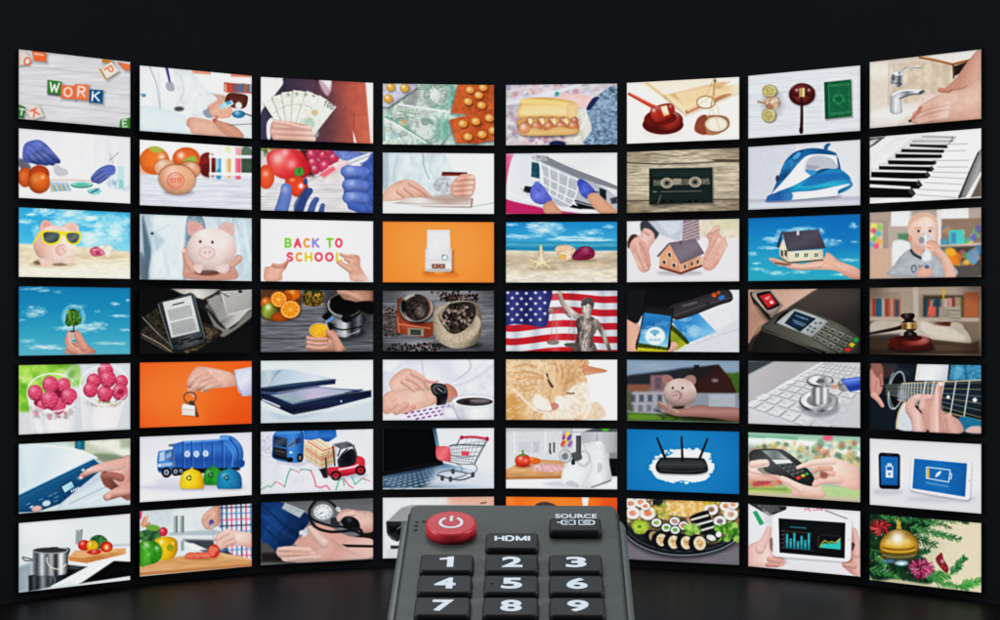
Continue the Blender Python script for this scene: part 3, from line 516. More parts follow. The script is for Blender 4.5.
@pic(1, 4, 'blue gloved hands removing the filter of an air conditioner', '')
def _():
    B('d5d9dc', 'c4c8ce', ang=0)
    Q((20, 60, 70, 58, 60, 130, 40, 230, 20, 240), 'd45a8c', b=12, a=.8); P((20, 235, 100, 245, 200, 285, 350, 300, 20, 302), 'b82460', b=8); P((20, 60, 46, 60, 34, 200, 20, 210), 'c8487c', b=14, a=.5)
    P((60, 60, 130, 52, 484, 190, 484, 302, 350, 302, 60, 252, 28, 210), 'dce0e6', b=4, g=(0, 'ccd0d8', 'eceef2', 'd0d4d8')); L((40, 215, 100, 240, 250, 280), 5, 'f4f6f8', b=5)
    Q((128, 52, 484, 48, 484, 196), 'e6eaec', g=(60, 'd8dcdf', 'f2f4f5')); Q((150, 62, 200, 66, 484, 188, 484, 204, 330, 160, 170, 88), '7c8088', b=4); L((204, 68, 300, 112, 484, 182), 5, 'f6f8f8', b=2.5)
    Q((132, 68, 190, 66, 200, 84, 150, 90), 'a4a8ac', b=4, n=(.3, 8)); Q((134, 90, 166, 96, 166, 158, 132, 150), '204c5c', n=(.3, 8)); 
    P((320, 160, 420, 190, 470, 230, 470, 300, 300, 250), 'a8acb4', b=4); Q((306, 244, 396, 270, 400, 284, 330, 282), '15181c', b=2.5); Q((412, 196, 440, 206, 438, 262, 412, 250), '18242c', b=3); Q((296, 262, 340, 276, 336, 284, 290, 276), '15181c', b=2.5)
    L((300, 250, 400, 276), 3, 'd8dce2'); Q((440, 215, 484, 230, 484, 300, 450, 300), 'aeb2b8', b=5); Q((455, 240, 484, 232, 484, 260, 462, 262), '3a4048', b=4)
    q = [(166, 92), (330, 166), (290, 274), (168, 196)]
    P((166, 92, 240, 122, 330, 166, 322, 200, 292, 270, 230, 262, 168, 214, 176, 150), 'adb2b9', n=(.1, 5)); m = G([(168, 94), (330, 166), (296, 268), (180, 205)])
    for i in range(5): L([m(i / 4, 0), m(i / 4 + .03, .5), m(i / 4, 1)], 5, 'eceef2', b=2.5)
    for v in (0, .36, .7, 1): L([m(0, v), m(.5, v + .02), m(1, v)], 5, 'e6e9ee', b=2.5)
    L((166, 92, 178, 140, 170, 196), 6, 'f2f4f6'); Q((106, 188, 134, 192, 130, 218, 100, 212), '1c2024', b=3); L((92, 200, 120, 222), 3, '888c94')
    P((128, 208, 140, 184, 166, 176, 186, 196, 208, 228, 216, 250, 186, 264, 150, 258, 130, 236), '5860c4', r=(.25, 9), n=(.15, 10), g=(60, '6c74d4', '464eac')); L((150, 196, 172, 214), 4, '343c90', b=3, a=.6); E(156, 178, 12, 8, '5c78cc')
    P((182, 268, 214, 248, 236, 270, 258, 300, 192, 302), 'cd9576', r=(.2, 8)); 
    P((322, 168, 336, 160, 362, 174, 392, 208, 386, 232, 358, 240, 336, 222, 324, 192), '3f50b8', r=(.3, 8), g=(60, '5466cc', '32409c'), n=(.15, 10)); P((362, 234, 396, 216, 440, 250, 484, 292, 478, 302, 410, 298), 'd49c7c', r=(.2, 9)); L((388, 212, 408, 214), 4, '20242c')
@pic(1, 5, 'dark audio cassette lying on weathered planks', '')
def _():
    B('a89c88'); wood([(520, 30), (985, 20), (985, 95), (520, 97)], 'b2a690', 1, '333', .35, 40, 5); wood([(520, 97), (985, 90), (985, 246), (520, 250)], 'b8ac96', 1, '333', .3, 50, 6); wood([(520, 252), (985, 246), (985, 300), (520, 304)], '9c907c', 1, '333', .4, 40, 5)
    L((520, 92, 700, 98, 985, 84), 4, '3a342c', b=3); L((520, 250, 985, 243), 4, '3a342c', b=3)
    for i in range(26): x = Z.rng.uniform(520, 960); y = Z.rng.uniform(50, 296); L((x, y, x + Z.rng.uniform(10, 50), y - 2), 2, '4c4436', a=.6)
    P((880, 80, 985, 80, 985, 90, 900, 88), '4c4436', b=4)
    Q((616, 116, 874, 112, 876, 256, 616, 264), '16201f', sh=(3, 6, 8, .5), n=(.15, 12), r=(.15, 6)); R(624, 122, 868, 150, '1d2b2b', b=4); R(624, 190, 868, 246, '182423', b=4)
    L((618, 118, 872, 114), 2, '5c6c6c', a=.7); L((874, 114, 876, 254), 3, '4c5a58', a=.7)
    Q((632, 164, 862, 156, 866, 182, 632, 188), '5a5a50', n=(.4, 8)); Q((712, 158, 748, 157, 748, 182, 712, 183), '8a8478', n=(.2, 5))
    for x, y in ((688, 176), (804, 172)): E(x, y, 26, 22, 'b8b09c', r=(.3, 5)); E(x, y, 17, 16, '4c4c46'); E(x, y, 13, 12, '9a9280', ring=4, n=(.5, 5)); E(x, y, 7, 7, '24282a')
    L((664, 212, 830, 209), 3, '8a8a7c', a=.8, b=2.5); L((632, 212, 644, 212), 4, 'a4a498', a=.8); Q((660, 226, 666, 226, 654, 262, 648, 262), '6c746c', a=.7)
    for x in (676, 706, 782, 808): E(x, 250, 5, 6, '040808')
    for q in ((520, 40), (985, 30), (520, 300), (985, 300)): E(q[0], q[1], 90, 55, '5a4c38', b=60, a=.38)
@pic(1, 6, 'blue and white steam iron standing on a table', '')
def _():
    B('ccced6', 'd6d8de', ang=0); R(20, 95, 220, 320, 'c6c9d2', b=14, a=.8); L((226, 90, 226, 310), 8, 'dfe1e6', b=10)
    Q((20, 320, 482, 306, 482, 350, 20, 362), 'b0b2c0', b=6); Q((20, 334, 480, 322, 480, 350, 20, 362), 'c9cbd6', b=8)
    P((92, 322, 150, 332, 380, 316, 385, 302, 200, 318), '6e6c84', b=8, a=.6)
    P((118, 298, 150, 220, 176, 160, 220, 122, 290, 108, 370, 122, 392, 150, 404, 205, 396, 206, 384, 170, 370, 140, 300, 134, 256, 152, 250, 210, 290, 208, 340, 190, 400, 196, 440, 236, 450, 266, 380, 300, 200, 322, 106, 312), '155f96', g=(0, '2478ac', '0e4f84', '2f8cc0'), r=(.25, 6))
    P((266, 160, 292, 142, 350, 138, 378, 160, 386, 192, 340, 192, 290, 200, 262, 200), 'b2b6c0', b=3); Q((260, 176, 320, 182, 300, 196, 262, 194), '8c90a0', b=5, a=.7); P((380, 125, 396, 160, 404, 200, 392, 198, 378, 150), '2a5484', b=3)
    P((120, 296, 170, 240, 220, 180, 262, 140, 300, 134, 268, 150, 252, 180, 258, 206, 290, 214, 220, 258, 150, 285), 'eceef4', r=(.1, 8)); P((256, 198, 300, 200, 306, 206, 284, 222), '3c8cc0', b=3); P((296, 132, 380, 138, 388, 152, 392, 190, 376, 160, 350, 144), 'e8eaf0', b=2.5)
    P((176, 160, 220, 122, 250, 122, 230, 160, 196, 210, 160, 240, 152, 220), '0d4c80', n=(.3, 10), g=(90, '2c7cb0', '0a3c6c')); P((205, 150, 225, 126, 240, 128, 226, 150), '4c9ccc', b=4)
    P((336, 120, 336, 100, 350, 88, 362, 92, 352, 104, 348, 122), '1c5c90'); E(143, 234, 8, 14, '2c3850', b=4)
    P((200, 292, 205, 268, 300, 218, 360, 196, 410, 200, 445, 240, 400, 262, 280, 282), '1f8fbe', g=(90, '2a6cac', '2cb0cc', '1a7cb0'), r=(.15, 6)); P((240, 260, 340, 214, 420, 214, 440, 238, 380, 240, 300, 262), '1b68a8', a=.8, b=6)
    P((198, 322, 202, 292, 300, 282, 430, 256, 436, 262, 395, 282, 384, 306, 300, 316), 'eceef4', r=(.12, 6)); P((96, 322, 112, 300, 198, 292, 198, 324, 150, 330, 98, 332), '2a6aac', g=(0, '245c9c', '3f86c0'), r=(.2, 4)); L((96, 330, 200, 324, 380, 308), 4, '7c8498')
@pic(1, 7, 'diagonal row of black and white piano keys', '')
def _():
    B('ececec', 'f6f6f6')
    Q((520, 68, 600, 60, 630, 60, 520, 160), 'e2e2e2'); Q((520, 66, 590, 60, 545, 95, 520, 108), '5a5a5a', b=3, n=(.3, 10)); Q((520, 78, 560, 70, 530, 96, 520, 100), 'c8c8c8', b=4)
    Q((630, 62, 740, 50, 530, 210, 520, 212, 520, 150), 'c4c4c4', g=(60, 'e8e8e8', 'a8a8a8')); Q((690, 70, 760, 52, 880, 60, 700, 300, 520, 330, 520, 220), 'd0d0d0', b=4)
    Q((880, 50, 985, 26, 985, 130, 905, 312, 700, 322), 'f0f0f0', b=3)
    for i, (x0, y0, x1, y1) in enumerate(((690, 96, 930, 90), (650, 122, 920, 118), (790, 160, 935, 158), (800, 186, 930, 186), (780, 206, 930, 210), (770, 226, 920, 234), (750, 250, 905, 258), (720, 278, 895, 286), (715, 300, 880, 312))): L((x0, y0, x1, y1), 2.5, '8a8a8a', cv=False)
    ks = [(740, 58, 870, 64, 7), (700, 76, 870, 80, 9), (690, 92, 846, 104, 12), (655, 112, 832, 122, 16), (630, 132, 824, 142, 22), (600, 158, 800, 168, 28), (562, 182, 790, 194, 34), (530, 206, 775, 220, 42), (515, 240, 742, 260, 50), (515, 270, 714, 296, 56)]
    for x0, y0, x1, y1, h in ks:
        c = '0b0b0b' if y0 > 80 else '9a9a9a'
        Q((x0, y0 - h * .25, x1 - h * .4, y0 + (y1 - y0) * .3 - h * .2, x1, y1, x1 - h * .3, y1 + h * .3, x0, y0 + h * .75), c, b=2.2)
        Q((x0, y0 - h * .25, x1 - h * .4, y0 + (y1 - y0) * .3 - h * .2, x1 - h * .35, y0 + (y1 - y0) * .3, x0, y0), 'e2e2e2' if y0 > 80 else 'ccc', b=1.8)
        if y0 > 80: Q((x1 - h * .5, y0 + 2, x1 - 2, y1, x1 - h * .25, y1 + h * .15, x1 - h * .5, y0 + h * .4), '4c4c4c', b=3, a=.8)
    for p in ((868, 60, 852, 90), (880, 60, 862, 80)): L(p, 4, '555', b=3, a=.7)
    Q((975, 120, 985, 108, 985, 200, 920, 312, 886, 314), 'b8b8b8', g=(20, '3c3c3c', 'a0a0a0', '5c5c5c')); L((972, 126, 930, 220, 895, 312), 5, '222', b=3); Q((985, 220, 985, 308, 940, 312), '6a5c54', b=6)
# ------------------------------------------------------------------ row 2
@pic(2, 0, 'pink piggy bank wearing yellow sunglasses on a beach', '')
def _():
    B('2b98c8', '3aa4cf', '7cc4dc', 'b8dce4', ang=90)
    Q((20, 15, 200, 24, 160, 160, 20, 170), '1c8fc4', b=50, a=.7)
    for a in ((260, 70, 130, 40), (420, 100, 90, 60), (140, 40, 60, 22), (50, 80, 40, 12), (70, 52, 26, 10), (330, 150, 150, 40), (150, 120, 80, 40), (230, 35, 60, 14)): cloud(*a, a=.85, c='f4f8fa')
    Q((20, 172, 300, 186, 482, 206, 482, 320, 20, 310), 'd9c8a8', b=6, g=(90, 'cdb998', 'e2d4ba', 'e8dcc6'), n=(.12, 26, 7)); cloud(60, 190, 60, 16, .5, 'c8b494'); cloud(350, 220, 120, 20, .4, 'b09c80')
    E(160, 258, 100, 12, 'a88c64', b=10, a=.6); E(102, 250, 22, 9, '3c2c20', b=6, a=.7); E(190, 258, 30, 6, '4c3424', b=5, a=.6)
    P((108, 120, 112, 86, 128, 74, 150, 82, 164, 104, 160, 130), 'dcA090'.lower(), r=(.2, 8)); P((120, 112, 122, 90, 132, 82, 146, 92, 150, 112), 'c4806e', b=4, a=.8)
    P((200, 112, 212, 92, 240, 84, 264, 96, 268, 124, 240, 136), 'e6b4a4', r=(.2, 8)); P((216, 112, 226, 98, 244, 92, 256, 102, 254, 120), 'd09484', b=4, a=.7)
    E(168, 176, 88, 78, 'ecbcaa', r=(.2, 22), lt=(-50, .14, 30), hl=((150, 108, 26, .3), (200, 160, 20, .15)), g=(30, 'd8a288', 'f0c8b8', 'f0cabb'))
    P((106, 232, 112, 262, 124, 266, 148, 258, 160, 236), 'e4b09c', r=(.15, 8)); P((200, 240, 206, 254, 224, 256, 244, 244, 246, 220), 'e8b8a6', r=(.15, 8)); P((130, 250, 136, 264, 150, 264, 162, 250), 'e2ac98')
    P((170, 196, 182, 178, 206, 174, 214, 190, 210, 214, 192, 222, 176, 214), 'd89c8c', r=(.15, 6)); E(204, 198, 15, 20, 'e8b4a4', r=(.15, 5)); E(202, 194, 3, 4, 'b87868'); E(208, 204, 3, 4, 'b87868')
    L((112, 128, 92, 152, 76, 176), (8, 4), 'e6c820'); Q((112, 118, 192, 120, 214, 124, 272, 122, 278, 136, 212, 140, 116, 134), 'e8cc1c', b=2.5)
    P((112, 124, 130, 118, 190, 124, 196, 140, 186, 168, 150, 178, 124, 168, 114, 146), 'ecd41c', r=(.2, 4)); P((122, 130, 140, 124, 182, 128, 188, 142, 178, 162, 150, 170, 128, 162, 122, 144), '2c3430', g=(60, '4c5854', '20282a'))
    P((208, 130, 226, 122, 270, 126, 277, 142, 268, 170, 242, 176, 220, 166, 212, 148), 'ecd41c', r=(.2, 4)); P((218, 134, 232, 128, 264, 130, 270, 144, 260, 164, 242, 170, 226, 162, 219, 148), '323c3c', g=(60, '56625e', '242c2e'))
    P((312, 205, 322, 190, 345, 184, 370, 200, 378, 215, 350, 224, 325, 222), 'c0506a', r=(.25, 6), n=(.2, 7)); L((325, 198, 350, 200, 368, 214), 4, 'e8a0a8', b=3); P((340, 200, 356, 204, 350, 218, 338, 214), '9c2c50', b=4)
    P((352, 186, 385, 176, 408, 190, 400, 220, 378, 226, 372, 204), 'e6d2c0', b=4, n=(.3, 8), r=(.15, 8)); cloud(400, 226, 60, 8, .5, 'a89478')
@pic(2, 1, 'pale pink piggy bank cupped in a hand against a blue shirt', '')
def _():
    B('bcccd4', 'c8d6dc', ang=0, n=(.05, 40, 60))
    Q((522, 48, 560, 52, 572, 200, 560, 318, 522, 316), 'aabcc8', b=6); P((530, 60, 550, 120, 566, 200, 560, 260, 545, 318, 536, 200), '50687c', b=6); L((535, 55, 550, 130, 580, 220), 5, '7c98a8', b=6, a=.8); P((522, 210, 545, 250, 556, 316, 522, 316), '4c5f70', b=10, a=.9)
    Q((580, 52, 720, 56, 720, 318, 570, 318), 'd3e2e8', b=12, n=(.06, 30, 50)); P((574, 120, 600, 140, 620, 160, 590, 200, 574, 170), 'a8c0cc', b=12); L((576, 130, 640, 95), 4, '9cb4c0', b=5, a=.7); E(571, 130, 6, 6, '2c3c4c')
    L((620, 200, 640, 300), 6, 'b4c6d0', b=10, a=.7); P((720, 56, 775, 58, 790, 110, 760, 110, 730, 180, 716, 200, 710, 150), '6c8496', b=3, n=(.25, 5)); P((716, 70, 760, 60, 780, 90, 720, 130, 716, 300, 700, 310), '7c93a4', b=8, n=(.3, 6))
    Q((830, 60, 985, 66, 985, 318, 900, 318), 'b8ccd6', b=10, n=(.12, 24, 40)); L((900, 70, 920, 140, 930, 220), 10, 'dce8ee', b=9, a=.8); L((905, 66, 905, 120), 8, '7c94a2', b=8, a=.6); L((950, 80, 975, 240), 8, 'e0eaf0', b=10, a=.6)
    P((698, 196, 712, 188, 740, 240, 760, 290, 830, 300, 880, 290, 905, 240, 925, 218, 944, 228, 936, 250, 912, 262, 915, 318, 716, 316, 700, 260), 'cf9480', r=(.2, 10), n=(.06, 14)); F((706, 205, 720, 250, 740, 280), (24, 30), 'd69c84'); F((930, 234, 900, 262), 26, 'd8a08a'); P((720, 292, 780, 296, 900, 284, 912, 318, 716, 316), 'c48874', b=5, r=(.1, 8)); E(700, 200, 7, 9, 'e6bCA8'.lower(), b=3)
    E(800, 292, 50, 12, '5c2c20', b=6, a=.8)
    P((714, 100, 720, 82, 745, 78, 775, 92, 784, 110, 750, 140, 722, 136), 'dca69c', r=(.2, 7)); P((724, 104, 730, 90, 748, 86, 768, 98, 750, 120, 730, 126), 'c8887e', b=4, a=.6)
    P((846, 110, 860, 88, 886, 82, 908, 96, 910, 124, 890, 148), 'e0b4ac', r=(.2, 7)); P((860, 112, 870, 98, 890, 94, 900, 108, 894, 130), 'cf9c94', b=5, a=.7)
    E(816, 194, 102, 86, 'e8c8c0', r=(.2, 24), lt=(-60, .12, 36), hl=((780, 130, 34, .3), (850, 170, 26, .15)), g=(20, 'eccfc8', 'ead0c8', 'd4aca4'))
    for x, w in ((762, 20), (860, 28)): P((x - w, 262, x - w + 6, 284, x, 295, x + w - 8, 290, x + w, 256), 'e6c4bc', r=(.18, 7))
    E(798, 210, 34, 28, 'dcb4aa', r=(.12, 6), b=4); E(798, 208, 26, 22, 'e8c6be', b=4); E(790, 208, 3.5, 7, 'c4948a'); E(808, 208, 3.5, 7, 'c4948a'); E(770, 164, 5, 6, '3c302e'); E(820, 166, 5, 6, '3c302e'); E(768, 162, 9, 9, 'd0a89e', ring=3, a=.5)
@pic(2, 2, 'colourful letters reading BACK TO SCHOOL arranged by two hands', '')
def _():
    B('e9e9ee', 'f2f2f5', 'e6e6ea', ang=0)
    cs = {'g': '7fc241', 'r': 'dc3c5a', 'o': 'ee9440', 'v': '8c84cc', 'y': 'd8c02c', 'e': 'e8485c'}
    for i, (ch, k, x) in enumerate((('B', 'g', 134), ('A', 'e', 172), ('C', 'o', 210), ('K', 'v', 247), ('T', 'g', 305), ('O', 'e', 342))): T(ch, x, 136, 23, 32, cs[k], 9)
    for i, (ch, k, x) in enumerate((('S', 'e', 140), ('C', 'o', 178), ('H', 'y', 217), ('O', 'e', 259), ('O', 'e', 303), ('L', 'y', 346))): T(ch, x, 194, 23 if ch != 'O' else 27, 31, cs[k], 9)
    P((36, 240, 60, 232, 90, 224, 120, 218, 132, 208, 136, 216, 124, 240, 108, 262, 104, 290, 38, 292), 'd9a088', r=(.16, 8), n=(.06, 16), g=(0, 'e0ac96', 'cf8e74')); F((72, 228, 104, 232, 132, 210), (18, 11), 'd49680'); L((126, 222, 116, 244), 4, 'a04c40', b=3, a=.7)
    P((332, 215, 345, 222, 370, 232, 384, 240, 392, 290, 458, 292, 448, 262, 432, 232, 430, 196, 410, 184, 372, 188, 350, 178, 344, 186, 362, 200, 380, 214, 375, 222, 350, 210), 'd9a48c', r=(.16, 8), n=(.06, 16), g=(0, 'dfae98', 'd09880', 'e2b8a4')); F((398, 190, 372, 190, 350, 182), (18, 11), 'dcaa94'); F((390, 250, 360, 232, 336, 216), (22, 11), 'dba68e'); L((384, 216, 366, 204), 5, '8c4a3c', b=3, a=.8)
    Q((392, 270, 462, 268, 470, 294, 395, 294), 'e2bcac', b=8, a=.5); L((405, 200, 425, 212, 428, 236), 2, 'b07c68', a=.5)
@pic(2, 3, 'white repeater plug on an orange background', '')
def _():
    B('ee8430', 'f28c3a', 'ec8232', ang=0); E(760, 160, 200, 120, 'f59a4a', b=90, a=.5)
    P((700, 250, 760, 268, 812, 250, 830, 275, 700, 276), 'c05c14', b=12, a=.5)
    R(698, 160, 810, 252, 'd8d4d4', sh=(6, 6, 10, .35), r=(.2, 4)); E(756, 256, 20, 5, 'd09c5c')
    Q((707, 82, 801, 82, 804, 210, 706, 212), 'd9d9dd', g=(20, 'd2d2d6', 'dedee2', 'cfcfd4')); Q((708, 84, 800, 84, 805, 212, 705, 212), 'dcdce0', r=(.14, 5), g=(60, 'e2e2e5', 'd0d0d6'))
    Q((706, 212, 806, 212, 808, 244, 704, 244), 'e2dedc', r=(.14, 3)); Q((704, 244, 808, 244, 804, 256, 706, 256), 'c4b8b0', r=(.2, 3)); E(780, 196, 11, 10, '6c8c78', ring=3); E(780, 196, 8, 8, 'e6e6e8'); L((772, 190, 776, 186), 3, '3c5c48', b=1.5)
    R(726, 222, 782, 242, 'a88878', r=(.3, 4)); R(730, 226, 752, 240, '7c5444', b=3); R(756, 226, 778, 240, '7c5444', b=3)
    for x in (740, 768): E(x, 232, 3, 3, 'f4e8c0', b=1.5)
    for y in (222, 230): L((712, y, 722, y), 2, 'b0a8a4')
@pic(2, 4, 'starfish and two seashells on sand by a blue sea', '')
def _():
    B('1f8cc4', '3c9ccc', 'a8d4e4', '3c9cc0', ang=90)
    Q((22, 45, 484, 40, 484, 80, 22, 84), '1a84c0', b=20, a=.6)
    for a in ((190, 80, 80, 34), (140, 66, 40, 14), (370, 92, 60, 14), (100, 108, 80, 12), (450, 68, 26, 10), (300, 118, 120, 14), (50, 60, 30, 8), (400, 122, 80, 10), (160, 50, 40, 8)): cloud(*a, a=.85, c='f2f8fb')
    R(20, 130, 486, 170, '2284a8', g=(90, '4ca0bc', '1c7ca4', '2a8cb0'), n=(.15, 50, 3), b=3)
    Q((20, 164, 250, 170, 486, 166, 486, 298, 20, 298), 'd6ccb8', b=4, g=(90, 'b8a68c', 'd8ccb6', 'e0d8c8'), n=(.16, 34, 7)); cloud(100, 240, 60, 12, .4, 'b4a48c'); cloud(380, 230, 90, 12, .4, 'c0b098')
    for i in range(16): x = Z.rng.uniform(20, 440); y = Z.rng.uniform(180, 290); L((x, y, x + 20, y + 2, x + 44, y), 3, 'bcae96', b=4, a=.5)
    E(180, 240, 60, 8, '8c7858', b=8, a=.5); E(340, 206, 60, 7, '7c6850', b=7, a=.6)
    P((160, 190, 166, 150, 172, 142, 178, 152, 186, 198, 205, 204, 232, 196, 222, 208, 200, 218, 214, 240, 196, 234, 178, 226, 158, 236, 138, 246, 148, 222, 128, 214, 112, 196, 138, 204), 'd8c294', r=(.28, 5), n=(.3, 5), hl=(170, 208, 20, .3)); L((172, 150, 174, 214), 4, 'f0e4c8', b=3, a=.8); L((120, 200, 174, 216, 225, 200), 4, 'f0e0bc', b=3, a=.8); L((208, 236, 176, 216, 146, 240), 4, 'ecdcb4', b=3, a=.8)
    P((228, 160, 250, 144, 285, 144, 312, 158, 310, 180, 296, 200, 270, 208, 250, 202, 240, 182), 'dcc0a4', r=(.22, 7), n=(.3, 8)); P((236, 158, 260, 148, 300, 152, 290, 166, 250, 168), 'e8b890', b=5, a=.7); E(262, 190, 16, 14, 'd8a85c', b=4); L((248, 176, 276, 180), 4, 'f8ecd8', b=3)
    P((300, 200, 312, 170, 340, 150, 375, 152, 392, 172, 386, 194, 350, 206), '7c1840', r=(.3, 8), n=(.4, 5), hl=(355, 162, 14, .25)); L((306, 198, 345, 168, 380, 158), 2, 'b04c74', a=.6); L((306, 200, 350, 182, 388, 178), 2, 'b04c74', a=.5)
@pic(2, 5, 'model house sheltered between two cupped hands', '')
def _():
    B('d8d4da', 'e2dcda', ang=0)
    Q((522, 48, 590, 46, 590, 110, 522, 130), 'dcdee4', b=4); P((586, 46, 640, 46, 660, 80, 640, 120, 600, 110, 580, 80), '3c4044', b=5); Q((610, 44, 770, 42, 740, 130, 660, 100), 'b4bcc8', b=5); Q((650, 44, 745, 42, 740, 80, 700, 110), 'c8ccd8', b=8)
    Q((755, 42, 820, 40, 824, 120, 790, 140, 750, 125), '8c7880', n=(.15, 6))
    for i in range(8): L((755, 60 + i * 13, 822, 36 + i * 13), 3.5, 'd0c4c4', a=.75)
    Q((820, 40, 985, 36, 985, 110, 900, 120, 826, 110), 'dcd0bc', b=6, n=(.1, 30)); Q((860, 44, 985, 38, 985, 80, 880, 90), 'c4c8a0', b=12, a=.6)
    Q((522, 150, 650, 130, 985, 120, 985, 290, 522, 296), 'dcd9dd', b=8); Q((522, 92, 560, 98, 580, 120, 545, 150, 522, 150), 'd8d8dc', b=4); P((526, 135, 540, 105, 560, 100, 570, 112, 545, 130, 532, 158), '4c3028', b=4)
    P((535, 150, 550, 118, 580, 100, 590, 80, 615, 78, 636, 98, 636, 130, 620, 150, 612, 190, 622, 220, 614, 248, 590, 256, 570, 240, 555, 200), 'dba592', r=(.2, 10), n=(.08, 14), g=(20, 'e6bCAE'.lower(), 'd09282')); F((612, 96, 600, 84), 20, 'dfa898'); F((566, 150, 585, 200, 600, 240), (30, 20), 'e0ae9c'); F((585, 135, 606, 180, 612, 222), (24, 18), 'd89c8a'); L((580, 160, 596, 210), 3, 'a4604c', b=3, a=.6); L((550, 160, 575, 214), 3, 'b06c5a', b=4, a=.5)
    P((850, 104, 872, 80, 890, 62, 906, 66, 904, 96, 924, 120, 930, 150, 915, 190, 890, 230, 866, 248, 838, 240, 834, 200, 848, 176, 860, 130), 'dfae9a', r=(.2, 10), n=(.08, 14), g=(0, 'd69c88', 'ecc4b2')); F((900, 130, 870, 190, 852, 232), (30, 18), 'e6b8a4'); F((880, 120, 862, 160, 846, 196), (24, 16), 'dba490'); L((888, 150, 858, 215), 3, 'ac6c58', b=3, a=.6); F((874, 88, 896, 72), 20, 'e4b4a0'); L((924, 112, 936, 150), 5, 'c8a468', b=3)
    E(740, 258, 90, 12, 'a09ca4', b=10, a=.7)
    Q((658, 186, 698, 140, 740, 210, 744, 258, 658, 234), 'cf9270', n=(.08, 5), g=(90, 'd49c78', 'c08262')); Q((740, 212, 830, 186, 832, 228, 744, 260), 'd8a27c', g=(0, 'c08262', 'd8a27c')); Q((657, 230, 744, 256, 744, 264, 657, 238), '6c2c20'); Q((744, 256, 833, 224, 833, 232, 744, 264), '5c281e')
    Q((696, 134, 806, 118, 842, 178, 744, 222), '6c606c', g=(60, '7c707c', '5a4e5a'), r=(.15, 3)); Q((694, 136, 700, 138, 654, 192, 646, 190), '5c4c54'); Q((741, 128, 748, 124, 748, 142, 741, 142), '5a4c58')
    for x, y, w, h in ((690, 170, 17, 24), (668, 202, 18, 20), (708, 214, 18, 22)): Q((x, y, x + w, y + 4, x + w, y + h + 2, x, y + h - 3), 'e8d8c8'); Q((x + 3, y + 4, x + w - 3, y + 7, x + w - 3, y + h, x + 3, y + h - 4), '3c3430')
    for x, y in ((756, 222), (784, 210), (808, 202)): Q((x, y + 2, x + 14, y - 2, x + 14, y + 18, x, y + 23), 'e0ccb8'); Q((x + 2, y + 4, x + 11, y + 1, x + 11, y + 16, x + 2, y + 20), '4c3c34')
@pic(2, 6, 'small model house on an open palm against a blue sky', '')
def _():
    B('0c68ac', '1580bc', '2898bc', '28a0b8', ang=90); Q((300, 60, 482, 46, 482, 200, 360, 220), '0c64ac', b=50, a=.5)
    for a in ((120, 156, 40, 16), (200, 130, 70, 26), (250, 110, 70, 12), (370, 165, 44, 20), (325, 120, 16, 16), (455, 98, 20, 16), (135, 292, 60, 12), (40, 215, 24, 10), (440, 240, 44, 8), (60, 278, 40, 8), (240, 290, 50, 8), (460, 165, 18, 6), (110, 190, 60, 8), (400, 300, 40, 6), (55, 254, 20, 6)): cloud(*a, a=.8, c='e6f2f8')
    P((108, 238, 120, 230, 180, 246, 250, 254, 330, 232, 345, 208, 370, 220, 400, 244, 480, 278, 482, 318, 440, 314, 380, 284, 300, 280, 220, 280, 184, 268, 200, 260, 150, 264), 'dca890', r=(.2, 9), g=(90, 'e4b49c', 'c48a74'), n=(.06, 20)); F((185, 264, 240, 270, 320, 262), (18, 22), 'e4b29c'); F((120, 240, 150, 248, 190, 256), (14, 14), 'd69c88'); L((330, 250, 370, 260, 420, 290), 3, 'bc8470', b=4, a=.5)
    P((140, 250, 200, 258, 180, 262, 130, 256), '3c2c24', b=4, a=.6)
    Q((150, 188, 168, 150, 184, 204, 186, 250, 152, 226), 'd8c8ac', g=(90, 'e2d2b6', 'c4b496')); Q((184, 204, 330, 196, 332, 240, 186, 250), 'dccbb0', g=(0, 'e2d3b8', 'cdbb9c')); Q((151, 224, 187, 248, 332, 236, 332, 242, 187, 254, 151, 230), '5c5648')
    Q((163, 124, 312, 114, 342, 190, 184, 204), '44404c', g=(60, '524c58', '3a3642'), r=(.15, 3)); Q((158, 124, 166, 122, 150, 190, 138, 186), '3c3844'); Q((222, 118, 232, 117, 232, 136, 222, 138), 'd0ccd4')
    for x in (212, 250, 292): Q((x, 208, x + 22, 206, x + 22, 230, x, 232), 'f0ece0'); Q((x + 3, 211, x + 19, 210, x + 19, 227, x + 3, 229), '5c6c58'); L((x + 11, 208, x + 11, 230), 2, 'f0ece0')
    for x in (156, 172): Q((x, 196, x + 10, 202, x + 10, 228, x, 220), '504c44')
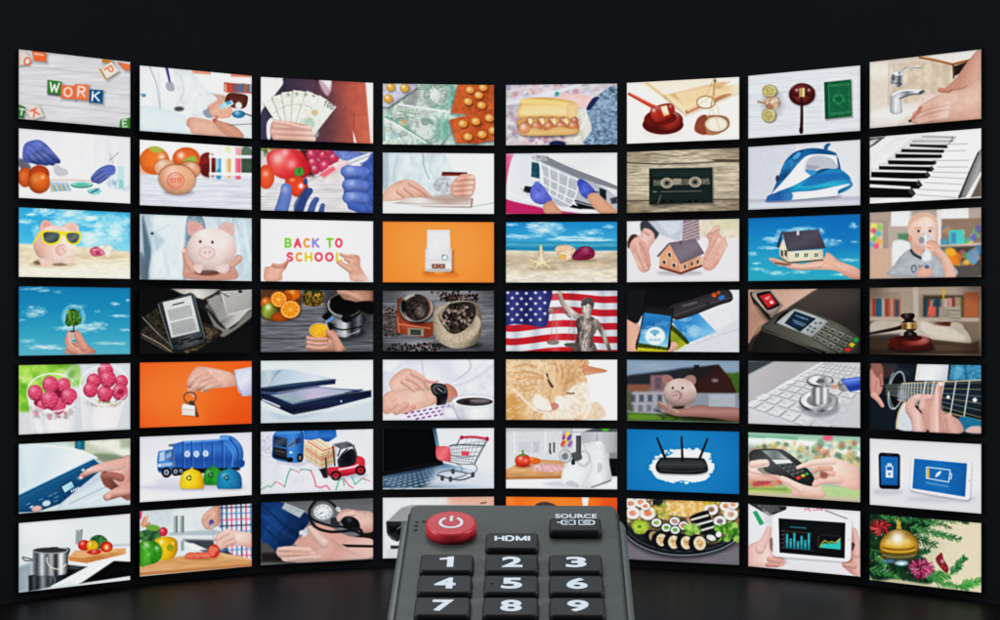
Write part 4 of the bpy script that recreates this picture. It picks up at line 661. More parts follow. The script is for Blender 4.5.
@pic(2, 7, 'toddler holding an inhaler mask in front of a toy shelf', '')
def _():
    B('b0a298', 'a89c94', ang=0)
    R(520, 35, 615, 80, 'a8948a', b=5); Q((520, 80, 600, 76, 600, 200, 520, 200), '9c8c80', b=6); R(520, 86, 578, 194, 'c8b098', b=6)
    for x, y, c in ((540, 100, 'e8e058'), (540, 120, 'd84c6c'), (560, 130, '4cb0b8'), (540, 150, '60b850'), (562, 165, 'e8a840'), (530, 176, '58a8c8'), (566, 105, '88c058'), (550, 182, 'e8487c'), (528, 138, 'e8e0a0')): E(x, y, 12, 12, c, b=7, a=.85)
    Q((520, 196, 620, 190, 620, 310, 520, 314), 'c2a088', b=6); R(612, 35, 830, 100, 'e2e4e6', b=6); R(700, 30, 800, 60, '9c8c84', b=6); Q((690, 36, 800, 32, 812, 100, 690, 100), 'aaa098', b=10, a=.8)
    R(640, 130, 700, 170, '3c7c58', b=8, a=.8); R(620, 165, 690, 240, 'd8dcdc', b=8); P((620, 170, 680, 165, 685, 230, 625, 300), 'e0e2e2', b=8)
    R(804, 30, 820, 180, 'd8d2cc', b=5); R(820, 22, 932, 72, 'e4e4e2', b=6); Q((820, 70, 985, 66, 985, 180, 820, 184), '8c7464', b=6); blobs(825, 110, 985, 172, ['4c9ca8', '58b86c', 'd8c84c', '5c5ca8', '8cb0b8', 'c87850', '4888a0'], 34, 6, 15, 5, .85)
    R(852, 116, 914, 174, '4cc0b8', b=5); R(860, 125, 880, 170, '4878b0', b=6, a=.8); Q((820, 178, 985, 168, 985, 182, 820, 190), 'c8b0a0', b=3)
    Q((820, 186, 985, 180, 985, 300, 840, 305), '4c4440', b=8); blobs(830, 195, 985, 270, ['d8682c', 'e8942c', 'c83c2c', '4888b8', 'e0c040', '5c9c58', '8878a0'], 40, 8, 18, 6, .85); E(862, 245, 32, 28, 'e88020', b=6, r=(.2, 8)); E(858, 208, 22, 18, 'e8a030', b=6); E(950, 225, 26, 30, '6898c0', b=8, a=.8)
    P((838, 270, 985, 262, 985, 305, 850, 310), '55504e', b=8)
    P((608, 306, 625, 260, 660, 215, 700, 192, 760, 200, 820, 196, 860, 250, 872, 306), 'a9adb4', n=(.1, 14), r=(.15, 12), b=3)
    P((696, 195, 715, 215, 745, 230, 740, 238, 705, 222, 690, 202), '3a3e44', b=3); Q((690, 150, 740, 170, 742, 222, 704, 205), 'd09a80', b=4)
    E(706, 276, 9, 14, '565e66', ring=6, b=3, a=.8); L((726, 262, 732, 276, 738, 262), 5, '565e66', b=3, a=.8, cv=False); L((732, 276, 732, 292), 5, '565e66', b=3, a=.8); L((756, 262, 757, 290), 5, '565e66', b=3, a=.7)
    P((684, 130, 680, 98, 690, 70, 716, 51, 748, 44, 782, 52, 803, 80, 806, 120, 802, 158, 782, 184, 746, 194, 712, 184, 692, 162), 'e8c0ac', r=(.16, 14), lt=(-110, .08, 20), g=(0, 'deb09a', 'f0d0c0', 'e8bca8')); P((684, 110, 690, 76, 716, 52, 750, 44, 784, 54, 800, 84, 770, 64, 730, 66, 700, 90), 'c8a080', b=7, a=.75)
    E(690, 152, 8, 16, 'd8947c', r=(.2, 5)); E(724, 120, 12, 6, 'c49480', b=4, a=.7); E(774, 120, 12, 6, 'c49480', b=4, a=.7); E(724, 120, 10, 4.5, 'e8e0dc', b=3); E(774, 120, 10, 4.5, 'e8e0dc', b=3); E(725, 120, 5.5, 5.5, '34343c', b=3); E(773, 120, 5.5, 5.5, '34343c', b=3); E(740, 90, 34, 16, 'f0d0c0', b=16, a=.6); L((712, 110, 724, 105, 736, 109), 3, 'b48468', b=3); L((764, 109, 776, 105, 788, 110), 3, 'b48468', b=3)
    E(750, 134, 7, 6, 'd89c88', b=4)
    P((724, 156, 736, 134, 754, 124, 772, 136, 782, 160, 768, 182, 740, 182), 'c4d0d8', a=.7, r=(.25, 5)); E(738, 158, 11, 14, '6c6470', b=4, a=.6)
    P((748, 180, 770, 158, 800, 166, 812, 190, 800, 215, 772, 222, 752, 205), 'dfa890', r=(.22, 8)); F((804, 205, 840, 250, 856, 306), (30, 50), 'dfb098', n=(.05, 20)); F((770, 185, 752, 178), 12, 'e8b8a4'); F((780, 204, 755, 196), 12, 'e4b29c')
    P((738, 225, 756, 200, 776, 206, 778, 240, 745, 246), 'dde2e4', b=3, r=(.2, 5)); L((754, 130, 756, 210), 4, 'eef2f4', b=3, a=.8); P((722, 285, 745, 262, 772, 268, 784, 285, 770, 308, 720, 308), 'dca68e', r=(.2, 7)); E(760, 268, 10, 8, '4c6c9c', b=3)
# ------------------------------------------------------------------ row 3
@pic(3, 0, 'fingers holding a light bulb with a little tree against the sky', '')
def _():
    B('1484b4', '1f92bc', '3ca6c4', '64b8cc', ang=90)
    for a in ((80, 36, 60, 9, .6), (120, 44, 30, 8), (84, 130, 50, 26), (180, 50, 20, 8, .5), (418, 98, 26, 8), (470, 84, 12, 7), (440, 148, 50, 8), (290, 200, 90, 22), (210, 198, 50, 12), (345, 188, 50, 16), (120, 275, 70, 14), (60, 252, 40, 10, .6), (400, 262, 80, 9, .7), (460, 206, 26, 6), (170, 282, 60, 8), (30, 165, 20, 6, .6), (345, 130, 16, 7, .5), (262, 110, 50, 14, .5)): cloud(*a, c='eef4f4')
    E(246, 152, 48, 48, 'b8e0e4', ring=4, a=.55); E(246, 152, 47, 47, 'e0f4f4', a=.16); L(arc(246, 152, 38, 38, 150, 230), 7, 'fff', b=6, a=.5); L(arc(246, 152, 40, 40, -30, 30), 6, 'fff', b=6, a=.4)
    L((247, 185, 247, 212), 5, '4c3420'); 
    P((212, 176, 216, 152, 224, 136, 232, 124, 246, 118, 262, 128, 270, 146, 278, 158, 274, 176, 256, 188, 240, 186, 224, 192), '3c6c2c', b=4, n=(.7, 6), r=(.2, 7)); blobs(220, 128, 272, 184, ['6c9c3c', '24481c', '4c8030', '88b050'], 40, 3, 7, 3, .8)
    Q((228, 210, 266, 210, 262, 218, 232, 218), '34342c'); Q((234, 216, 260, 216, 256, 246, 238, 246), 'd8dcdc', r=(.3, 3)); L((236, 226, 258, 226), 3, '8c9494'); L((236, 236, 258, 236), 3, '8c9494')
    P((212, 240, 224, 210, 234, 214, 236, 250, 262, 256, 250, 216, 262, 210, 280, 226, 300, 262, 336, 302, 214, 304, 222, 276, 210, 262), 'd89880', r=(.22, 8), g=(0, 'e2ac98', 'cb8468')); F((258, 226, 272, 250, 288, 280), (24, 34), 'df9f8a'); F((228, 226, 230, 256, 240, 284), (20, 24), 'e6b4a0'); F((226, 282, 250, 296), 24, 'dc9c86'); L((240, 262, 262, 276), 4, 'a4503c', b=4, a=.6)
@pic(3, 1, 'e-reader with a page of text on top of old books, in dark light', '')
def _():
    B('0a0b0b', '101112')
    P((640, 34, 985, 36, 985, 120, 930, 200, 870, 220, 820, 170, 780, 120, 700, 60), '1c1c1c', b=4)
    Q((650, 36, 860, 34, 820, 60, 780, 80, 690, 56), '9c9892', b=5, g=(0, 'd8d4cc', '8c8884')); Q((790, 110, 830, 60, 985, 36, 985, 110, 930, 170, 880, 205), '8c8a86', b=5, g=(30, '3c3a38', 'b4b2ae', 'd4d2cc'))
    m = G([(850, 46), (985, 40), (985, 120), (880, 150)]); Q(C4(m, 0, 0, 1, 1), 'c0beba', b=5); textlines(m, .06, .05, .95, .9, 12, '555', 2.2, .8); L((840, 44, 888, 70), 3, '3c3a38', b=3); E(935, 48, 8, 6, '2c2c2c', b=3)
    m = G([(795, 80), (850, 60), (890, 150), (850, 170)]); Q(C4(m, 0, 0, 1, 1), 'a8a6a2', b=6, a=.8); textlines(m, .05, .05, .95, .95, 8, '666', 2, .7)
    P((800, 130, 850, 190, 900, 200, 960, 140, 985, 120, 985, 150, 900, 215, 850, 230), 'b4b0a8', b=5, a=.6)
    P((525, 225, 560, 180, 620, 140, 700, 150, 840, 200, 850, 230, 730, 300, 640, 298), '2c2620', b=3, n=(.6, 8)); L((530, 225, 600, 262, 650, 296), 5, '8c8478', b=3); L((526, 236, 600, 276, 640, 298), 3, '5c564c', b=2); L((535, 160, 640, 270), 3, '8a8880', b=2.5); Q((540, 150, 600, 110, 640, 240, 640, 280), '2a251c', n=(.9, 7)); Q((760, 180, 845, 215, 760, 290, 700, 298), '4a4030', n=(.9, 8), b=3)
    L((530, 152, 640, 262, 720, 300), 4, '706c64', b=2.5)
    Q((594, 98, 604, 88, 730, 52, 744, 60, 792, 240, 786, 258, 680, 292, 652, 286), '303438', r=(.3, 5), g=(0, '24282b', '4c5256', '33383b'), sh=(5, 6, 9, .8)); L((596, 100, 654, 284), 4, '6c7478', b=2.5); L((744, 62, 790, 240), 3, '80888c', b=2, a=.8)
    m = G([(614, 92), (732, 64), (768, 212), (650, 240)]); Q(C4(m, 0, 0, 1, 1), 'c4c6c6', g=(70, 'cfd1d1', 'acaeb0')); textlines(m, .32, .1, .7, .17, 1, '333', 5, .9); textlines(m, .1, .24, .9, .55, 9, '444', 1.8, .75); textlines(m, .1, .6, .9, .94, 10, '444', 1.8, .75)
    for x, y in ((668, 262), (690, 264), (720, 244), (700, 248), (730, 252), (752, 243), (768, 240), (775, 244)): L((x - 8, y + 3, x + 8, y - 3), 6, '0e1012', b=2.5)
@pic(3, 2, 'juicer being operated above a glass of orange juice and cut oranges', '')
def _():
    B('8a8a90', '6e7076', n=(.1, 30)); wood([(20, 38), (482, 38), (482, 294), (20, 292)], '77797f', 5, '34343a', .3, 70, 6, 3)
    Q((280, 38, 484, 38, 484, 200, 440, 230, 300, 180), '3c3a40', b=30, a=.8); Q((300, 210, 484, 190, 484, 294, 360, 294), '5c5e66', b=20, a=.6); L((200, 290, 484, 270), 5, 'a8aab0', b=6, a=.5); L((190, 240, 480, 258), 4, '3c3c42', b=4, a=.6)
    P((20, 50, 60, 40, 170, 42, 190, 90, 150, 160, 80, 172, 22, 150), '6c4c30', b=6)
    E(42, 96, 24, 26, 'd87820', r=(.3, 8), hl=(36, 86, 8, .4)); E(150, 58, 34, 26, 'e07c10', r=(.3, 8), hl=(150, 48, 10, .4)); E(56, 128, 34, 34, '7c9430', r=(.35, 10), hl=(50, 112, 12, .6), g=(20, 'a8c050', '8c8c38', '50701c')); E(100, 152, 36, 20, 'b86014', r=(.3, 8)); E(130, 70, 20, 16, 'c86410', r=(.3, 7))
    for x, y, rx, ry, ro in ((94, 80, 34, 33, 20), (142, 122, 42, 38, -10)):
        E(x, y, rx, ry, 'e87c0c', ro, sh=(2, 4, 8, .5)); E(x, y, rx * .88, ry * .88, 'f4d8a0', ro); E(x, y, rx * .8, ry * .8, 'f09014', ro, n=(.1, 6))
        for i in range(9): a = i * .7; L((x, y, x + rx * .78 * math.cos(a), y + ry * .78 * math.sin(a)), 2, 'f8d890', b=1.8, a=.8)
    E(236, 72, 44, 38, '7c6420', r=(.4, 10), n=(.8, 8)); blobs(196, 50, 276, 104, ['b89838', '4c4018', 'd8b850', '302810'], 60, 3, 6, 2.5, .7); P((196, 40, 210, 52, 220, 42, 240, 54, 262, 40), '3c4c2c', b=4)
    E(370, 215, 78, 30, '26262c', b=14, a=.8); P((292, 140, 440, 140, 442, 190, 420, 226, 370, 238, 316, 226, 298, 190), '54585e', g=(0, '1c1e22', '9ca0a6', 'd4d6da', '2c2e34', '7c8088', '202226'), r=(.3, 8)); L((305, 190, 360, 206, 436, 192), 5, '15161a', b=3); L((310, 212, 370, 228, 426, 210), 4, 'b8bcc0', b=3)
    E(366, 110, 74, 56, '131316', r=(.2, 8)); E(366, 104, 70, 48, 'a8a8a0', ring=4, a=.7); E(370, 98, 56, 36, '0c0c0e'); L(arc(366, 104, 66, 46, 100, 200), 6, 'd8d8d4', b=4, a=.8); E(330, 160, 36, 20, '8c9096', b=5, a=.7, n=(.3, 6)); E(375, 160, 22, 16, '17181c', b=4); P((274, 150, 300, 130, 312, 146, 300, 164, 282, 162), '15161a'); Q((292, 166, 316, 148, 322, 158, 300, 176), '6ca0d0', b=3); L((292, 170, 290, 190, 300, 210), 8, 'a8acb4', b=3)
    P((338, 44, 352, 38, 484, 38, 484, 96, 440, 104, 400, 88, 360, 78), 'a87c64', r=(.3, 10), n=(.1, 14), g=(0, 'ccA088'.lower(), '9c705a')); F((345, 48, 380, 56, 420, 74), 22, 'd0a48c'); P((400, 96, 484, 90, 484, 140, 440, 130), '0e0e12', b=6)
    P((220, 260, 250, 230, 300, 240, 310, 206, 330, 216, 352, 262, 366, 292, 216, 292), 'c89880', r=(.25, 10), g=(90, 'd8ac98', 'b08068')); Q((222, 210, 300, 206, 296, 262, 232, 262), 'd88c10', r=(.2, 6), g=(0, 'e8a020', 'c87408')); E(260, 206, 38, 26, 'f4b830', r=(.1, 5), n=(.12, 8)); E(260, 206, 40, 28, 'f8e8c0', ring=2.5, a=.7)
    for y in (240, 258, 276): F((214, y, 250, y + 6, 290, y + 4), (17, 15), 'd8aa98')
    F((300, 216, 326, 244, 342, 280), (22, 40), 'd2a08a')
@pic(3, 3, 'copper coffee grinder beside an open sack of coffee beans', '')
def _():
    B('88888c', '707278', n=(.12, 30)); wood([(524, 40), (985, 40), (985, 290), (524, 290)], '80828a', 5, '4c4c52', .3, 70, 6, 3); Q((524, 40, 985, 40, 985, 80, 524, 70), 'a4a4a8', b=30, a=.5)
    def beans(x0, y0, x1, y1, n, s=1): 
        for i in range(n):
            x = Z.rng.uniform(x0, x1); y = Z.rng.uniform(y0, y1); E(x, y, 6 * s, 4 * s, Z.rng.choice(['2c1e1a', '483430', '1c1412', '6c544c']), Z.rng.uniform(0, 180), b=2)
    beans(530, 110, 600, 230, 70); beans(760, 60, 920, 90, 60); beans(540, 262, 760, 292, 80); beans(700, 44, 985, 70, 16); beans(780, 66, 840, 84, 30)
    P((526, 150, 560, 140, 600, 170, 600, 230, 540, 230, 526, 200), '5c504e', n=(.7, 6), b=6, a=.7)
    Q((584, 76, 604, 72, 600, 150, 700, 176, 735, 170, 730, 232, 700, 240, 580, 218), '9c4424', r=(.25, 6), n=(.15, 8), g=(0, 'b85430', '8c3c20', 'a84c28')); L((590, 182, 720, 200), 5, 'd8805c', b=3); L((586, 154, 590, 216), 5, 'e09470', b=3, a=.8); Q((626, 196, 694, 200, 694, 234, 626, 230), 'a8947c', r=(.3, 3)); Q((638, 204, 682, 206, 682, 228, 638, 226), '3c4c48', n=(.3, 6))
    E(662, 116, 70, 60, '4c4444', sh=(2, 6, 10, .6), r=(.3, 8), g=(0, 'a8988c', '3c3434', '5c4c48', 'c89c88')); E(664, 116, 54, 48, '3a302e', n=(.9, 6)); E(662, 114, 66, 57, 'd8d0c8', ring=3, a=.7); L(arc(662, 116, 62, 54, 180, 260), 8, 'dcd8d4', b=5, a=.7); E(680, 130, 20, 24, '8c8078', b=8, n=(.5, 6), a=.6); E(610, 108, 12, 26, '18141a', b=5)
    E(835, 270, 100, 18, '2c2a2e', b=12, a=.8)
    P((732, 150, 742, 116, 790, 96, 850, 84, 900, 90, 926, 120, 932, 170, 928, 230, 900, 268, 830, 284, 780, 270, 740, 236), 'b8a890', n=(.14, 7), r=(.28, 20), g=(0, 'd0c2ac', 'b8a88e', '8c7c68')); P((752, 146, 772, 114, 800, 98, 860, 90, 900, 100, 908, 140, 880, 190, 830, 222, 790, 210), '38302c', n=(.8, 6))
    g = Z.rng
    for i in range(110): 
        a = g.uniform(0, 6.3); q = g.uniform(0, 1) ** .5; E(832 + 62 * q * math.cos(a), 156 + 56 * q * math.sin(a), 8, 5.5, g.choice(['241a18', '54443c', '7c6a60', '3c2e2a', '9c8a80']), g.uniform(0, 180), b=2)
    P((750, 160, 770, 200, 830, 226, 890, 200, 910, 150, 930, 180, 900, 240, 830, 262, 770, 240), 'c4b49c', n=(.14, 6), b=5, r=(.12, 8)); P((752, 146, 762, 116, 800, 94, 792, 110, 770, 150, 800, 210), 'ccbea6', b=5, a=.7)
    for q in ((524, 40), (985, 40), (524, 290), (985, 290)): E(q[0], q[1], 80, 50, '26262c', b=60, a=.5)
@pic(3, 4, 'bronze statue of justice with scales in front of a stars and stripes flag', '')
def _():
    B('b8bcc8')
    n = 9
    for i in range(n + 1):
        y = 36 + i * 27.5; c = 'c0202c' if i % 2 else 'd8d8e0'
        P([(x, y + 9 * math.sin(x / 70 + 1) - (x - 250) * .015 + dy) for x, dy in [(0, 0), (60, 0), (120, 0), (180, 0), (240, 0), (300, 0), (360, 0), (420, 0), (500, 0), (500, 29), (420, 29), (360, 29), (300, 29), (240, 29), (180, 29), (120, 29), (60, 29), (0, 29)]], c, b=2.5)
    for x in (60, 140, 225, 300, 420, 470): L((x, 30, x + 14, 160, x + 4, 300), 26, '20243c' if x != 225 else 'fff', b=24, a=.22)
    P((15, 35, 100, 36, 212, 38, 206, 110, 194, 190, 120, 184, 60, 180, 15, 178), '2a2c64', b=3, g=(0, '343878', '20225a', '3a3e80', '24265c'))
    for j in range(6):
        for i in range(5):
            x = 36 + i * 38 + (j % 2) * 18; y = 52 + j * 22 + 3 * math.sin(i)
            if x < 200:
                q = []
                for k in range(10): a = -math.pi / 2 + k * math.pi / 5; rr = 9 if k % 2 == 0 else 4; q.append((x + rr * math.cos(a), y + rr * .9 * math.sin(a)))
                Q(q, 'e6e8f2', b=1.6)
    for p in ((225, 115, 212, 250), (226, 115, 240, 250), (296, 160, 278, 260), (296, 160, 316, 262)): L(p, 2, '8c7c70', cv=False, a=.85)
    F((204, 120, 250, 116, 292, 152), 7, '7c6c68', cv=False); P((196, 252, 220, 246, 246, 252, 238, 264, 206, 264), '8c8078', r=(.3, 4)); P((268, 262, 300, 258, 330, 262, 322, 274, 280, 274), '5c5450', r=(.3, 4)); E(212, 126, 10, 12, '8c8078', b=4, n=(.4, 5))
    F((250, 60, 262, 95, 300, 135, 345, 165), (16, 30), '9c8c84', g=(0, 'd4c8c0', '6c5e5a')); F((248, 44, 252, 62), 14, 'b8aaa0'); F((232, 54, 262, 52), 7, 'c4b8b0', cv=False)
    P((316, 170, 340, 150, 380, 150, 404, 176, 398, 210, 384, 240, 398, 294, 304, 294, 318, 240, 322, 210), '6c605c', n=(.5, 9, 16), r=(.35, 8), g=(0, '4c4240', 'b0a49c', '5c504e', '8c7e78')); F((396, 172, 424, 215, 452, 286), (26, 16), 'a09088', g=(0, '6c5e5a', 'c8bcb4', '5c504c'))
    P((336, 100, 344, 78, 368, 72, 386, 86, 386, 110, 378, 140, 372, 156, 350, 156, 340, 130), '8c7e78', r=(.35, 7), n=(.25, 7), g=(0, 'd0c4bc', '6c5e5a')); P((340, 92, 352, 74, 376, 74, 390, 92, 384, 118, 372, 100), '54484a', n=(.5, 5), b=3); Q((336, 96, 362, 92, 362, 102, 338, 106), '4c4446', b=2); L((350, 110, 350, 128), 5, 'e0d8d0', b=3)
    for i in range(16): x = Z.rng.uniform(318, 394); y = Z.rng.uniform(165, 280); L((x, y, x - 6, y + 20), 3.5, Z.rng.choice(['d8ccc4', '3c3432', 'b0a49c']), b=2.5, a=.7)
@pic(3, 5, 'phone and remote control lying on a printed landscape photo', '')
def _():
    B('d4d6dc', 'dfe0e6', ang=0)
    Q((700, 170, 985, 80, 985, 290, 700, 290), 'd8dae0', b=5, n=(.03, 30)); Q((800, 250, 985, 160, 985, 290, 780, 290), 'c8cad0', b=14, a=.7); L((740, 288, 850, 246, 985, 200), 3, 'b4b8c0', b=4, a=.8)
    Q((706, 168, 810, 128, 890, 212, 776, 258), '3c8cc8', g=(30, '2c7cbc', '5ca4d4', '88c0dc')); cloud(800, 212, 50, 26, .85, 'e6f0f4'); cloud(760, 160, 30, 14, .6, 'cfe4ee'); Q((700, 190, 776, 258, 730, 288, 692, 288), 'a8a818', g=(60, '7c8c20', 'c4bc20')); P((706, 182, 735, 205, 776, 250, 770, 262, 730, 225, 702, 200), '2c4418', n=(.5, 5), b=3); Q((750, 180, 890, 212, 880, 222, 800, 240), '88b8dc', b=12, a=.5)
    P((522, 38, 920, 34, 900, 44, 760, 100, 720, 120, 610, 120, 560, 190, 530, 170), '0d0e10', b=3); P((522, 150, 550, 160, 580, 200, 570, 290, 522, 290), 'd9a48c', r=(.15, 9)); Q((522, 40, 600, 40, 590, 130, 560, 180, 524, 160), '15171a', b=4)
    P((700, 108, 800, 76, 900, 42, 940, 40, 958, 66, 950, 88, 900, 104, 780, 150, 716, 160), '1c181c', r=(.3, 6), g=(70, '38343a', '100e12')); L((720, 146, 850, 100, 950, 72), 4, '5c585e', b=3, a=.7)
    L((755, 106, 808, 92), 9, '605a64', b=3.5, a=.8, cv=False); E(882, 62, 10, 9, 'e04818', b=2.5); E(912, 72, 13, 9, '2c6cb0', -20, b=2.5); E(900, 52, 7, 6, 'c84c24', b=2.5); E(832, 82, 8, 6, '38343c', b=3); E(856, 96, 10, 6, '2e2a32', b=3)
    F((716, 270, 690, 290), 34, 'dba890')
    P((596, 112, 610, 108, 708, 114, 716, 124, 704, 220, 690, 290, 566, 290, 578, 200), '141618', r=(.3, 4), g=(90, '34383c', '101214')); m = G([(596, 134), (706, 148), (690, 282), (568, 276)])
    Q(C4(m, 0, 0, 1, 1), '2c80bc', g=(90, '1c68a8', '4c9ccc', 'a8d0e0')); cloud(*m(.4, .6), 50, 30, .85, 'e4eef4'); cloud(*m(.7, .3), 40, 14, .5, 'cfe4ee'); Q([m(0, .88), m(1, .96), m(1, 1.05), m(0, 1.05)], '3c5014', n=(.6, 5), b=3); Q([m(0, 1.0), m(1, 1.04), m(1, 1.1), m(0, 1.1)], 'c0b820', b=3)
    E(640, 230, 42, 38, 'e8f2f6', b=2.5, a=.93); E(640, 230, 40, 36, '4ca0c8', ring=2, a=.7)
    for rr in (8, 15, 22): L(arc(639, 226, rr, rr * .9, 215, 325, 8), 4, '2c84b4', b=1.8)
    E(639, 226, 4, 4, '2c84b4'); 
    for i in range(6): L((618 + i * 8, 242, 618 + i * 8, 249), 4, '4c94bc', b=2, a=.8)
@pic(3, 6, 'smartwatch with a red face held over a card payment terminal', '')
def _():
    B('38302c', '4c4440', '302c2a', ang=0); E(380, 70, 130, 60, '5c5450', b=60, a=.6)
    P((15, 34, 285, 34, 280, 50, 200, 104, 180, 120, 140, 140, 60, 200, 15, 260), 'c4a08c', b=3, g=(40, '9c7c6c', 'd8b8a4', 'c09884'), n=(.04, 30)); P((90, 34, 285, 34, 278, 52, 180, 110, 160, 100), 'd0b09c', b=14, a=.7)
    P((30, 60, 44, 54, 84, 100, 120, 170, 100, 182, 60, 130), '2c2826', r=(.3, 5)); P((48, 100, 90, 150, 110, 180, 70, 215, 20, 240, 15, 150), 'b08c78', b=8, a=.8)
    P((36, 62, 52, 46, 102, 38, 118, 44, 160, 98, 156, 114, 128, 150, 104, 140, 70, 104), '9c9084', r=(.35, 5), g=(60, 'c8bcb0', '6c6058')); P((56, 64, 70, 52, 106, 46, 116, 52, 150, 98, 142, 110, 106, 124, 92, 116), '1c1c1e', r=(.2, 4)); Q((66, 66, 112, 54, 142, 98, 104, 116), 'b8242c', g=(50, 'cc343c', 'a01c24')); L((92, 76, 108, 70), 5, 'f0c0c0', b=2.5); E(118, 92, 8, 7, 'f4c8c4', b=2.5, n=(.3, 4)); L((96, 80, 108, 80), 3, 'f0c0c0', b=2)
    P((74, 200, 110, 166, 180, 120, 220, 112, 280, 132, 400, 182, 470, 228, 480, 250, 455, 302, 330, 304, 200, 250, 110, 222), '4c4c46', r=(.3, 8), g=(40, '5c5c54', '6c6c62', '3c3c36')); P((30, 290, 60, 230, 92, 206, 200, 254, 340, 304, 20, 304), '1e1c1a', b=5, g=(0, '2c2826', '141210')); L((84, 210, 180, 244, 320, 300), 4, '78786c', b=3, a=.7)
    P((132, 180, 150, 150, 184, 128, 210, 120, 190, 130, 150, 172), '0c0c0c', b=3); P((142, 172, 200, 126, 232, 124, 342, 166, 340, 182, 290, 232, 262, 228, 230, 214, 150, 182), 'a8acae', r=(.25, 4), g=(60, 'bcc0c2', '8c9092')); Q((172, 178, 214, 128, 302, 160, 236, 214), '16283c', g=(60, '20384e', '101c2c'))
    for x0, y0, x1, y1 in ((218, 146, 250, 158), (208, 166, 258, 184), (214, 176, 250, 190), (244, 156, 268, 164)): L((x0, y0, x1, y1), 5, '7ca0b8', b=2.5, a=.85)
    for i, (x, y) in enumerate(((300, 178), (320, 178), (278, 192), (296, 200), (268, 206), (286, 214))): E(x, y, 7, 5, '5c6468', b=2.5, a=.8)
    m = G([(336, 182), (460, 236), (400, 308), (286, 244)])
    for j in range(3):
        for i in range(4):
            u0 = .03 + i * .25; v0 = .04 + j * .33; Q(C4(m, u0, v0 + .03, u0 + .21, v0 + .28), '202020', b=2); Q(C4(m, u0, v0, u0 + .2, v0 + .24), 'b4b4ac' if i < 3 else '8c8c84', r=(.3, 4)); Q(C4(m, u0 + .03, v0 + .05, u0 + .17, v0 + .2), '54544e', b=2); 
    for i, cc in enumerate(('c83828', 'd8b828', '2ca04c')): x = 434 + i * 17; y = 292 - i * 20; Q((x - 16, y - 4, x - 2, y - 16, x + 14, y - 6, x, y + 8), cc, r=(.2, 4))
@pic(3, 7, 'judge gavel on its block in front of law books', '')
def _():
    B('a89888', '8c8074', ang=90)
    Q((520, 28, 975, 22, 975, 60, 520, 64), 'b0a294', b=10); R(530, 50, 700, 158, 'a49484', b=6); books(534, 70, 650, 152, ['a8584c', '2c7c9c', '94442c', 'b8a898', '1c6484', 'c87c5c', 'b04838'], 15, 6); R(650, 50, 700, 150, 'b0a090', b=8); L((712, 30, 716, 170), 22, 'c4b8ac', b=8)
    R(745, 64, 975, 156, '58483c', b=8); books(748, 70, 905, 152, ['c8b8a8', '8c9c54', 'a83c34', 'd87c6c', '3c4c54', 'b8a090', 'c8bcae', '2c6478'], 17, 6); R(912, 50, 975, 154, 'b4704c', b=6); R(765, 110, 798, 150, 'd86c5c', b=7)
    Q((520, 152, 975, 156, 975, 174, 520, 170), 'c0b0a0', b=6); Q((520, 170, 975, 174, 975, 300, 520, 306), '8c7c6e', b=8)
    L((828, 32, 828, 80), 8, 'c8a04c', b=4); E(828, 50, 8, 12, 'd8b05c', b=4); L((760, 150, 790, 80), 3, 'd8b8a0', b=4, a=.5)
    Q((810, 112, 898, 110, 900, 170, 808, 174), 'a8a094', b=5, n=(.2, 40, 3)); P((788, 180, 860, 176, 858, 212, 790, 210), '6c3420', b=4, r=(.2, 5)); P((860, 176, 900, 180, 912, 200, 890, 212, 862, 210), 'c4b8a8', b=5)
    P((522, 190, 560, 168, 640, 170, 730, 166, 800, 190, 905, 196, 938, 262, 800, 250, 700, 240, 522, 240), 'c2b8aa', b=4, n=(.04, 30)); P((740, 170, 800, 182, 880, 210, 920, 246, 820, 240, 740, 210), 'dcd4c8', b=10, a=.8); L((700, 236, 820, 252, 935, 264), 3, '6c6054', b=3)
    Q((520, 238, 680, 240, 938, 264, 975, 250, 975, 304, 520, 308), '4c3c30', b=8, g=(90, '5c4a3c', '3a2c22')); E(850, 285, 120, 14, '6c5848', b=14, a=.7)
    F((524, 222, 600, 208, 660, 194), (7, 16), '241818', cv=False); L((524, 216, 640, 194), 3, '6c5c54', b=2.5, a=.8); Q((522, 226, 650, 222, 640, 244, 522, 242), '2c2420', b=8, a=.7)
    E(696, 284, 96, 14, '1c1210', b=8, a=.8); E(692, 270, 94, 24, '5c1c1c', r=(.35, 9)); E(692, 250, 88, 22, '7c2424', r=(.3, 8), g=(0, '5c1818', '9c4038', 'b85c50', '5c1818'), hl=(755, 246, 18, .3)); E(690, 240, 50, 12, '4c1414', b=4)
    P((652, 150, 660, 140, 700, 138, 710, 148, 702, 166, 716, 176, 716, 204, 704, 210, 720, 226, 700, 242, 674, 240, 664, 220, 678, 208, 656, 200, 654, 178, 668, 166), '2a1816', r=(.4, 7), hl=((676, 148, 9, .3), (690, 222, 9, .3))); Q((654, 176, 716, 174, 717, 202, 656, 204), 'b08c50', g=(0, '6c4c24', 'e8d0a0', '8c6830', 'c8a868')); L((655, 180, 716, 178), 2, 'f0e0c0', a=.6)
    for q in ((520, 30), (975, 25), (520, 300), (975, 300)): E(q[0], q[1], 60, 40, '2c2018', b=50, a=.4)
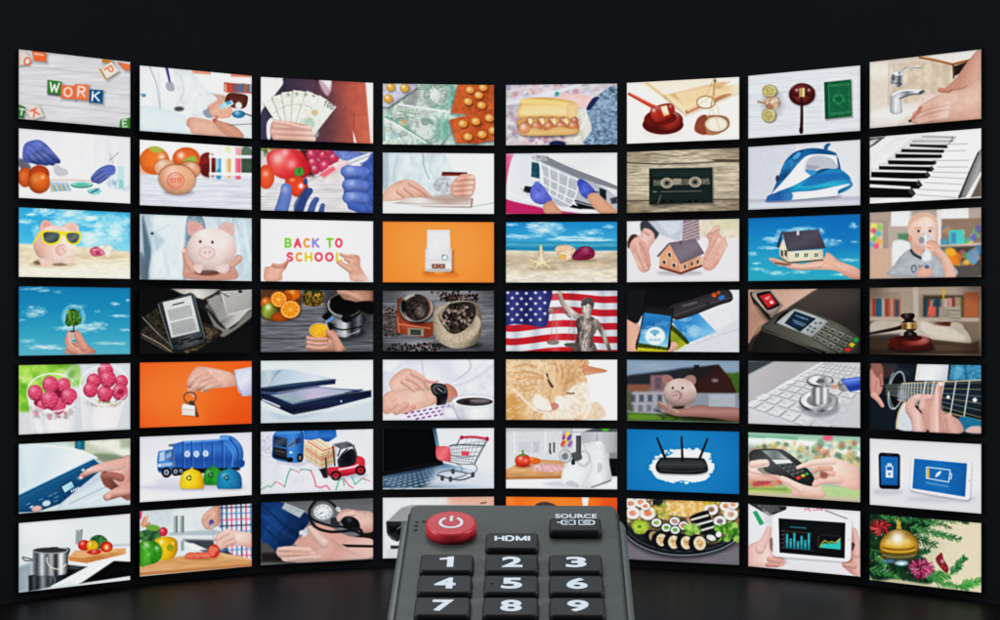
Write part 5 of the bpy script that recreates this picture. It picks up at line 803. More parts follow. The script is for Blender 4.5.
# ------------------------------------------------------------------ row 4
def berry(x, y, r, c='d8406a', r2=None):
    r2 = r2 or r * 1.05
    E(x, y, r, r2, c, r=(.38, r * .25), hl=(x - r * .3, y - r2 * .35, r * .5, .25), lt=(-70, .15, r * .5)); g = Z.rng
    for i in range(16):
        a = i * 2.4; q = (i / 16) ** .5 * .85; E(x + r * q * math.cos(a), y + r2 * q * math.sin(a), r * .17, r2 * .16, 'e66a88', b=2.5, a=.6); E(x + r * q * math.cos(a) + 2, y + r2 * q * math.sin(a) + 3, r * .12, r2 * .1, '8c1434', b=2.5, a=.4)
    E(x - r * .3, y - r2 * .4, r * .35, r2 * .25, 'f4a0b4', b=6, a=.45)
@pic(4, 0, 'two glasses of yoghurt topped with raspberries', '')
def _():
    B('d4dcd8', 'c8ccd4', ang=0); Q((20, 40, 180, 40, 160, 200, 60, 260, 20, 240), '8cc83c', b=18); blobs(15, 40, 270, 130, ['6cb428', 'a8d850', '58a020', 'c0e080', '8cc840'], 50, 10, 26, 10, .7); blobs(15, 130, 70, 235, ['6cb428', '90cc40', '4c9020'], 20, 10, 22, 9, .7)
    Q((270, 36, 484, 34, 484, 100, 420, 60, 290, 100), 'ccd2da', b=12); Q((20, 240, 70, 240, 80, 324, 20, 328), 'd0ccd4', b=12); L((410, 40, 450, 80, 478, 130), 12, 'e8ecf0', b=12, a=.6); Q((240, 180, 300, 160, 300, 312, 240, 320), 'c4c8d0', b=12, a=.8)
    Q((54, 160, 264, 160, 246, 330, 78, 330), 'dcdce2', b=4, g=(0, 'c4c8ce', 'eceaee', 'e6e2e6', 'c8ccd2'))
    Q((270, 130, 480, 130, 425, 305, 285, 312), 'e2dce2', b=4, g=(0, 'ccd0d8', 'ece4ea', 'e4dce2', 'c8c8d0'))
    P((66, 210, 110, 240, 180, 244, 250, 215, 246, 250, 180, 272, 110, 265, 76, 250), 'c8c4c8', n=(.3, 10), b=4, a=.8); blobs(80, 236, 244, 262, ['8c9088', 'c05870', 'e8d8d8', 'a0a49c'], 22, 5, 11, 4, .7)
    P((300, 190, 360, 212, 440, 190, 430, 216, 360, 222, 300, 210), 'b8b0a8', b=5, a=.7, n=(.4, 8)); blobs(350, 188, 425, 212, ['584c30', 'b8a060', 'e8e0d0'], 16, 4, 9, 4, .8)
    P((84, 270, 100, 330, 120, 328, 110, 275), 'fff', b=10, a=.5); P((330, 230, 400, 225, 390, 300, 330, 308), 'f4eaf0', b=20, a=.6)
    for b_ in ((180, 160, 30), (112, 205, 30), (178, 215, 34, 20)): E(b_[0], b_[1], b_[2], b_[2] * .8, '7c1434', b=6)
    for x, y, r in ((88, 160, 31), (205, 128, 28), (182, 215, 32), (115, 212, 22), (150, 126, 33), (228, 176, 34), (148, 190, 36)): berry(x, y, r)
    E(160, 158, 106, 78, 'e6eaf0', ring=5, a=.6, b=3.5); L(arc(160, 158, 104, 76, 200, 300), 5, 'fff', b=4, a=.6); L(arc(160, 166, 100, 74, 20, 160), 6, 'f2f4f6', b=4, a=.7)
    for x, y, r in ((445, 114, 26), (330, 112, 30), (378, 70, 32), (376, 164, 32), (316, 148, 30), (388, 104, 34), (438, 158, 33)): berry(x, y, r, 'd03a60')
    E(440, 156, 14, 12, '8c1434', b=4, a=.8); E(375, 128, 102, 80, 'e2e6ec', ring=5, a=.5, b=3.5); L(arc(375, 134, 99, 76, 30, 160), 5, 'f2f4f6', b=4, a=.6); L(arc(375, 128, 102, 78, 170, 260), 5, 'fff', b=4, a=.5)
@pic(4, 1, 'hand dangling a house shaped key ring on an orange background', '')
def _():
    B('e85618', 'f06c24', 'ec5c1a', ang=0); E(620, 160, 140, 110, 'fc8038', b=100, a=.6); E(985, 290, 160, 80, 'd84810', b=80, a=.6)
    Q((908, 66, 985, 52, 985, 172, 944, 176, 925, 150), 'c4c6dc', g=(60, 'd8daea', 'a4a6c4'), r=(.12, 6)); L((912, 66, 918, 120, 944, 172), 4, '8c90b4', b=3)
    P((715, 110, 728, 84, 752, 56, 780, 52, 850, 64, 905, 82, 920, 128, 880, 138, 820, 142, 790, 160, 752, 148, 740, 170, 716, 148), 'd8a48c', r=(.2, 10), n=(.06, 16), g=(30, 'dfb09a', 'e2b29a', 'c08a72'))
    for p, w in (((790, 78, 745, 96, 724, 132), (30, 20)), ((810, 96, 768, 108, 742, 156), (28, 18)), ((830, 112, 790, 122, 766, 142), (26, 20)), ((850, 124, 815, 132, 790, 150), (24, 18))): F(p, w, 'dea890', g=(90, 'e8bca6', 'c48c74'), r=(.28, 7))
    L((730, 154, 742, 172), 14, 'd09078', b=3); L((800, 66, 850, 76), 3, 'f0d0c0', b=5, a=.7)
    E(727, 180, 25, 22, '3c2c24', ring=5); E(727, 179, 25, 22, 'b89880', ring=1.6, a=.6); P((722, 200, 735, 192, 748, 206, 740, 220, 726, 216), '4c3c34'); Q((740, 212, 748, 206, 764, 258, 756, 264, 744, 240), '5c4030')
    Q((692, 212, 702, 204, 748, 216, 750, 256, 694, 252), 'b0a490', sh=(3, 4, 5, .3)); Q((698, 208, 746, 214, 748, 230, 694, 226), 'f0ece4'); Q((694, 228, 748, 232, 747, 256, 694, 252), 'ded8cc', r=(.15, 3))
@pic(4, 2, 'close-up of a dark folding phone lying open', '')
def _():
    B('d0dadd', 'dfe4e6', 'ccd4d8', ang=90); E(400, 110, 120, 60, 'eceeee', b=60, a=.7)
    P((20, 90, 70, 84, 130, 82, 140, 100, 100, 140, 60, 158, 20, 160), 'a8b8c4', b=6, g=(0, 'b8c4cc', '8ca0b0', 'c8d4da')); L((95, 90, 75, 115, 56, 150), 6, '7c92a4', b=8, a=.8)
    P((110, 84, 200, 92, 328, 122, 320, 128, 200, 134, 60, 156), 'a4b8c8', g=(0, 'b8c8d4', 'ccd6de', '9cb0c0'), b=3); Q((20, 156, 150, 138, 328, 120, 328, 140, 240, 150, 80, 176, 20, 178), '121a34', g=(90, '243454', '0c1228'), r=(.2, 4)); L((30, 158, 324, 124), 2.5, '6c88a8', a=.7)
    Q((20, 170, 90, 176, 240, 150, 340, 160, 440, 164, 420, 176, 150, 220, 60, 210, 20, 190), '3c4c6c', b=4); Q((70, 188, 240, 152, 400, 168, 390, 178, 150, 216), 'a4a8c0', g=(0, '8c9cb4', 'b8acc8', 'a8acc4', '9cacbc'), b=4); P((60, 188, 110, 184, 190, 200, 180, 212, 150, 218, 100, 205), '8ca4ac', b=5, a=.8)
    L((190, 160, 260, 152), 6, '5c6c88', b=4); L((370, 178, 440, 164), 5, '2c3854', b=4, a=.8)
    Q((20, 178, 60, 186, 150, 222, 380, 176, 476, 166, 476, 194, 300, 240, 155, 268, 140, 262, 20, 208), '0e142c', g=(90, '1c2848', '080c20'), r=(.15, 4)); L((62, 186, 152, 224, 380, 180, 476, 168), 2.5, '8094ac', cv=False, a=.8); L((28, 206, 60, 218, 96, 234), (7, 8), 'c8d0d4', b=2.5); E(352, 212, 4, 4, 'd8dce0', b=2); L((476, 168, 476, 194), 3, '5c6c80', b=2)
    Q((20, 240, 140, 272, 300, 248, 484, 205, 484, 290, 20, 300), 'c0ccd4', b=20, a=.8); Q((60, 262, 150, 276, 280, 256, 200, 280, 100, 285), 'a4b4c0', b=12, a=.8)
@pic(4, 3, 'hands fastening a black wristwatch beside a cup of black coffee', '')
def _():
    B('dcdee6', 'd4d6e0', ang=0); 
    for x, y, w, c in ((640, 60, 120, 'c4c8d4'), (780, 90, 60, 'c8ccd8'), (880, 60, 60, 'eceef2'), (560, 80, 50, 'eceef4'), (700, 110, 70, 'e8eaf0')): E(x, y, w, 50, c, b=34, a=.6)
    L((685, 40, 690, 90, 700, 130), 4, 'b0b4c4', b=5); L((880, 40, 885, 80, 820, 130, 790, 150), 5, 'a8acc0', b=6); P((790, 150, 860, 110, 920, 60, 985, 50, 985, 190, 900, 190, 830, 190), 'd8dae4', b=6, n=(.08, 26)); L((820, 150, 900, 120, 985, 60), 6, 'b4b8c8', b=10, a=.8); L((600, 60, 560, 100, 540, 160), 6, 'b4b8c8', b=8, a=.7); P((526, 90, 560, 96, 580, 110, 545, 140, 544, 168, 526, 176), 'd0d2de', b=5)
    P((526, 190, 580, 160, 640, 160, 740, 172, 756, 196, 745, 220, 700, 240, 620, 264, 560, 262, 526, 258), 'dba892', r=(.18, 12), g=(40, 'e6bca8', 'd09a82'), n=(.06, 20))
    P((552, 130, 580, 96, 620, 76, 660, 90, 710, 130, 724, 160, 715, 168, 690, 160, 668, 168, 620, 164, 580, 172, 556, 160), 'd8a28c', r=(.2, 10), g=(60, 'e8bcaa', 'c88c76'))
    for p, w in (((650, 96, 690, 120, 720, 158), (28, 18)), ((630, 116, 665, 134, 690, 160), (26, 18)), ((606, 130, 630, 146, 652, 166), (24, 16))): F(p, w, 'e0ac98', r=(.25, 6))
    F((700, 126, 730, 134, 750, 130), (14, 10), 'd89c90')
    for p in ((560, 210, 600, 232, 626, 262), (580, 200, 560, 236, 545, 256)): L(p, 3, 'a86c58', b=4, a=.6)
    F((570, 225, 540, 250), 30, 'e0ae9a'); F((620, 225, 580, 255), 28, 'dca894'); F((650, 235, 616, 262), 22, 'd89e8a'); P((530, 250, 545, 236, 560, 250, 550, 262), 'd09080', b=4, a=.7)
    P((775, 146, 800, 142, 826, 164, 832, 190, 810, 210, 785, 214), 'c07c64', r=(.2, 8)); P((722, 150, 740, 138, 780, 144, 792, 176, 785, 216, 760, 230, 745, 226, 750, 200, 730, 180), '121216', r=(.2, 5)); P((728, 156, 748, 142, 778, 150, 788, 166, 780, 184, 752, 188, 736, 176), '5c5c60', r=(.3, 3)); P((738, 160, 752, 150, 774, 156, 780, 168, 772, 178, 754, 180, 744, 174), '1c1c22', n=(.3, 5)); L((750, 158, 770, 172), 4, '9ca0a8', b=2.5); Q((744, 182, 790, 178, 785, 226, 750, 232), '15151a', r=(.2, 4))
    Q((600, 268, 720, 232, 820, 222, 830, 284, 620, 286), 'e6e2ec', b=4); g = Z.rng
    for i in range(9):
        for j in range(3): x = 622 + i * 25 + j * 10; y = 266 - i * 4.5 + j * 13 - 4; Q((x - 9, y, x + 4, y - 5, x + 9, y, x - 4, y + 6), '6c3c84', b=2.5, a=.85) if x < 825 and y < 284 else None
    E(900, 250, 130, 60, 'a8acbc', b=30, a=.75); P((775, 248, 800, 238, 826, 250, 828, 280, 790, 282), 'e6e6ec', r=(.2, 6)); P((812, 215, 830, 250, 850, 286, 985, 288, 985, 210), 'eceef2', r=(.14, 12), g=(0, 'c4c6d2', 'f2f3f6', 'e0e2e8', 'b8bccb')); L([(812, 220), (822, 256), (846, 290)], 3, '9094a4', b=4, a=.8); E(900, 213, 92, 28, 'a0a4b4', b=3, a=.7); E(900, 213, 90, 26, 'f2f3f6', r=(.12, 4)); E(903, 214, 76, 17, '3a3438', r=(.3, 6)); E(925, 210, 40, 8, '8c8890', b=8, a=.7); E(870, 216, 14, 6, '1c181c', b=4)
@pic(4, 4, 'ginger cat with half closed eyes resting its head', '')
def _():
    B('e2ddde', 'ecebec', ang=0); R(350, 35, 486, 285, 'ecebed', b=20)
    P((20, 35, 345, 35, 350, 90, 362, 130, 356, 190, 380, 282, 20, 282), 'd9ae82', b=4, n=(.16, 9, 14), g=(30, 'e2bc94', 'cd9c6c', 'e6c6a4'))
    P((290, 160, 350, 130, 372, 190, 360, 250, 290, 285, 180, 285, 200, 250, 260, 240), 'ead2bc', b=10, n=(.12, 9)); P((360, 230, 400, 212, 430, 240, 436, 275, 380, 282), 'dcc0a4', b=8, n=(.1, 12)); L((350, 180, 372, 230, 350, 282), 10, 'f4ece6', b=8, a=.8)
    P((342, 60, 380, 68, 440, 82, 432, 92, 390, 98, 348, 102), 'd98c64', r=(.2, 5), g=(90, 'c88058', 'e6a07c')); P((20, 210, 60, 180, 110, 210, 120, 284, 20, 284), 'd09c58', b=10, g=(0, 'c8924c', 'e2ba88')); P((40, 120, 80, 80, 150, 100, 130, 190, 80, 200), 'dcb084', b=10, n=(.2, 8))
    g = Z.rng
    for i in range(230):
        x = g.uniform(22, 350); y = g.uniform(38, 280); a = math.atan2(y - 170, x - 215) + g.uniform(-.3, .3); l = g.uniform(10, 30); L((x, y, x + l * math.cos(a), y + l * math.sin(a)), g.uniform(1.5, 3), g.choice(['f2dcc0', 'b8804c', 'e8c49c', 'c48e5c', 'f6e8d8']), b=2.4, a=.5, cv=False)
    for p in ((60, 70, 110, 60, 150, 70), (65, 95, 120, 90, 175, 105), (80, 120, 130, 110, 180, 118), (255, 60, 262, 100, 250, 140), (285, 62, 286, 100, 270, 140), (230, 55, 240, 90, 236, 130), (310, 90, 300, 120, 270, 150), (60, 140, 100, 150, 150, 140), (70, 170, 110, 165, 140, 160)): L(p, (6, 9), 'b47a44', b=6, a=.55)
    P((200, 110, 240, 100, 262, 150, 250, 210, 225, 225, 208, 190), 'e4bc90', b=14, a=.5)
    L((196, 100, 204, 128, 218, 150), (8, 12), '4c3426', b=3, a=.85); L((186, 100, 200, 118), 6, 'f0dcc4', b=4, a=.7); L((280, 176, 296, 179, 308, 177), 6, '54382a', b=3, a=.85); L((270, 188, 300, 190, 316, 184), 6, 'f4e4d2', b=5, a=.7)
    P((150, 180, 190, 200, 215, 225, 214, 248, 180, 250, 140, 225), 'ecdccc', b=8, n=(.1, 8)); P((235, 190, 270, 195, 300, 215, 270, 240, 235, 240), 'eedfd0', b=8, n=(.08, 8))
    P((212, 220, 230, 216, 246, 228, 236, 242, 220, 244), 'd08070', b=3, r=(.2, 4)); L((212, 215, 205, 195, 212, 165), 4, 'b07c54', b=5, a=.6); L((222, 244, 200, 254, 160, 246), 2.5, '8c5c44', b=3, a=.7)
    L((60, 160, 110, 210, 150, 246, 200, 258), 6, 'f4e8da', b=5, a=.8)
    for i in range(6): L((170 - i * 3, 220 + i * 5, 120 - i * 4, 215 + i * 10), 1.4, 'fff', b=1.5, a=.7)
@pic(4, 5, 'pale piggy bank on an outstretched hand with blurred houses behind', '')
def _():
    B('a0b8d0', '9cb4c8', ang=90); Q((520, 40, 985, 40, 985, 100, 520, 100), 'a4bcd4', b=20); cloud(620, 70, 80, 20, .5, 'c8d4e0')
    P((520, 110, 600, 96, 700, 84, 760, 74, 880, 70, 900, 110, 800, 130, 520, 160), '3c424c', b=8); R(800, 62, 820, 100, '2c2c30', b=5); P((905, 100, 960, 95, 985, 100, 985, 200, 940, 170), '5c8838', b=8); Q((860, 66, 900, 60, 950, 120, 975, 180, 980, 190, 780, 190, 780, 110), '54302a', b=6); P((780, 90, 860, 66, 900, 70, 850, 110, 790, 130), '3c3234', b=8)
    Q((524, 140, 620, 140, 620, 180, 524, 180), 'a4705c', b=7); Q((620, 104, 690, 100, 690, 180, 620, 180), 'a8848c', b=7); R(524, 170, 700, 262, 'c0c0c8', b=8); 
    for x in (540, 575, 610, 650): R(x, 184, x + 18, 212, '5c6474', b=6, a=.8); R(x - 4, 226, x + 14, 252, '6c7484', b=6, a=.6)
    Q((690, 175, 985, 176, 975, 262, 690, 262), 'a8b0bc', b=6); R(860, 182, 968, 236, 'c4ccd4', b=6); E(885, 125, 14, 8, '9c8c90', b=6); R(640, 110, 665, 160, '84707c', b=6)
    Q((520, 256, 640, 262, 985, 270, 985, 296, 520, 288), '5c7c34', b=7, n=(.3, 14)); P((540, 262, 640, 268, 660, 284, 540, 284), '84b03c', b=8); P((640, 244, 700, 260, 985, 250, 985, 292, 760, 284), '26261c', b=12, a=.75); R(520, 170, 545, 250, '4c6038', b=10, a=.7)
    P((650, 212, 670, 218, 700, 236, 760, 238, 820, 226, 870, 232, 985, 240, 985, 292, 880, 280, 800, 274, 730, 272, 690, 258, 660, 236), 'bc8a7c', r=(.2, 8), g=(90, 'd0a090', 'a06c5c')); F((656, 216, 690, 236, 730, 256), (12, 20), 'd8a898')
    P((670, 130, 668, 112, 684, 102, 704, 106, 716, 126, 690, 150), 'c89890', r=(.2, 6)); P((756, 122, 770, 106, 792, 102, 808, 116, 804, 140, 780, 148), 'c89c94', r=(.2, 6)); P((676, 128, 684, 110, 700, 112, 704, 130), 'b4807a', b=4, a=.6)
    E(742, 178, 68, 62, 'd4b4ae', r=(.2, 14), lt=(-80, .2, 24), hl=(720, 135, 22, .3), g=(90, 'ecd6ce', 'e0c4bc', 'c09c98')); P((690, 215, 692, 244, 704, 248, 720, 236), 'ceaca6', r=(.15, 6)); P((760, 230, 765, 240, 780, 242, 796, 214), 'cba8a2', r=(.15, 6)); P((712, 234, 720, 240, 750, 240, 758, 230), '4c3430', b=4)
    E(728, 186, 22, 20, 'c89c96', b=4, r=(.12, 5)); E(722, 187, 19, 19, 'e2c4be', b=3, r=(.12, 4)); E(716, 187, 2.5, 4, 'a87870'); E(727, 187, 2.5, 4, 'a87870'); E(712, 156, 4, 5, '4c3438', b=2.5); E(752, 156, 4, 5, '4c3438', b=2.5)
@pic(4, 6, 'stethoscope lying on a silver laptop keyboard', '')
def _():
    B('b8b8bc', 'c4c4c8', ang=0); Q((20, 30, 135, 30, 20, 90), '3c4448', b=4); Q((20, 84, 135, 28, 360, 32, 20, 212), 'b4b2b4', b=4, g=(20, 'a8a6a8', 'bebcbe')); L((20, 88, 130, 30), 4, '8c9094', b=3)
    Q((20, 215, 330, 34, 484, 34, 484, 300, 20, 284), 'c6c7cc', b=3)
    m = G([(330, 30), (560, 60), (330, 330), (-10, 210)])
    for j in range(11):
        for i in range(6):
            u0 = i / 6 + (j % 3) * .02; v0 = j / 11
            q = C4(m, u0 + .01, v0 + .008, u0 + .155, v0 + .082); 
            Q([(x + 3, y + 4) for x, y in q], '84868c', b=2.5, a=.8); Q(q, 'd4d5d9', r=(.14, 4), b=2); 
            L([m(u0 + .05, v0 + .045), m(u0 + .09, v0 + .045)], 3, '8c8e94', b=2, a=.7)
    Q((380, 200, 484, 180, 484, 302, 250, 292), 'bcbdc2', b=16, a=.8); L((20, 214, 200, 108, 330, 34), 8, 'e2e3e6', b=4, a=.8); L((140, 140, 330, 60), 3, 'fff', b=4, a=.5)
    P((240, 210, 250, 240, 320, 262, 390, 240, 380, 200), '74767c', b=10, a=.7); E(312, 195, 80, 46, '6c6e74', r=(.3, 5), g=(0, '3c3e44', 'b8babf', '54565c', 'e2e3e6', '6c6e74')); E(312, 190, 74, 40, 'c2c4c8', g=(30, 'f0f0f2', '8c8e94', 'd8d9dc'), r=(.2, 5)); E(314, 192, 52, 26, '74767c', b=4, a=.8, g=(0, '4c4e54', 'c8cacd', '5c5e64'))
    P((285, 140, 350, 140, 346, 196, 330, 208, 300, 208, 284, 196), 'b4b6ba', g=(0, '5c5e64', 'e8e8ea', '74767c', 'f2f2f4', '84868c'), r=(.2, 5)); E(318, 112, 56, 26, '84868c', r=(.4, 6), g=(0, '4c4e54', 'b8babe', '5c5e62')); E(318, 108, 48, 20, 'c8cace', g=(0, 'f0f0f2', '84868c', 'd8dadc')); E(318, 112, 18, 10, '5c5e64', b=4); E(300, 106, 10, 5, 'fff', b=4, a=.8)
    F((350, 130, 390, 126, 412, 140), (14, 18), '9c9a9c', g=(0, 'c8c8ca', '6c6c70')); E(378, 136, 13, 9, 'c88c68', b=4, a=.8); P((392, 118, 412, 100, 425, 110, 430, 150, 410, 156, 396, 140), '8c8e94', n=(.5, 6)); Q((404, 104, 484, 94, 484, 148, 440, 156, 430, 140), '2c4cac', g=(80, '5c7ce0', '203c94', '2848a8'), r=(.2, 5)); L((420, 110, 484, 102), 5, '8ca4f0', b=4, a=.7)
@pic(4, 7, 'hand pressing the strings on an acoustic guitar neck', '')
def _():
    B('101820', '182430', ang=0); Q((720, 38, 860, 42, 850, 112, 710, 110), 'd0d2d8', b=3, g=(20, 'e2e4ea', 'b0b4c0')); L((732, 40, 722, 110), 5, 'd8cca8', b=2.5); L((855, 42, 848, 106), 7, '101014', b=3); Q((860, 42, 985, 44, 985, 110, 850, 108), '3c84a8', b=5, n=(.3, 10)); P((880, 50, 905, 60, 900, 90, 875, 100), '6cacc8', b=8, a=.7); L((915, 50, 925, 100), 8, '1c5474', b=7, a=.8)
    Q((520, 36, 640, 38, 620, 90, 560, 110, 522, 80), '3c2c30', b=8); P((524, 70, 550, 60, 575, 100, 578, 140, 560, 172, 528, 170), 'c48c7c', r=(.25, 8)); P((530, 38, 570, 38, 580, 90, 560, 100, 540, 80), '8c5c54', b=6); F((540, 170, 560, 190, 576, 214), (26, 16), 'd8a090'); F((570, 90, 574, 130), 16, 'a87064'); L((553, 110, 545, 155), 4, '8c5448', b=4, a=.6)
    L((590, 40, 640, 60, 680, 80), 20, '2c3038', b=10, a=.6)
    E(634, 150, 34, 82, '8c9ca0', 12, b=3); E(634, 150, 27, 74, '0c1014', 12, b=3); L(arc(634, 150, 31, 78, 100, 250), 4, 'd0dcdc', b=3, a=.7)
    P((636, 308, 644, 240, 670, 196, 700, 190, 720, 308), 'c8ccd4', b=4); L((634, 308, 642, 245, 662, 204), 6, 'c4b078', b=2.5)
    Q((575, 130, 650, 118, 985, 110, 985, 274, 800, 230, 640, 190), '15202a', b=3, g=(90, '1c2c38', '101820')); Q((640, 128, 800, 120, 830, 232, 640, 188), '5c6468', b=4, a=.75, n=(.3, 5)); L((660, 122, 985, 108), 5, 'c8b888', b=2.5); L((640, 190, 800, 232, 985, 276), 5, 'a89464', b=2.5)
    for i in range(12): x = 656 + i * 9 + i * i * .35; L((x, 122, x - 4, 190 + i * 3.2), 3, 'e2e6e8', cv=False, a=.8)
    for x in (756, 790, 832, 880, 936): L((x, 114, x - 24, 226 + (x - 756) * .22), 5, 'd0d4d8', cv=False)
    for i in range(6): L((590, 126 + i * 8, 700, 128 + i * 11, 985, 114 + i * 29 + 4), 2, 'c8bc80' if i % 2 else '9ca0a0', cv=False, a=.85)
    E(656, 172, 18, 24, '9ca4ac', b=8, a=.5); E(848, 178, 7, 7, 'e8eaec', b=2.5); E(958, 190, 9, 9, 'e8eaec', b=2.5)
    P((895, 262, 940, 262, 985, 280, 985, 308, 920, 322, 890, 300), '1c6c8c', b=4); P((940, 300, 985, 300, 985, 328, 920, 322), 'c8a8a0', b=5)
    P((740, 170, 790, 180, 830, 240, 890, 270, 905, 326, 770, 318, 740, 260), 'c49484', b=4, r=(.1, 10)); F((812, 128, 804, 170, 792, 250, 800, 316), (24, 62), 'dcac9c', g=(0, 'e8c4b8', 'c89484'), r=(.25, 8)); F((760, 178, 712, 184, 690, 222, 716, 262, 730, 312), (22, 60), 'd8a89a', g=(0, 'e2bcb0', 'c08c80'), r=(.25, 8)); F((776, 178, 748, 186, 740, 220), (24, 30), 'dcaea2'); F((850, 262, 870, 326), (34, 50), 'd4a294'); E(818, 124, 11, 9, 'ecc8bc', b=3)
# ------------------------------------------------------------------ row 5
@pic(5, 0, 'finger pressing a button on a blue printer panel', '')
def _():
    B('cfdedc', 'bcccc8', ang=0); Q((200, 62, 484, 50, 484, 150, 340, 160), 'b8c0a8', b=14); P((300, 62, 484, 55, 484, 140, 400, 120), 'dce0d0', b=16, n=(.1, 40)); R(252, 60, 292, 106, '1c6078', b=6); R(262, 60, 275, 106, '3c88a0', b=5, a=.7); P((330, 125, 420, 125, 470, 150, 380, 160), '6c7c64', b=10, a=.8); R(440, 60, 484, 100, 'a4b098', b=12)
    Q((20, 84, 60, 80, 250, 100, 345, 140, 20, 300), 'd4e2e8', b=5, g=(20, 'c8d8e0', 'e2ecf0', 'd0dee4')); L((24, 110, 40, 250), 20, 'b8ccd6', b=14, a=.6); L((60, 84, 250, 104, 340, 138), 4, 'f4f8f8', b=4)
    Q((200, 290, 360, 200, 484, 220, 484, 300, 180, 352), 'b8c4d0', b=6); Q((220, 310, 380, 220, 484, 240, 484, 330, 190, 352), 'ccd8e0', b=10, a=.9); L((230, 330, 400, 250), 4, '8898a4', b=4, a=.7); L((300, 325, 350, 300), 5, 'e8f0f4', b=4)
    Q((20, 294, 330, 142, 372, 180, 190, 330, 100, 362, 20, 366), '10507c', g=(60, '185c88', '0c4068', '14608c'), r=(.1, 5)); L((20, 292, 330, 144, 372, 178), 4, '9cc4d8', b=2.5, cv=False); L((24, 310, 320, 162), 2, '3c84a8', b=2.5, a=.7)
    Q((188, 258, 240, 228, 256, 262, 206, 290), '0c3454'); Q((196, 260, 238, 236, 250, 260, 210, 284), '8cc4d4', g=(20, 'a8d4e0', '5c9cb8'))
    for i in range(4): Q((235 + i * 9, 274 - i * 4, 241 + i * 9, 271 - i * 4, 243 + i * 9, 281 - i * 4, 237 + i * 9, 284 - i * 4), 'd8e4ec', b=2)
    E(134, 328, 18, 12, 'b8d4e4', -15, r=(.2, 4)); E(94, 350, 22, 13, 'd0a8a0', -10, r=(.2, 4)); L((68, 345, 76, 340), 6, 'd0e0ec', b=2.5)
    for x, y in ((150, 296), (170, 286), (172, 318), (176, 302), (112, 312), (60, 330), (284, 190), (282, 205)): L((x - 7, y + 3, x + 7, y - 3), 3.5, '88b4cc', b=2.5, a=.7)
    for x, y in ((300, 188), (318, 180), (330, 190)): L((x, y, x + 8, y - 5), 3, '3c84a8', b=2.5)
    E(286, 190, 6, 5, 'd0e0e8', b=2); E(268, 224, 10, 8, '4c6c84', b=4)
    P((360, 210, 390, 170, 430, 150, 484, 138, 484, 305, 440, 300, 400, 272, 370, 250), '8c5448', b=4, g=(0, '6c3c34', 'a86c5c')); P((380, 180, 420, 156, 484, 136, 484, 270, 440, 262, 400, 220), 'cc9484', r=(.15, 10), g=(30, 'dcaa9a', 'b07464'))
    F((280, 216, 320, 192, 370, 178, 440, 166), (20, 46), 'd8a494', g=(90, 'e6bcae', 'b88070'), r=(.25, 7)); F((368, 215, 400, 212, 440, 222), (22, 34), 'a46858'); F((384, 302, 420, 286, 484, 262), (30, 50), 'd09888', g=(90, 'dca898', 'b87c6c')); E(388, 300, 14, 10, 'e2b4a8', -20, b=4, a=.7); E(276, 222, 8, 6, 'e8c8c0', b=3)
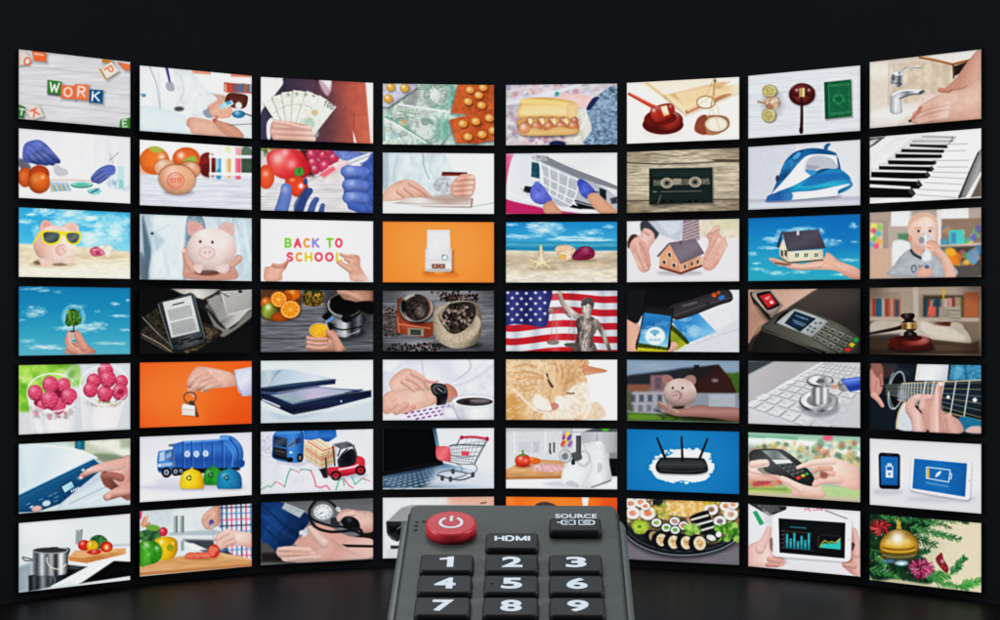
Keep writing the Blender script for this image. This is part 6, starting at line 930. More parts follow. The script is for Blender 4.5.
@pic(5, 1, 'toy blue garbage truck with yellow, green and blue recycling bins', '')
def _():
    B('d6d6e0', 'e0e0e8', ang=90); Q((520, 150, 985, 140, 985, 292, 520, 318), 'e2e2ea', b=50); E(740, 262, 220, 16, 'b8b8c8', b=14, a=.7); E(640, 240, 60, 20, 'c0c0d0', b=14, a=.6)
    Q((655, 180, 930, 172, 935, 190, 660, 214), '14161c', b=4); Q((640, 84, 662, 82, 662, 200, 640, 205), '4c5c7c', b=3)
    Q((660, 82, 700, 72, 850, 64, 905, 66, 924, 180, 664, 186), '2458a8', g=(90, '3470c0', '1c4c9c', '2458a4')); Q((700, 72, 850, 62, 848, 70, 704, 80), '5c94d8', b=3)
    for x in (698, 734, 778, 820, 862): L((x, 74, x + 2, 182), 4, '143c7c', b=2.5); L((x + 5, 76, x + 7, 182), 3, '5c90d4', b=2.5, a=.7)
    P((850, 52, 880, 48, 910, 56, 940, 90, 948, 130, 940, 170, 926, 180, 900, 120, 870, 80), '2c68bc', r=(.25, 6), g=(30, '4484d4', '1c4c98')); L((890, 60, 925, 110, 920, 170), 5, '143a78', b=3); L((870, 80, 905, 120, 900, 176), 6, '4c88d4', b=3); P((925, 150, 952, 152, 950, 174, 930, 180), '1c4890'); Q((852, 50, 885, 50, 890, 64, 856, 66), '5c98e0', b=3)
    for x, y in ((716, 124), (754, 124), (792, 122)): E(x, y, 13, 15, '88a8d8', n=(.4, 5), b=3); E(x, y, 8, 9, 'dce6f4', ring=4, b=2.5)
    P((594, 130, 604, 108, 640, 98, 656, 104, 656, 200, 640, 208, 600, 200, 592, 170), '3c78c4', r=(.25, 5), g=(0, '4c88d0', '2c64b0')); Q((602, 118, 622, 112, 622, 150, 600, 156), 'a8c0d8'); Q((628, 112, 650, 110, 650, 148, 628, 150), '2c4468', g=(60, '8cacd0', '2c4468')); Q((600, 100, 655, 92, 656, 104, 602, 112), 'd8e0ec', b=3); Q((592, 164, 655, 158, 655, 172, 592, 178), '8cb0dc', b=3); Q((596, 180, 618, 182, 618, 196, 596, 194), '1c3c74', b=2.5); E(602, 172, 5, 5, 'f0f4f8', b=2.5)
    for x, y, r in ((630, 200, 20), (668, 196, 16), (690, 194, 13)): E(x, y, r, r + 2, '14141a'); E(x, y, r * .55, r * .6, '9ca4b4'); E(x, y, r * .25, r * .28, '3c4454')
    def bin_(x, y, w, h, c, c2, c3):
        P((x - w, y, x - w * .98, y - h * .5, x - w * .7, y - h * .82, x - w * .15, y - h * .98, x, y - h * 1.1, x + w * .15, y - h * .98, x + w * .7, y - h * .82, x + w * .98, y - h * .5, x + w, y, x + w * .6, y + 6, x - w * .6, y + 6), c, r=(.25, 8), g=(0, c2, c, c3), hl=(x - w * .4, y - h * .6, 12, .35), sh=(3, 5, 8, .2))
        for k in range(3): a = k * 2.09 + .5; L([(x - w * .25 + 9 * math.cos(a + t), y - h * .5 + 9 * math.sin(a + t)) for t in (0, .6, 1.2)], 4.5, '1c2418', b=2)
    bin_(822, 246, 38, 72, '2c9c30', '1c8024', '208828'); bin_(735, 262, 48, 78, 'f0c418', 'f4d430', 'd89c0c'); bin_(890, 262, 50, 80, '2078a8', '1c88b0', '1c5c90')
@pic(5, 2, 'toy forklift carrying crates behind a blue truck on a price chart', '')
def _():
    B('d4d6e0', 'dcdee6', ang=0, n=(.04, 40)); Q((20, 60, 70, 50, 60, 140, 20, 150), 'c4c6d4', b=10, n=(.2, 8))
    Q((196, 34, 330, 32, 334, 60, 300, 82, 200, 72), '1c58a4', g=(90, '2c70c0', '184888')); Q((210, 32, 260, 32, 255, 72, 206, 70), '3878c4', b=4, a=.6); Q((80, 150, 200, 165, 260, 150, 180, 185, 90, 170), 'a8aab8', b=10, a=.7)
    P((70, 60, 84, 40, 110, 36, 190, 32, 196, 120, 190, 160, 150, 168, 72, 150, 68, 110), '2060ac', r=(.2, 6), g=(0, '2c6cb8', '3c80cc', '184c90')); Q((76, 60, 130, 68, 126, 106, 72, 96), '141c28', g=(60, '3c4c64', '10141c')); Q((70, 102, 128, 112, 128, 150, 70, 134), '24262c', n=(.3, 5)); Q((134, 90, 160, 72, 162, 96, 136, 112), 'b8c8dc', g=(60, '3c5474', 'c8d8e8')); Q((162, 70, 184, 62, 186, 84, 164, 94), '283c5c'); Q((70, 132, 130, 148, 130, 160, 72, 146), '101216'); Q((84, 36, 188, 34, 180, 48, 78, 54), '4c90d8', b=4, a=.8); E(182, 148, 13, 18, '101014'); E(182, 148, 6, 9, '6c7078'); E(140, 156, 14, 10, '101014'); L((82, 118, 120, 126), 3, '5c6068', b=2.5); E(144, 126, 6, 5, 'e8ecf4', b=2.5)
    Q((200, 82, 262, 68, 330, 108, 322, 170, 270, 190, 198, 146), 'd4bc98', sh=(4, 6, 8, .25)); Q((200, 82, 262, 68, 330, 108, 268, 130), 'e4d2b4'); Q((200, 82, 268, 130, 268, 190, 198, 146), 'd8c0a0'); Q((268, 130, 330, 108, 322, 172, 268, 190), 'c4a884')
    for k in range(1, 4): L((200 - k, 82 + k * 17, 268, 130 + k * 16), 3, 'a88c64', cv=False, a=.8); L((268, 130 + k * 16, 329 - k * 2, 108 + k * 17), 3, '98784c', cv=False, a=.8)
    L((214, 80, 276, 120, 330, 102), 4, 'c84438', b=2.5, cv=False, a=.9); L((205, 110, 268, 154, 326, 134), 4, 'c84438', b=2.5, cv=False, a=.7); L((228, 76, 290, 118), 3, 'a88c64', b=2.5, a=.7); L((246, 72, 308, 112), 3, 'a88c64', b=2.5, a=.7); L((228, 100, 228, 160), 3, 'b09468', a=.7); L((248, 116, 248, 174), 3, 'b09468', a=.7); L((300, 120, 298, 178), 3, '98784c', a=.7)
    E(370, 220, 90, 14, '9c9eb0', b=12, a=.7); P((296, 190, 340, 184, 360, 168, 440, 148, 450, 184, 440, 206, 350, 226, 300, 222), 'c42438', r=(.3, 6), g=(90, 'e0384c', 'a01428')); P((400, 140, 440, 146, 444, 170, 400, 178), 'd83040', r=(.2, 5)); P((340, 150, 400, 110, 410, 170, 350, 186), '181a20', b=4)
    for p in ((318, 100, 326, 180), (378, 112, 350, 140, 342, 182), (402, 100, 414, 130, 412, 166), (350, 110, 338, 140)): L(p, 6, '34383e', b=2.2)
    Q((318, 92, 376, 80, 410, 98, 350, 114), '4c5258', g=(0, '646a72', '2c3036')); L((322, 92, 376, 82, 406, 98), 3, '8c9298', b=2); P((362, 160, 370, 130, 390, 126, 396, 156, 380, 168), '101014')
    L((344, 196, 400, 186, 420, 178), 7, 'e8e8ee', b=3, a=.9)
    for x, y in ((330, 222), (432, 200)): E(x, y, 22, 20, '141216'); E(x, y, 13, 12, 'c42438'); E(x, y, 5, 5, '3c1c24')
    Q((262, 196, 290, 188, 294, 230, 280, 232), '1c1c20'); L((262, 196, 292, 222), 4, '24262c'); L((288, 150, 294, 228), 6, '2c2c30', cv=False)
    def ser(p, c): L(p, 5, c, b=3, cv=False, a=.85)
    ser((22, 280, 50, 262, 60, 270, 80, 248), '6c9c80'); ser((80, 248, 98, 254, 118, 268), 'd8788c'); ser((118, 268, 130, 222, 142, 194, 156, 198), '4c9c78'); ser((156, 198, 176, 208, 186, 196), 'd88c9c'); ser((186, 196, 204, 196, 226, 200), '5c9c80'); ser((226, 200, 240, 232, 248, 266, 266, 272, 290, 262, 306, 280), 'd84860'); ser((330, 280, 342, 244, 360, 232, 364, 262), '3c9c70'); ser((364, 236, 384, 262, 400, 272), 'd84c60'); ser((396, 226, 410, 258, 436, 234, 452, 238), '4c9c78'); ser((440, 232, 470, 244), 'd8788c')
    for k in range(26): x = 24 + k * 17; L((x, 250 + 30 * math.sin(k), x, 262 + 30 * math.sin(k)), 2.5, 'b8bac8', b=3, a=.6)
@pic(5, 3, 'miniature shopping trolley standing on a laptop keyboard', '')
def _():
    B('d4d8de', 'dcdee4', ang=0); Q((524, 212, 770, 168, 985, 220, 985, 272, 524, 272), '54789c'.replace('54789c', '4c6478'), b=4, g=(0, '24384c', '7c9cb8', 'ccd4de')); 
    m = G([(524, 236), (760, 186), (860, 214), (560, 300)])
    for j in range(6):
        for i in range(14): u = (i + .5 * (j % 2)) / 14; v = j / 6; Q(C4(m, u + .008, v + .03, u + .06, v + .13), '96b4cc', b=2, a=.75, r=(.2, 3))
    Q((750, 200, 985, 190, 985, 272, 700, 272), 'd4d8e0', b=24, a=.8); Q((524, 262, 600, 272, 524, 274), '34485c', b=8, a=.6)
    Q((524, 18, 742, 18, 768, 166, 524, 222), '050608'); Q((524, 206, 770, 158, 774, 176, 524, 224), '0c1016', b=3); Q((728, 20, 742, 20, 766, 160, 756, 162), '2c4c60', b=3, g=(90, '5c8ca4', '1c2c3c')); L((744, 22, 766, 160), 2, '9cbccc', b=2)
    L((752, 212, 800, 200, 890, 214), 4, '5c646c', b=2.5); L((750, 220, 840, 240, 900, 222), 5, '3c4248', b=2.5); L((800, 240, 870, 216, 820, 200), 4, '5c646c', b=2.5)
    for p in ((780, 160, 850, 174, 900, 174), (784, 130, 850, 146, 908, 140), (890, 172, 908, 180, 912, 198, 900, 212), (830, 174, 850, 186, 850, 206)): L(p, 4, '6c747c', b=2.2)
    bm = G([(800, 100), (946, 78), (902, 168), (806, 158)])
    for i in range(11): L([bm(i / 10, 0), bm(i / 10, 1)], 2.2, '7c848c', b=1.8, a=.9)
    for i in range(6): L([bm(0, i / 5), bm(1, i / 5)], 2.2, '747c84', b=1.8, a=.9)
    bm = G([(846, 62), (958, 74), (946, 92), (830, 104)])
    for i in range(9): L([bm(i / 8, 0), bm(i / 8, 1)], 2, '8c949c', b=1.8, a=.8)
    L((800, 100, 830, 94, 946, 98), 5, '4c545c', b=2.2); L((846, 64, 826, 100), 4, '5c646c'); L((955, 76, 920, 140, 904, 172), 5, '5c646c', b=2.2); Q((848, 120, 882, 122, 880, 140, 850, 138), 'd04858', b=2.5)
    F((848, 64, 900, 62, 956, 70), 10, 'c83c54'); E(850, 64, 7, 8, 'a82440'); E(955, 70, 8, 9, 'a82440'); P((744, 104, 760, 100, 800, 106, 804, 160, 796, 164, 748, 152), 'd8505c', r=(.2, 5), g=(30, 'e87078', 'c43c4c'))
    for x, y in ((770, 232), (804, 236), (896, 218), (814, 204)): E(x, y, 7, 11, '1c2026', b=2.5); E(x, y, 3, 5, '6c747c', b=2)
@pic(5, 4, 'white meat mincer on a kitchen worktop beside a chopping board', '')
def _():
    B('d0d4d8', 'bcc0c4', ang=90); Q((22, 20, 300, 20, 300, 40, 22, 44), 'b0b4b8', b=8); R(22, 42, 260, 130, 'c6cacd', b=10); R(80, 80, 130, 128, 'bcc0c6', b=5); R(140, 80, 165, 128, 'b4b8be', b=5); L((62, 40, 64, 130), 5, 'e8ecee', b=6, a=.7); L((190, 40, 190, 130), 5, 'e8ecee', b=6, a=.7)
    Q((22, 132, 110, 126, 250, 128, 250, 172, 22, 184), 'c8ccd0', b=4); R(205, 86, 213, 126, '5c6068', b=3); R(222, 84, 229, 124, '4c5058', b=3); L((209, 120, 212, 130), 5, '24262c', b=2.5); R(258, 36, 300, 108, 'b0a8b0', b=6, n=(.3, 6)); 
    for x, y, c in ((268, 60, 'a83c80'), (276, 80, 'd8b83c'), (288, 64, '5c4c9c'), (262, 88, 'c84c4c'), (292, 90, '8c5cac'), (280, 50, 'e0c850')): E(x, y, 7, 14, c, 30, b=4)
    R(300, 24, 486, 42, '4c5054', b=5); Q((300, 22, 400, 22, 340, 42, 300, 42), 'c8ccd0', b=5); E(436, 30, 14, 8, '4cb030', b=4); R(336, 42, 486, 128, 'a4a8ac', b=4, g=(0, 'b8bcc0', '94989c')); R(400, 44, 404, 126, '8c9094', b=3); R(420, 126, 486, 152, '7c8084', b=4); R(452, 150, 486, 222, '0c0e10', b=4); R(320, 126, 452, 150, 'b8bcc0', b=4)
    Q((22, 200, 110, 150, 270, 160, 260, 234, 22, 238), 'b88858', b=3, n=(.12, 30, 4), g=(90, 'd0a070', 'b07c4c')); Q((22, 228, 256, 222, 250, 238, 22, 240), 'a06c3c', b=3); Q((22, 236, 486, 228, 486, 274, 22, 270), 'e6e8ec', b=4)
    E(100, 180, 34, 8, '7c4c28', b=6, a=.7); E(98, 158, 33, 27, 'd8301c', r=(.35, 9), hl=((88, 148, 9, .5), (110, 158, 8, .3)), g=(90, 'e84830', 'b01c10')); L((98, 136, 98, 118), 6, '3c7c2c', b=2.5); L((84, 138, 98, 134, 112, 140), 5, '4c8c30', b=3); E(148, 160, 22, 13, 'e06828', r=(.3, 6)); E(136, 150, 10, 8, 'e88040', b=3)
    P((130, 184, 160, 172, 200, 170, 262, 180, 264, 200, 200, 206, 140, 198), 'dcaaa8', r=(.2, 6), n=(.15, 7)); 
    E(290, 254, 110, 14, 'b0b4bc', b=10, a=.7); P((258, 220, 270, 180, 330, 120, 345, 88, 420, 82, 440, 120, 460, 210, 458, 244, 380, 270, 300, 262, 262, 256), 'd6d9dd', r=(.15, 12), g=(0, 'e6e8ec', 'd0d4d8', 'dfe2e5', 'b4b8be')); P((262, 200, 300, 175, 325, 178, 310, 230, 285, 256, 258, 246), 'e6e8ec', r=(.12, 8)); L((345, 90, 380, 180, 340, 262), 4, 'b0b4ba', b=4, a=.8); E(345, 150, 30, 34, 'c4c8cc', r=(.2, 6), b=3); E(345, 150, 20, 22, 'd8dbde', b=4); L((408, 176, 408, 206), 5, 'a8acb0', b=3); E(414, 186, 10, 18, 'c0c4c8', r=(.2, 4)); R(398, 80, 418, 94, 'f0f0f2', b=3)
    P((270, 252, 290, 240, 320, 250, 325, 268, 290, 262), 'a8acb4', b=4, a=.7); L((380, 268, 456, 240), 4, '3c4044', b=3, a=.8); R(316, 56, 336, 140, '3c4044', b=2.5, g=(0, '54585c', '2c2e32')); P((296, 130, 330, 124, 340, 150, 310, 160), '4c5054', b=4); E(272, 140, 26, 28, 'a8acb0', r=(.3, 5), hl=(262, 130, 8, .5)); E(270, 140, 19, 21, 'd8dadc', ring=3); E(270, 140, 12, 13, '6c7074', n=(.6, 4), b=3); P((296, 160, 306, 150, 312, 170, 300, 176), '24262a', b=3)
@pic(5, 5, 'black router with three antennas on a blue and white background', '')
def _():
    B('0b6cac', '1478b4', '0a6aa8', ang=0); E(740, 160, 240, 130, '1c80bc', b=100, a=.5)
    P((625, 195, 640, 158, 690, 140, 720, 124, 755, 108, 790, 122, 810, 106, 835, 122, 868, 130, 858, 158, 882, 185, 860, 210, 850, 236, 800, 246, 760, 240, 700, 240, 650, 232), 'eef2f6', b=3)
    g = Z.rng
    for i in range(70):
        a = i / 70 * 6.283; x = 752 + 122 * math.cos(a) * g.uniform(.94, 1.06); y = 180 + 66 * math.sin(a) * g.uniform(.88, 1.1); F_ = g.uniform(4, 10); E(x, y, F_, F_ * .6, 'eef2f6', b=3)
    cloud(690, 226, 50, 14, .3, 'c0d0e0'); cloud(800, 140, 30, 14, .3, 'c8d8e8')
    P((642, 180, 660, 150, 680, 146, 820, 148, 844, 156, 856, 190, 846, 206, 800, 214, 700, 212, 654, 206), '14161a', sh=(2, 6, 8, .4), r=(.2, 5)); P((650, 182, 666, 156, 690, 152, 816, 154, 838, 160, 848, 188, 800, 196, 680, 196), '2c2e32', g=(90, '3a3c40', '202226'), b=3); L((660, 198, 750, 204, 846, 198), 3, '4c5054', b=2.5); L((672, 172, 826, 174), 2, '44484c', b=2.5, a=.7)
    for p in ((648, 66, 664, 106, 682, 150), (748, 62, 750, 110, 752, 158), (854, 70, 838, 110, 822, 152)): F(p, (7, 11), '15171b', cv=False)
@pic(5, 6, 'hands typing on a card terminal in front of supermarket shelves', '')
def _():
    B('a0b4a0', '8ca890', ang=90); L((20, 60, 484, 110), 40, 'd8e6dc', b=16); L((20, 34, 250, 50, 484, 60), 30, '84b098', b=16); L((100, 60, 300, 84, 484, 130), 12, 'f2f8f4', b=8, cv=False); L((20, 50, 220, 60), 12, '3c8c68', b=8, a=.7); E(350, 58, 20, 12, 'd84c6c', b=8); L((300, 84, 484, 104), 14, '54a098', b=9, a=.7)
    blobs(30, 70, 470, 170, ['3c5c4c', 'c8b84c', 'a04c3c', '688c4c', 'd8d0b0', '2c4438', 'b8a078', '7cac6c', 'c87c4c'], 120, 6, 15, 7, .65, 3); blobs(200, 120, 484, 180, ['d8c890', 'c8a868', '5c7448', 'e0dcc0', '4c6c5c'], 50, 7, 14, 8, .7)
    Q((20, 100, 140, 96, 180, 240, 20, 280), '6c4840', b=20, a=.5); blobs(20, 230, 180, 270, ['c02c2c', 'a8242c', 'c8845c', '8c3c30'], 20, 9, 18, 9, .8)
    Q((20, 262, 180, 256, 484, 268, 484, 320, 20, 290), 'b0c050', b=12, g=(0, '8ca850', 'c8c868', '98b464')); Q((300, 262, 484, 268, 484, 318, 330, 312), '9cb878', b=10); Q((20, 280, 200, 288, 484, 306, 484, 325, 20, 300), 'b0a488', b=8); L((20, 268, 180, 270), 6, '4c6c3c', b=6, a=.7)
    P((24, 130, 40, 110, 70, 104, 150, 104, 180, 116, 240, 160, 290, 214, 292, 250, 270, 256, 170, 222, 100, 200, 80, 180, 40, 175), '2c2e30', r=(.3, 7), g=(50, '44484a', '26282a', '181a1b')); Q((78, 110, 140, 108, 186, 144, 120, 146), '8c9494', g=(0, '5c6464', 'a8b0b0')); Q((118, 148, 190, 146, 205, 160, 138, 166), 'c8d0d0', b=2.5)
    m = G([(140, 168), (206, 160), (280, 208), (230, 236)])
    for j in range(5):
        for i in range(3): 
            cc = '8c9090' if j < 4 else ('d83c28', 'e0b828', '3cac4c')[i]
            q = C4(m, i / 3 + .03, j / 5 + .03, i / 3 + .28, j / 5 + .16); Q(q, '8c9294' if j < 4 else cc, b=2, r=(.3, 3)); 
            if j < 4: Q(C4(m, i / 3 + .07, j / 5 + .06, i / 3 + .26, j / 5 + .17), '1c1e20', b=2, a=.85)
    P((20, 172, 50, 150, 90, 146, 108, 156, 104, 176, 60, 184, 90, 208, 150, 212, 148, 232, 90, 236, 20, 228), 'd8a894', b=3, r=(.18, 8), g=(90, 'e8c0b0', 'c48c78')); F((40, 166, 96, 158), (30, 22), 'e6bcaa'); L((24, 196, 90, 214, 140, 224), 4, 'a86c58', b=4, a=.7)
    P((150, 226, 160, 214, 185, 222, 230, 244, 270, 256, 320, 262, 334, 304, 215, 298, 200, 270, 165, 245), 'dca894', r=(.2, 8), g=(90, 'e8bcaa', 'c8907c')); F((160, 226, 200, 246, 240, 270), (22, 34), 'e2b4a2')
    P((230, 172, 300, 150, 370, 140, 440, 160, 478, 190, 478, 270, 420, 262, 350, 244, 310, 262, 290, 236, 330, 214, 300, 190), 'd8a490', r=(.15, 10), g=(30, 'e6bcaa', 'cc9480')); F((226, 180, 290, 160, 370, 152), (15, 32), 'e6baa8', r=(.25, 6)); F((290, 198, 320, 184, 360, 186), (16, 26), 'c88c78'); F((302, 222, 330, 206, 370, 206), (16, 26), 'd09884'); F((296, 250, 340, 234, 400, 230), (22, 34), 'dca894'); P((320, 195, 350, 205, 345, 225, 322, 222), '7c4438', b=5, a=.8)
@pic(5, 7, 'phone and tablet both showing a battery symbol', '')
def _():
    B('d4d4da', 'e2e2e6', 'dadade', ang=90); Q((520, 240, 985, 290, 985, 370, 520, 330), 'cfcfd6', b=40, a=.8); E(600, 280, 60, 14, 'b0b0bc', b=12, a=.7); E(820, 310, 140, 16, 'b8b8c4', b=14, a=.7)
    RQ((560, 118, 650, 123, 649, 270, 563, 267), '0c0e12', .14, .09, r=(.2, 3)); L((650, 135, 649, 255), 2.5, 'a8acb4', b=2); Q((568, 132, 641, 136, 640, 254, 570, 252), '1260a4', g=(90, '1468ac', '0e589c')); L((592, 126, 616, 127), 2.5, '4c5058', b=2)
    Q((590, 172, 620, 173, 620, 222, 590, 221), 'e8eef4'); Q((596, 162, 614, 163, 614, 172, 596, 171), 'c8d8e8', b=2.5); Q((594, 176, 616, 177, 616, 192, 594, 191), '1260a4'); E(605, 207, 6, 6, '3c7cb8', b=2.5)
    RQ((694, 132, 947, 154, 938, 319, 686, 276), 'e8e9ec', .07, .11, r=(.2, 4), sh=(2, 5, 8, .25), b=2.5); L((694, 276, 800, 302, 926, 318), 4, 'a8aab4', b=3)
    Q((708, 143, 926, 163, 918, 301, 700, 266), '1262a6', g=(0, '146aae', '0e589c')); E(935, 234, 3, 4, 'b0b2b8', b=2)
    L((758, 180, 758, 224, 850, 240, 856, 190, 760, 178), 4, 'e2ecf6', b=2, cv=False); L((856, 204, 862, 206, 860, 226, 852, 226), 4, 'e2ecf6', b=2, cv=False); Q((761, 182, 770, 184, 770, 224, 760, 222), 'e0a83c'); P((796, 220, 800, 204, 818, 194, 814, 208), 'f2f6fa', b=2); L((758, 242, 800, 250, 846, 258), 7, '6ca0cc', b=4, a=.7)
# ------------------------------------------------------------------ row 6
@pic(6, 0, 'steel pot on a hob beside peppers on a wooden board', '')
def _():
    B('cfd6da', 'dae0e2', ang=0); R(20, 80, 484, 200, 'd6dcdf', b=10); E(130, 140, 90, 50, 'e6eaec', b=40, a=.7); Q((20, 290, 80, 270, 80, 392, 20, 398), 'a0acb4', b=4); Q((22, 300, 66, 286, 66, 376, 22, 388), '94a0aa', b=5, r=(.15, 5)); Q((400, 198, 484, 196, 484, 206, 400, 210), 'b8c0c4', b=4)
    Q((256, 140, 284, 138, 280, 196, 254, 200), '8c949a', g=(0, 'a8b0b4', '6c747a')); L((268, 150, 266, 190), 3, '5c646a', b=2.5)
    Q((215, 284, 400, 250, 484, 210, 484, 272, 400, 274, 280, 340, 160, 372, 60, 392, 60, 340), 'e6eaee', b=3); Q((60, 330, 230, 284, 304, 292, 150, 374, 60, 394), '1a2026', b=3, g=(0, '3c464e', '0c1014', '2c343a')); L((230, 286, 304, 293), 3, '8c949a', b=2); Q((238, 290, 290, 294, 270, 304, 220, 300), '3c4448', b=3, n=(.3, 5))
    Q((410, 268, 484, 272, 484, 330, 270, 362, 330, 316, 370, 290), '050608', b=3); Q((405, 262, 416, 266, 280, 358, 240, 362), 'f2f4f6', b=4)
    Q((225, 252, 255, 226, 462, 216, 462, 240, 300, 278, 228, 268), 'c88450', n=(.12, 20, 4), g=(0, 'b87440', 'd89c68')); Q((250, 228, 462, 216, 460, 226, 280, 256, 228, 252), 'd8a06c', b=3, n=(.08, 16, 4))
    P((310, 190, 330, 166, 360, 162, 384, 180, 386, 204, 350, 220, 318, 212), '2c5c34', n=(.5, 6), r=(.2, 6)); blobs(316, 168, 380, 205, ['3c7c44', '1c4424', '4c8c50'], 20, 6, 10, 4, .7)
    E(290, 204, 26, 22, 'd02818', r=(.3, 7), hl=(282, 196, 8, .5)); E(324, 206, 24, 23, 'e8b010', r=(.3, 7), hl=(316, 198, 8, .5)); L((324, 188, 324, 208), 4, '7c8c20', b=3); E(382, 210, 26, 22, 'c82818', r=(.3, 7)); E(384, 212, 16, 14, 'e06040', b=4, n=(.3, 5)); E(382, 212, 7, 8, 'e8c080', b=3); P((300, 232, 330, 220, 360, 226, 350, 240, 320, 242), 'c83020', r=(.2, 5), hl=(330, 228, 8, .4))
    L((35, 258, 50, 268, 78, 266), 5, '4c545a', b=2.5); L((36, 252, 76, 262), 4, '3c4248', b=2.5)
    P((78, 236, 90, 222, 222, 214, 224, 250, 220, 312, 200, 326, 120, 332, 82, 324, 78, 280), '8c9298', g=(0, '3c4248', 'c8ccd0', '54595e', 'a8acb0', '24282c', 'e8eaec', '6c7074', '15181b'), r=(.2, 5), b=2.5); E(150, 226, 72, 13, '34383c', r=(.3, 4)); E(150, 224, 73, 13, 'c8ccd0', ring=3); L((150, 214, 180, 212), 3, '1c2024', b=2)
    L(arc(178, 262, 42, 40, 30, 190), 4.5, 'd8d4c4', b=2.5); Q((78, 330, 160, 332, 150, 376, 80, 392), '5c646a', b=6, g=(0, '1c2024', '9ca0a4', '2c3034', '7c8084'), a=.8); L((150, 300, 170, 350, 150, 380), 3, 'c0bcb0', b=3, a=.6)
@pic(6, 1, 'hands slicing a tomato beside yellow and green peppers', '')
def _():
    B('cdd6da', 'd6dcde', ang=0, n=(.05, 40)); Q((700, 180, 985, 184, 985, 260, 780, 230), '3c444c', b=8); Q((640, 150, 830, 140, 985, 150, 985, 160, 640, 164), 'a8b4b8', b=5); Q((700, 195, 740, 195, 800, 222, 740, 224), 'e6eaec', b=5); Q((520, 55, 660, 52, 650, 130, 560, 130), 'c4ced2', b=12)
    for x in (664, 690): R(x - 3, 82, x + 14, 152, '7c8a8c', b=3, g=(0, 'a8b4b4', '54605e', 'b8c4c4')); R(x, 186, x + 12, 226, '8c9898', b=4)
    F((540, 88, 528, 120), 8, 'e87c4c'); F((548, 100, 535, 128), 7, 'e8945c'); F((525, 68, 522, 90), 10, 'd84c7c'); F((552, 82, 546, 104), 6, 'e0a078'); F((560, 112, 545, 124), 8, 'd86c5c')
    P((850, 34, 985, 24, 985, 262, 900, 240, 850, 160), 'd8dce4', b=3)
    for i in range(7): L((858 + i * 20, 30, 862 + i * 20, 255), 7, ('3c6cac', '24284c', 'c83c60')[i % 3], b=3, a=.75)
    for i in range(9): L((850, 50 + i * 25, 985, 44 + i * 25), 7, ('24284c', '4c84b8', 'd8486c')[i % 3], b=3, a=.6)
    R(850, 35, 862, 130, '3c3c5c', b=8, a=.5)
    P((776, 100, 790, 70, 830, 40, 850, 44, 850, 110, 830, 130, 800, 140), 'd09c84', r=(.2, 9), g=(0, 'dcae98', 'bc8468')); F((800, 80, 785, 100, 795, 128), (26, 18), 'd8a690'); F((825, 80, 808, 105, 815, 130), (24, 18), 'dcae98'); E(816, 110, 10, 13, '5c4c9c', b=3, r=(.2, 4)); L((818, 118, 822, 155, 826, 190), (9, 5), 'a8acc8', b=2.5)
    P((828, 180, 850, 150, 890, 138, 940, 146, 985, 160, 985, 212, 930, 206, 880, 212, 850, 220), 'dcae9c', r=(.18, 9), g=(60, 'ecccc0', 'c8907c')); F((880, 150, 850, 170, 832, 196), (26, 15), 'e8c0b0'); F((900, 170, 870, 186, 846, 212), (28, 16), 'e2b8a6'); F((910, 190, 880, 200, 856, 216), (24, 16), 'dcac9a'); E(836, 182, 8, 6, 'd0908c', b=3)
    Q((520, 286, 640, 256, 830, 228, 985, 262, 985, 288, 520, 328), 'd09c6c', b=3, n=(.1, 40, 4), g=(90, 'c8925e', 'dcae82')); Q((520, 316, 985, 278, 985, 290, 520, 330), 'b87c4c', b=4); Q((850, 238, 985, 258, 985, 266, 870, 254), 'e0b890', b=6, a=.7)
    P((520, 150, 545, 140, 580, 128, 604, 140, 604, 180, 560, 190, 520, 180), '2c5434', n=(.5, 7), b=3); blobs(522, 140, 604, 180, ['3c7c44', '1c4028', '5c9450'], 26, 6, 12, 5, .7); P((545, 126, 575, 118, 604, 130, 590, 144, 560, 142), '6c9c3c', b=4); E(617, 148, 18, 19, 'c82c40', r=(.3, 6), hl=(612, 142, 7, .4))
    P((580, 190, 600, 172, 640, 168, 670, 182, 675, 220, 662, 252, 630, 266, 600, 258), 'e8b80c', r=(.3, 12), g=(0, 'f0c820', 'e8ac08', 'c88c04'), hl=((612, 190, 10, .6), (655, 195, 8, .4))); E(645, 214, 13, 14, '8c9c20', b=4, r=(.2, 4)); L((645, 178, 650, 200), 4, 'c8900c', b=4, a=.6); L((620, 175, 614, 220, 622, 258), 5, 'c8920c', b=5, a=.5)
    P((520, 196, 550, 186, 590, 192, 612, 220, 610, 252, 590, 274, 550, 286, 520, 286), '3c9c20', r=(.35, 12), g=(0, '54b030', '2c8818', '48a428'), hl=((545, 205, 12, .6), (590, 216, 9, .5), (560, 240, 8, .3))); L((530, 200, 560, 225, 570, 270), 6, '1c6410', b=6, a=.5)
    E(770, 258, 70, 10, 'a86c3c', b=6, a=.6)
    for i in range(6): E(728 + i * 14, 246 - i * .5 + (i % 2) * 3, 22, 13, 'd8503c', -8, r=(.25, 4), g=(90, 'ec7c64', 'c43424'))
    E(826, 228, 24, 28, 'd03828', r=(.3, 7), hl=(834, 220, 8, .4)); E(818, 228, 14, 22, 'ec7860', b=4, a=.8)
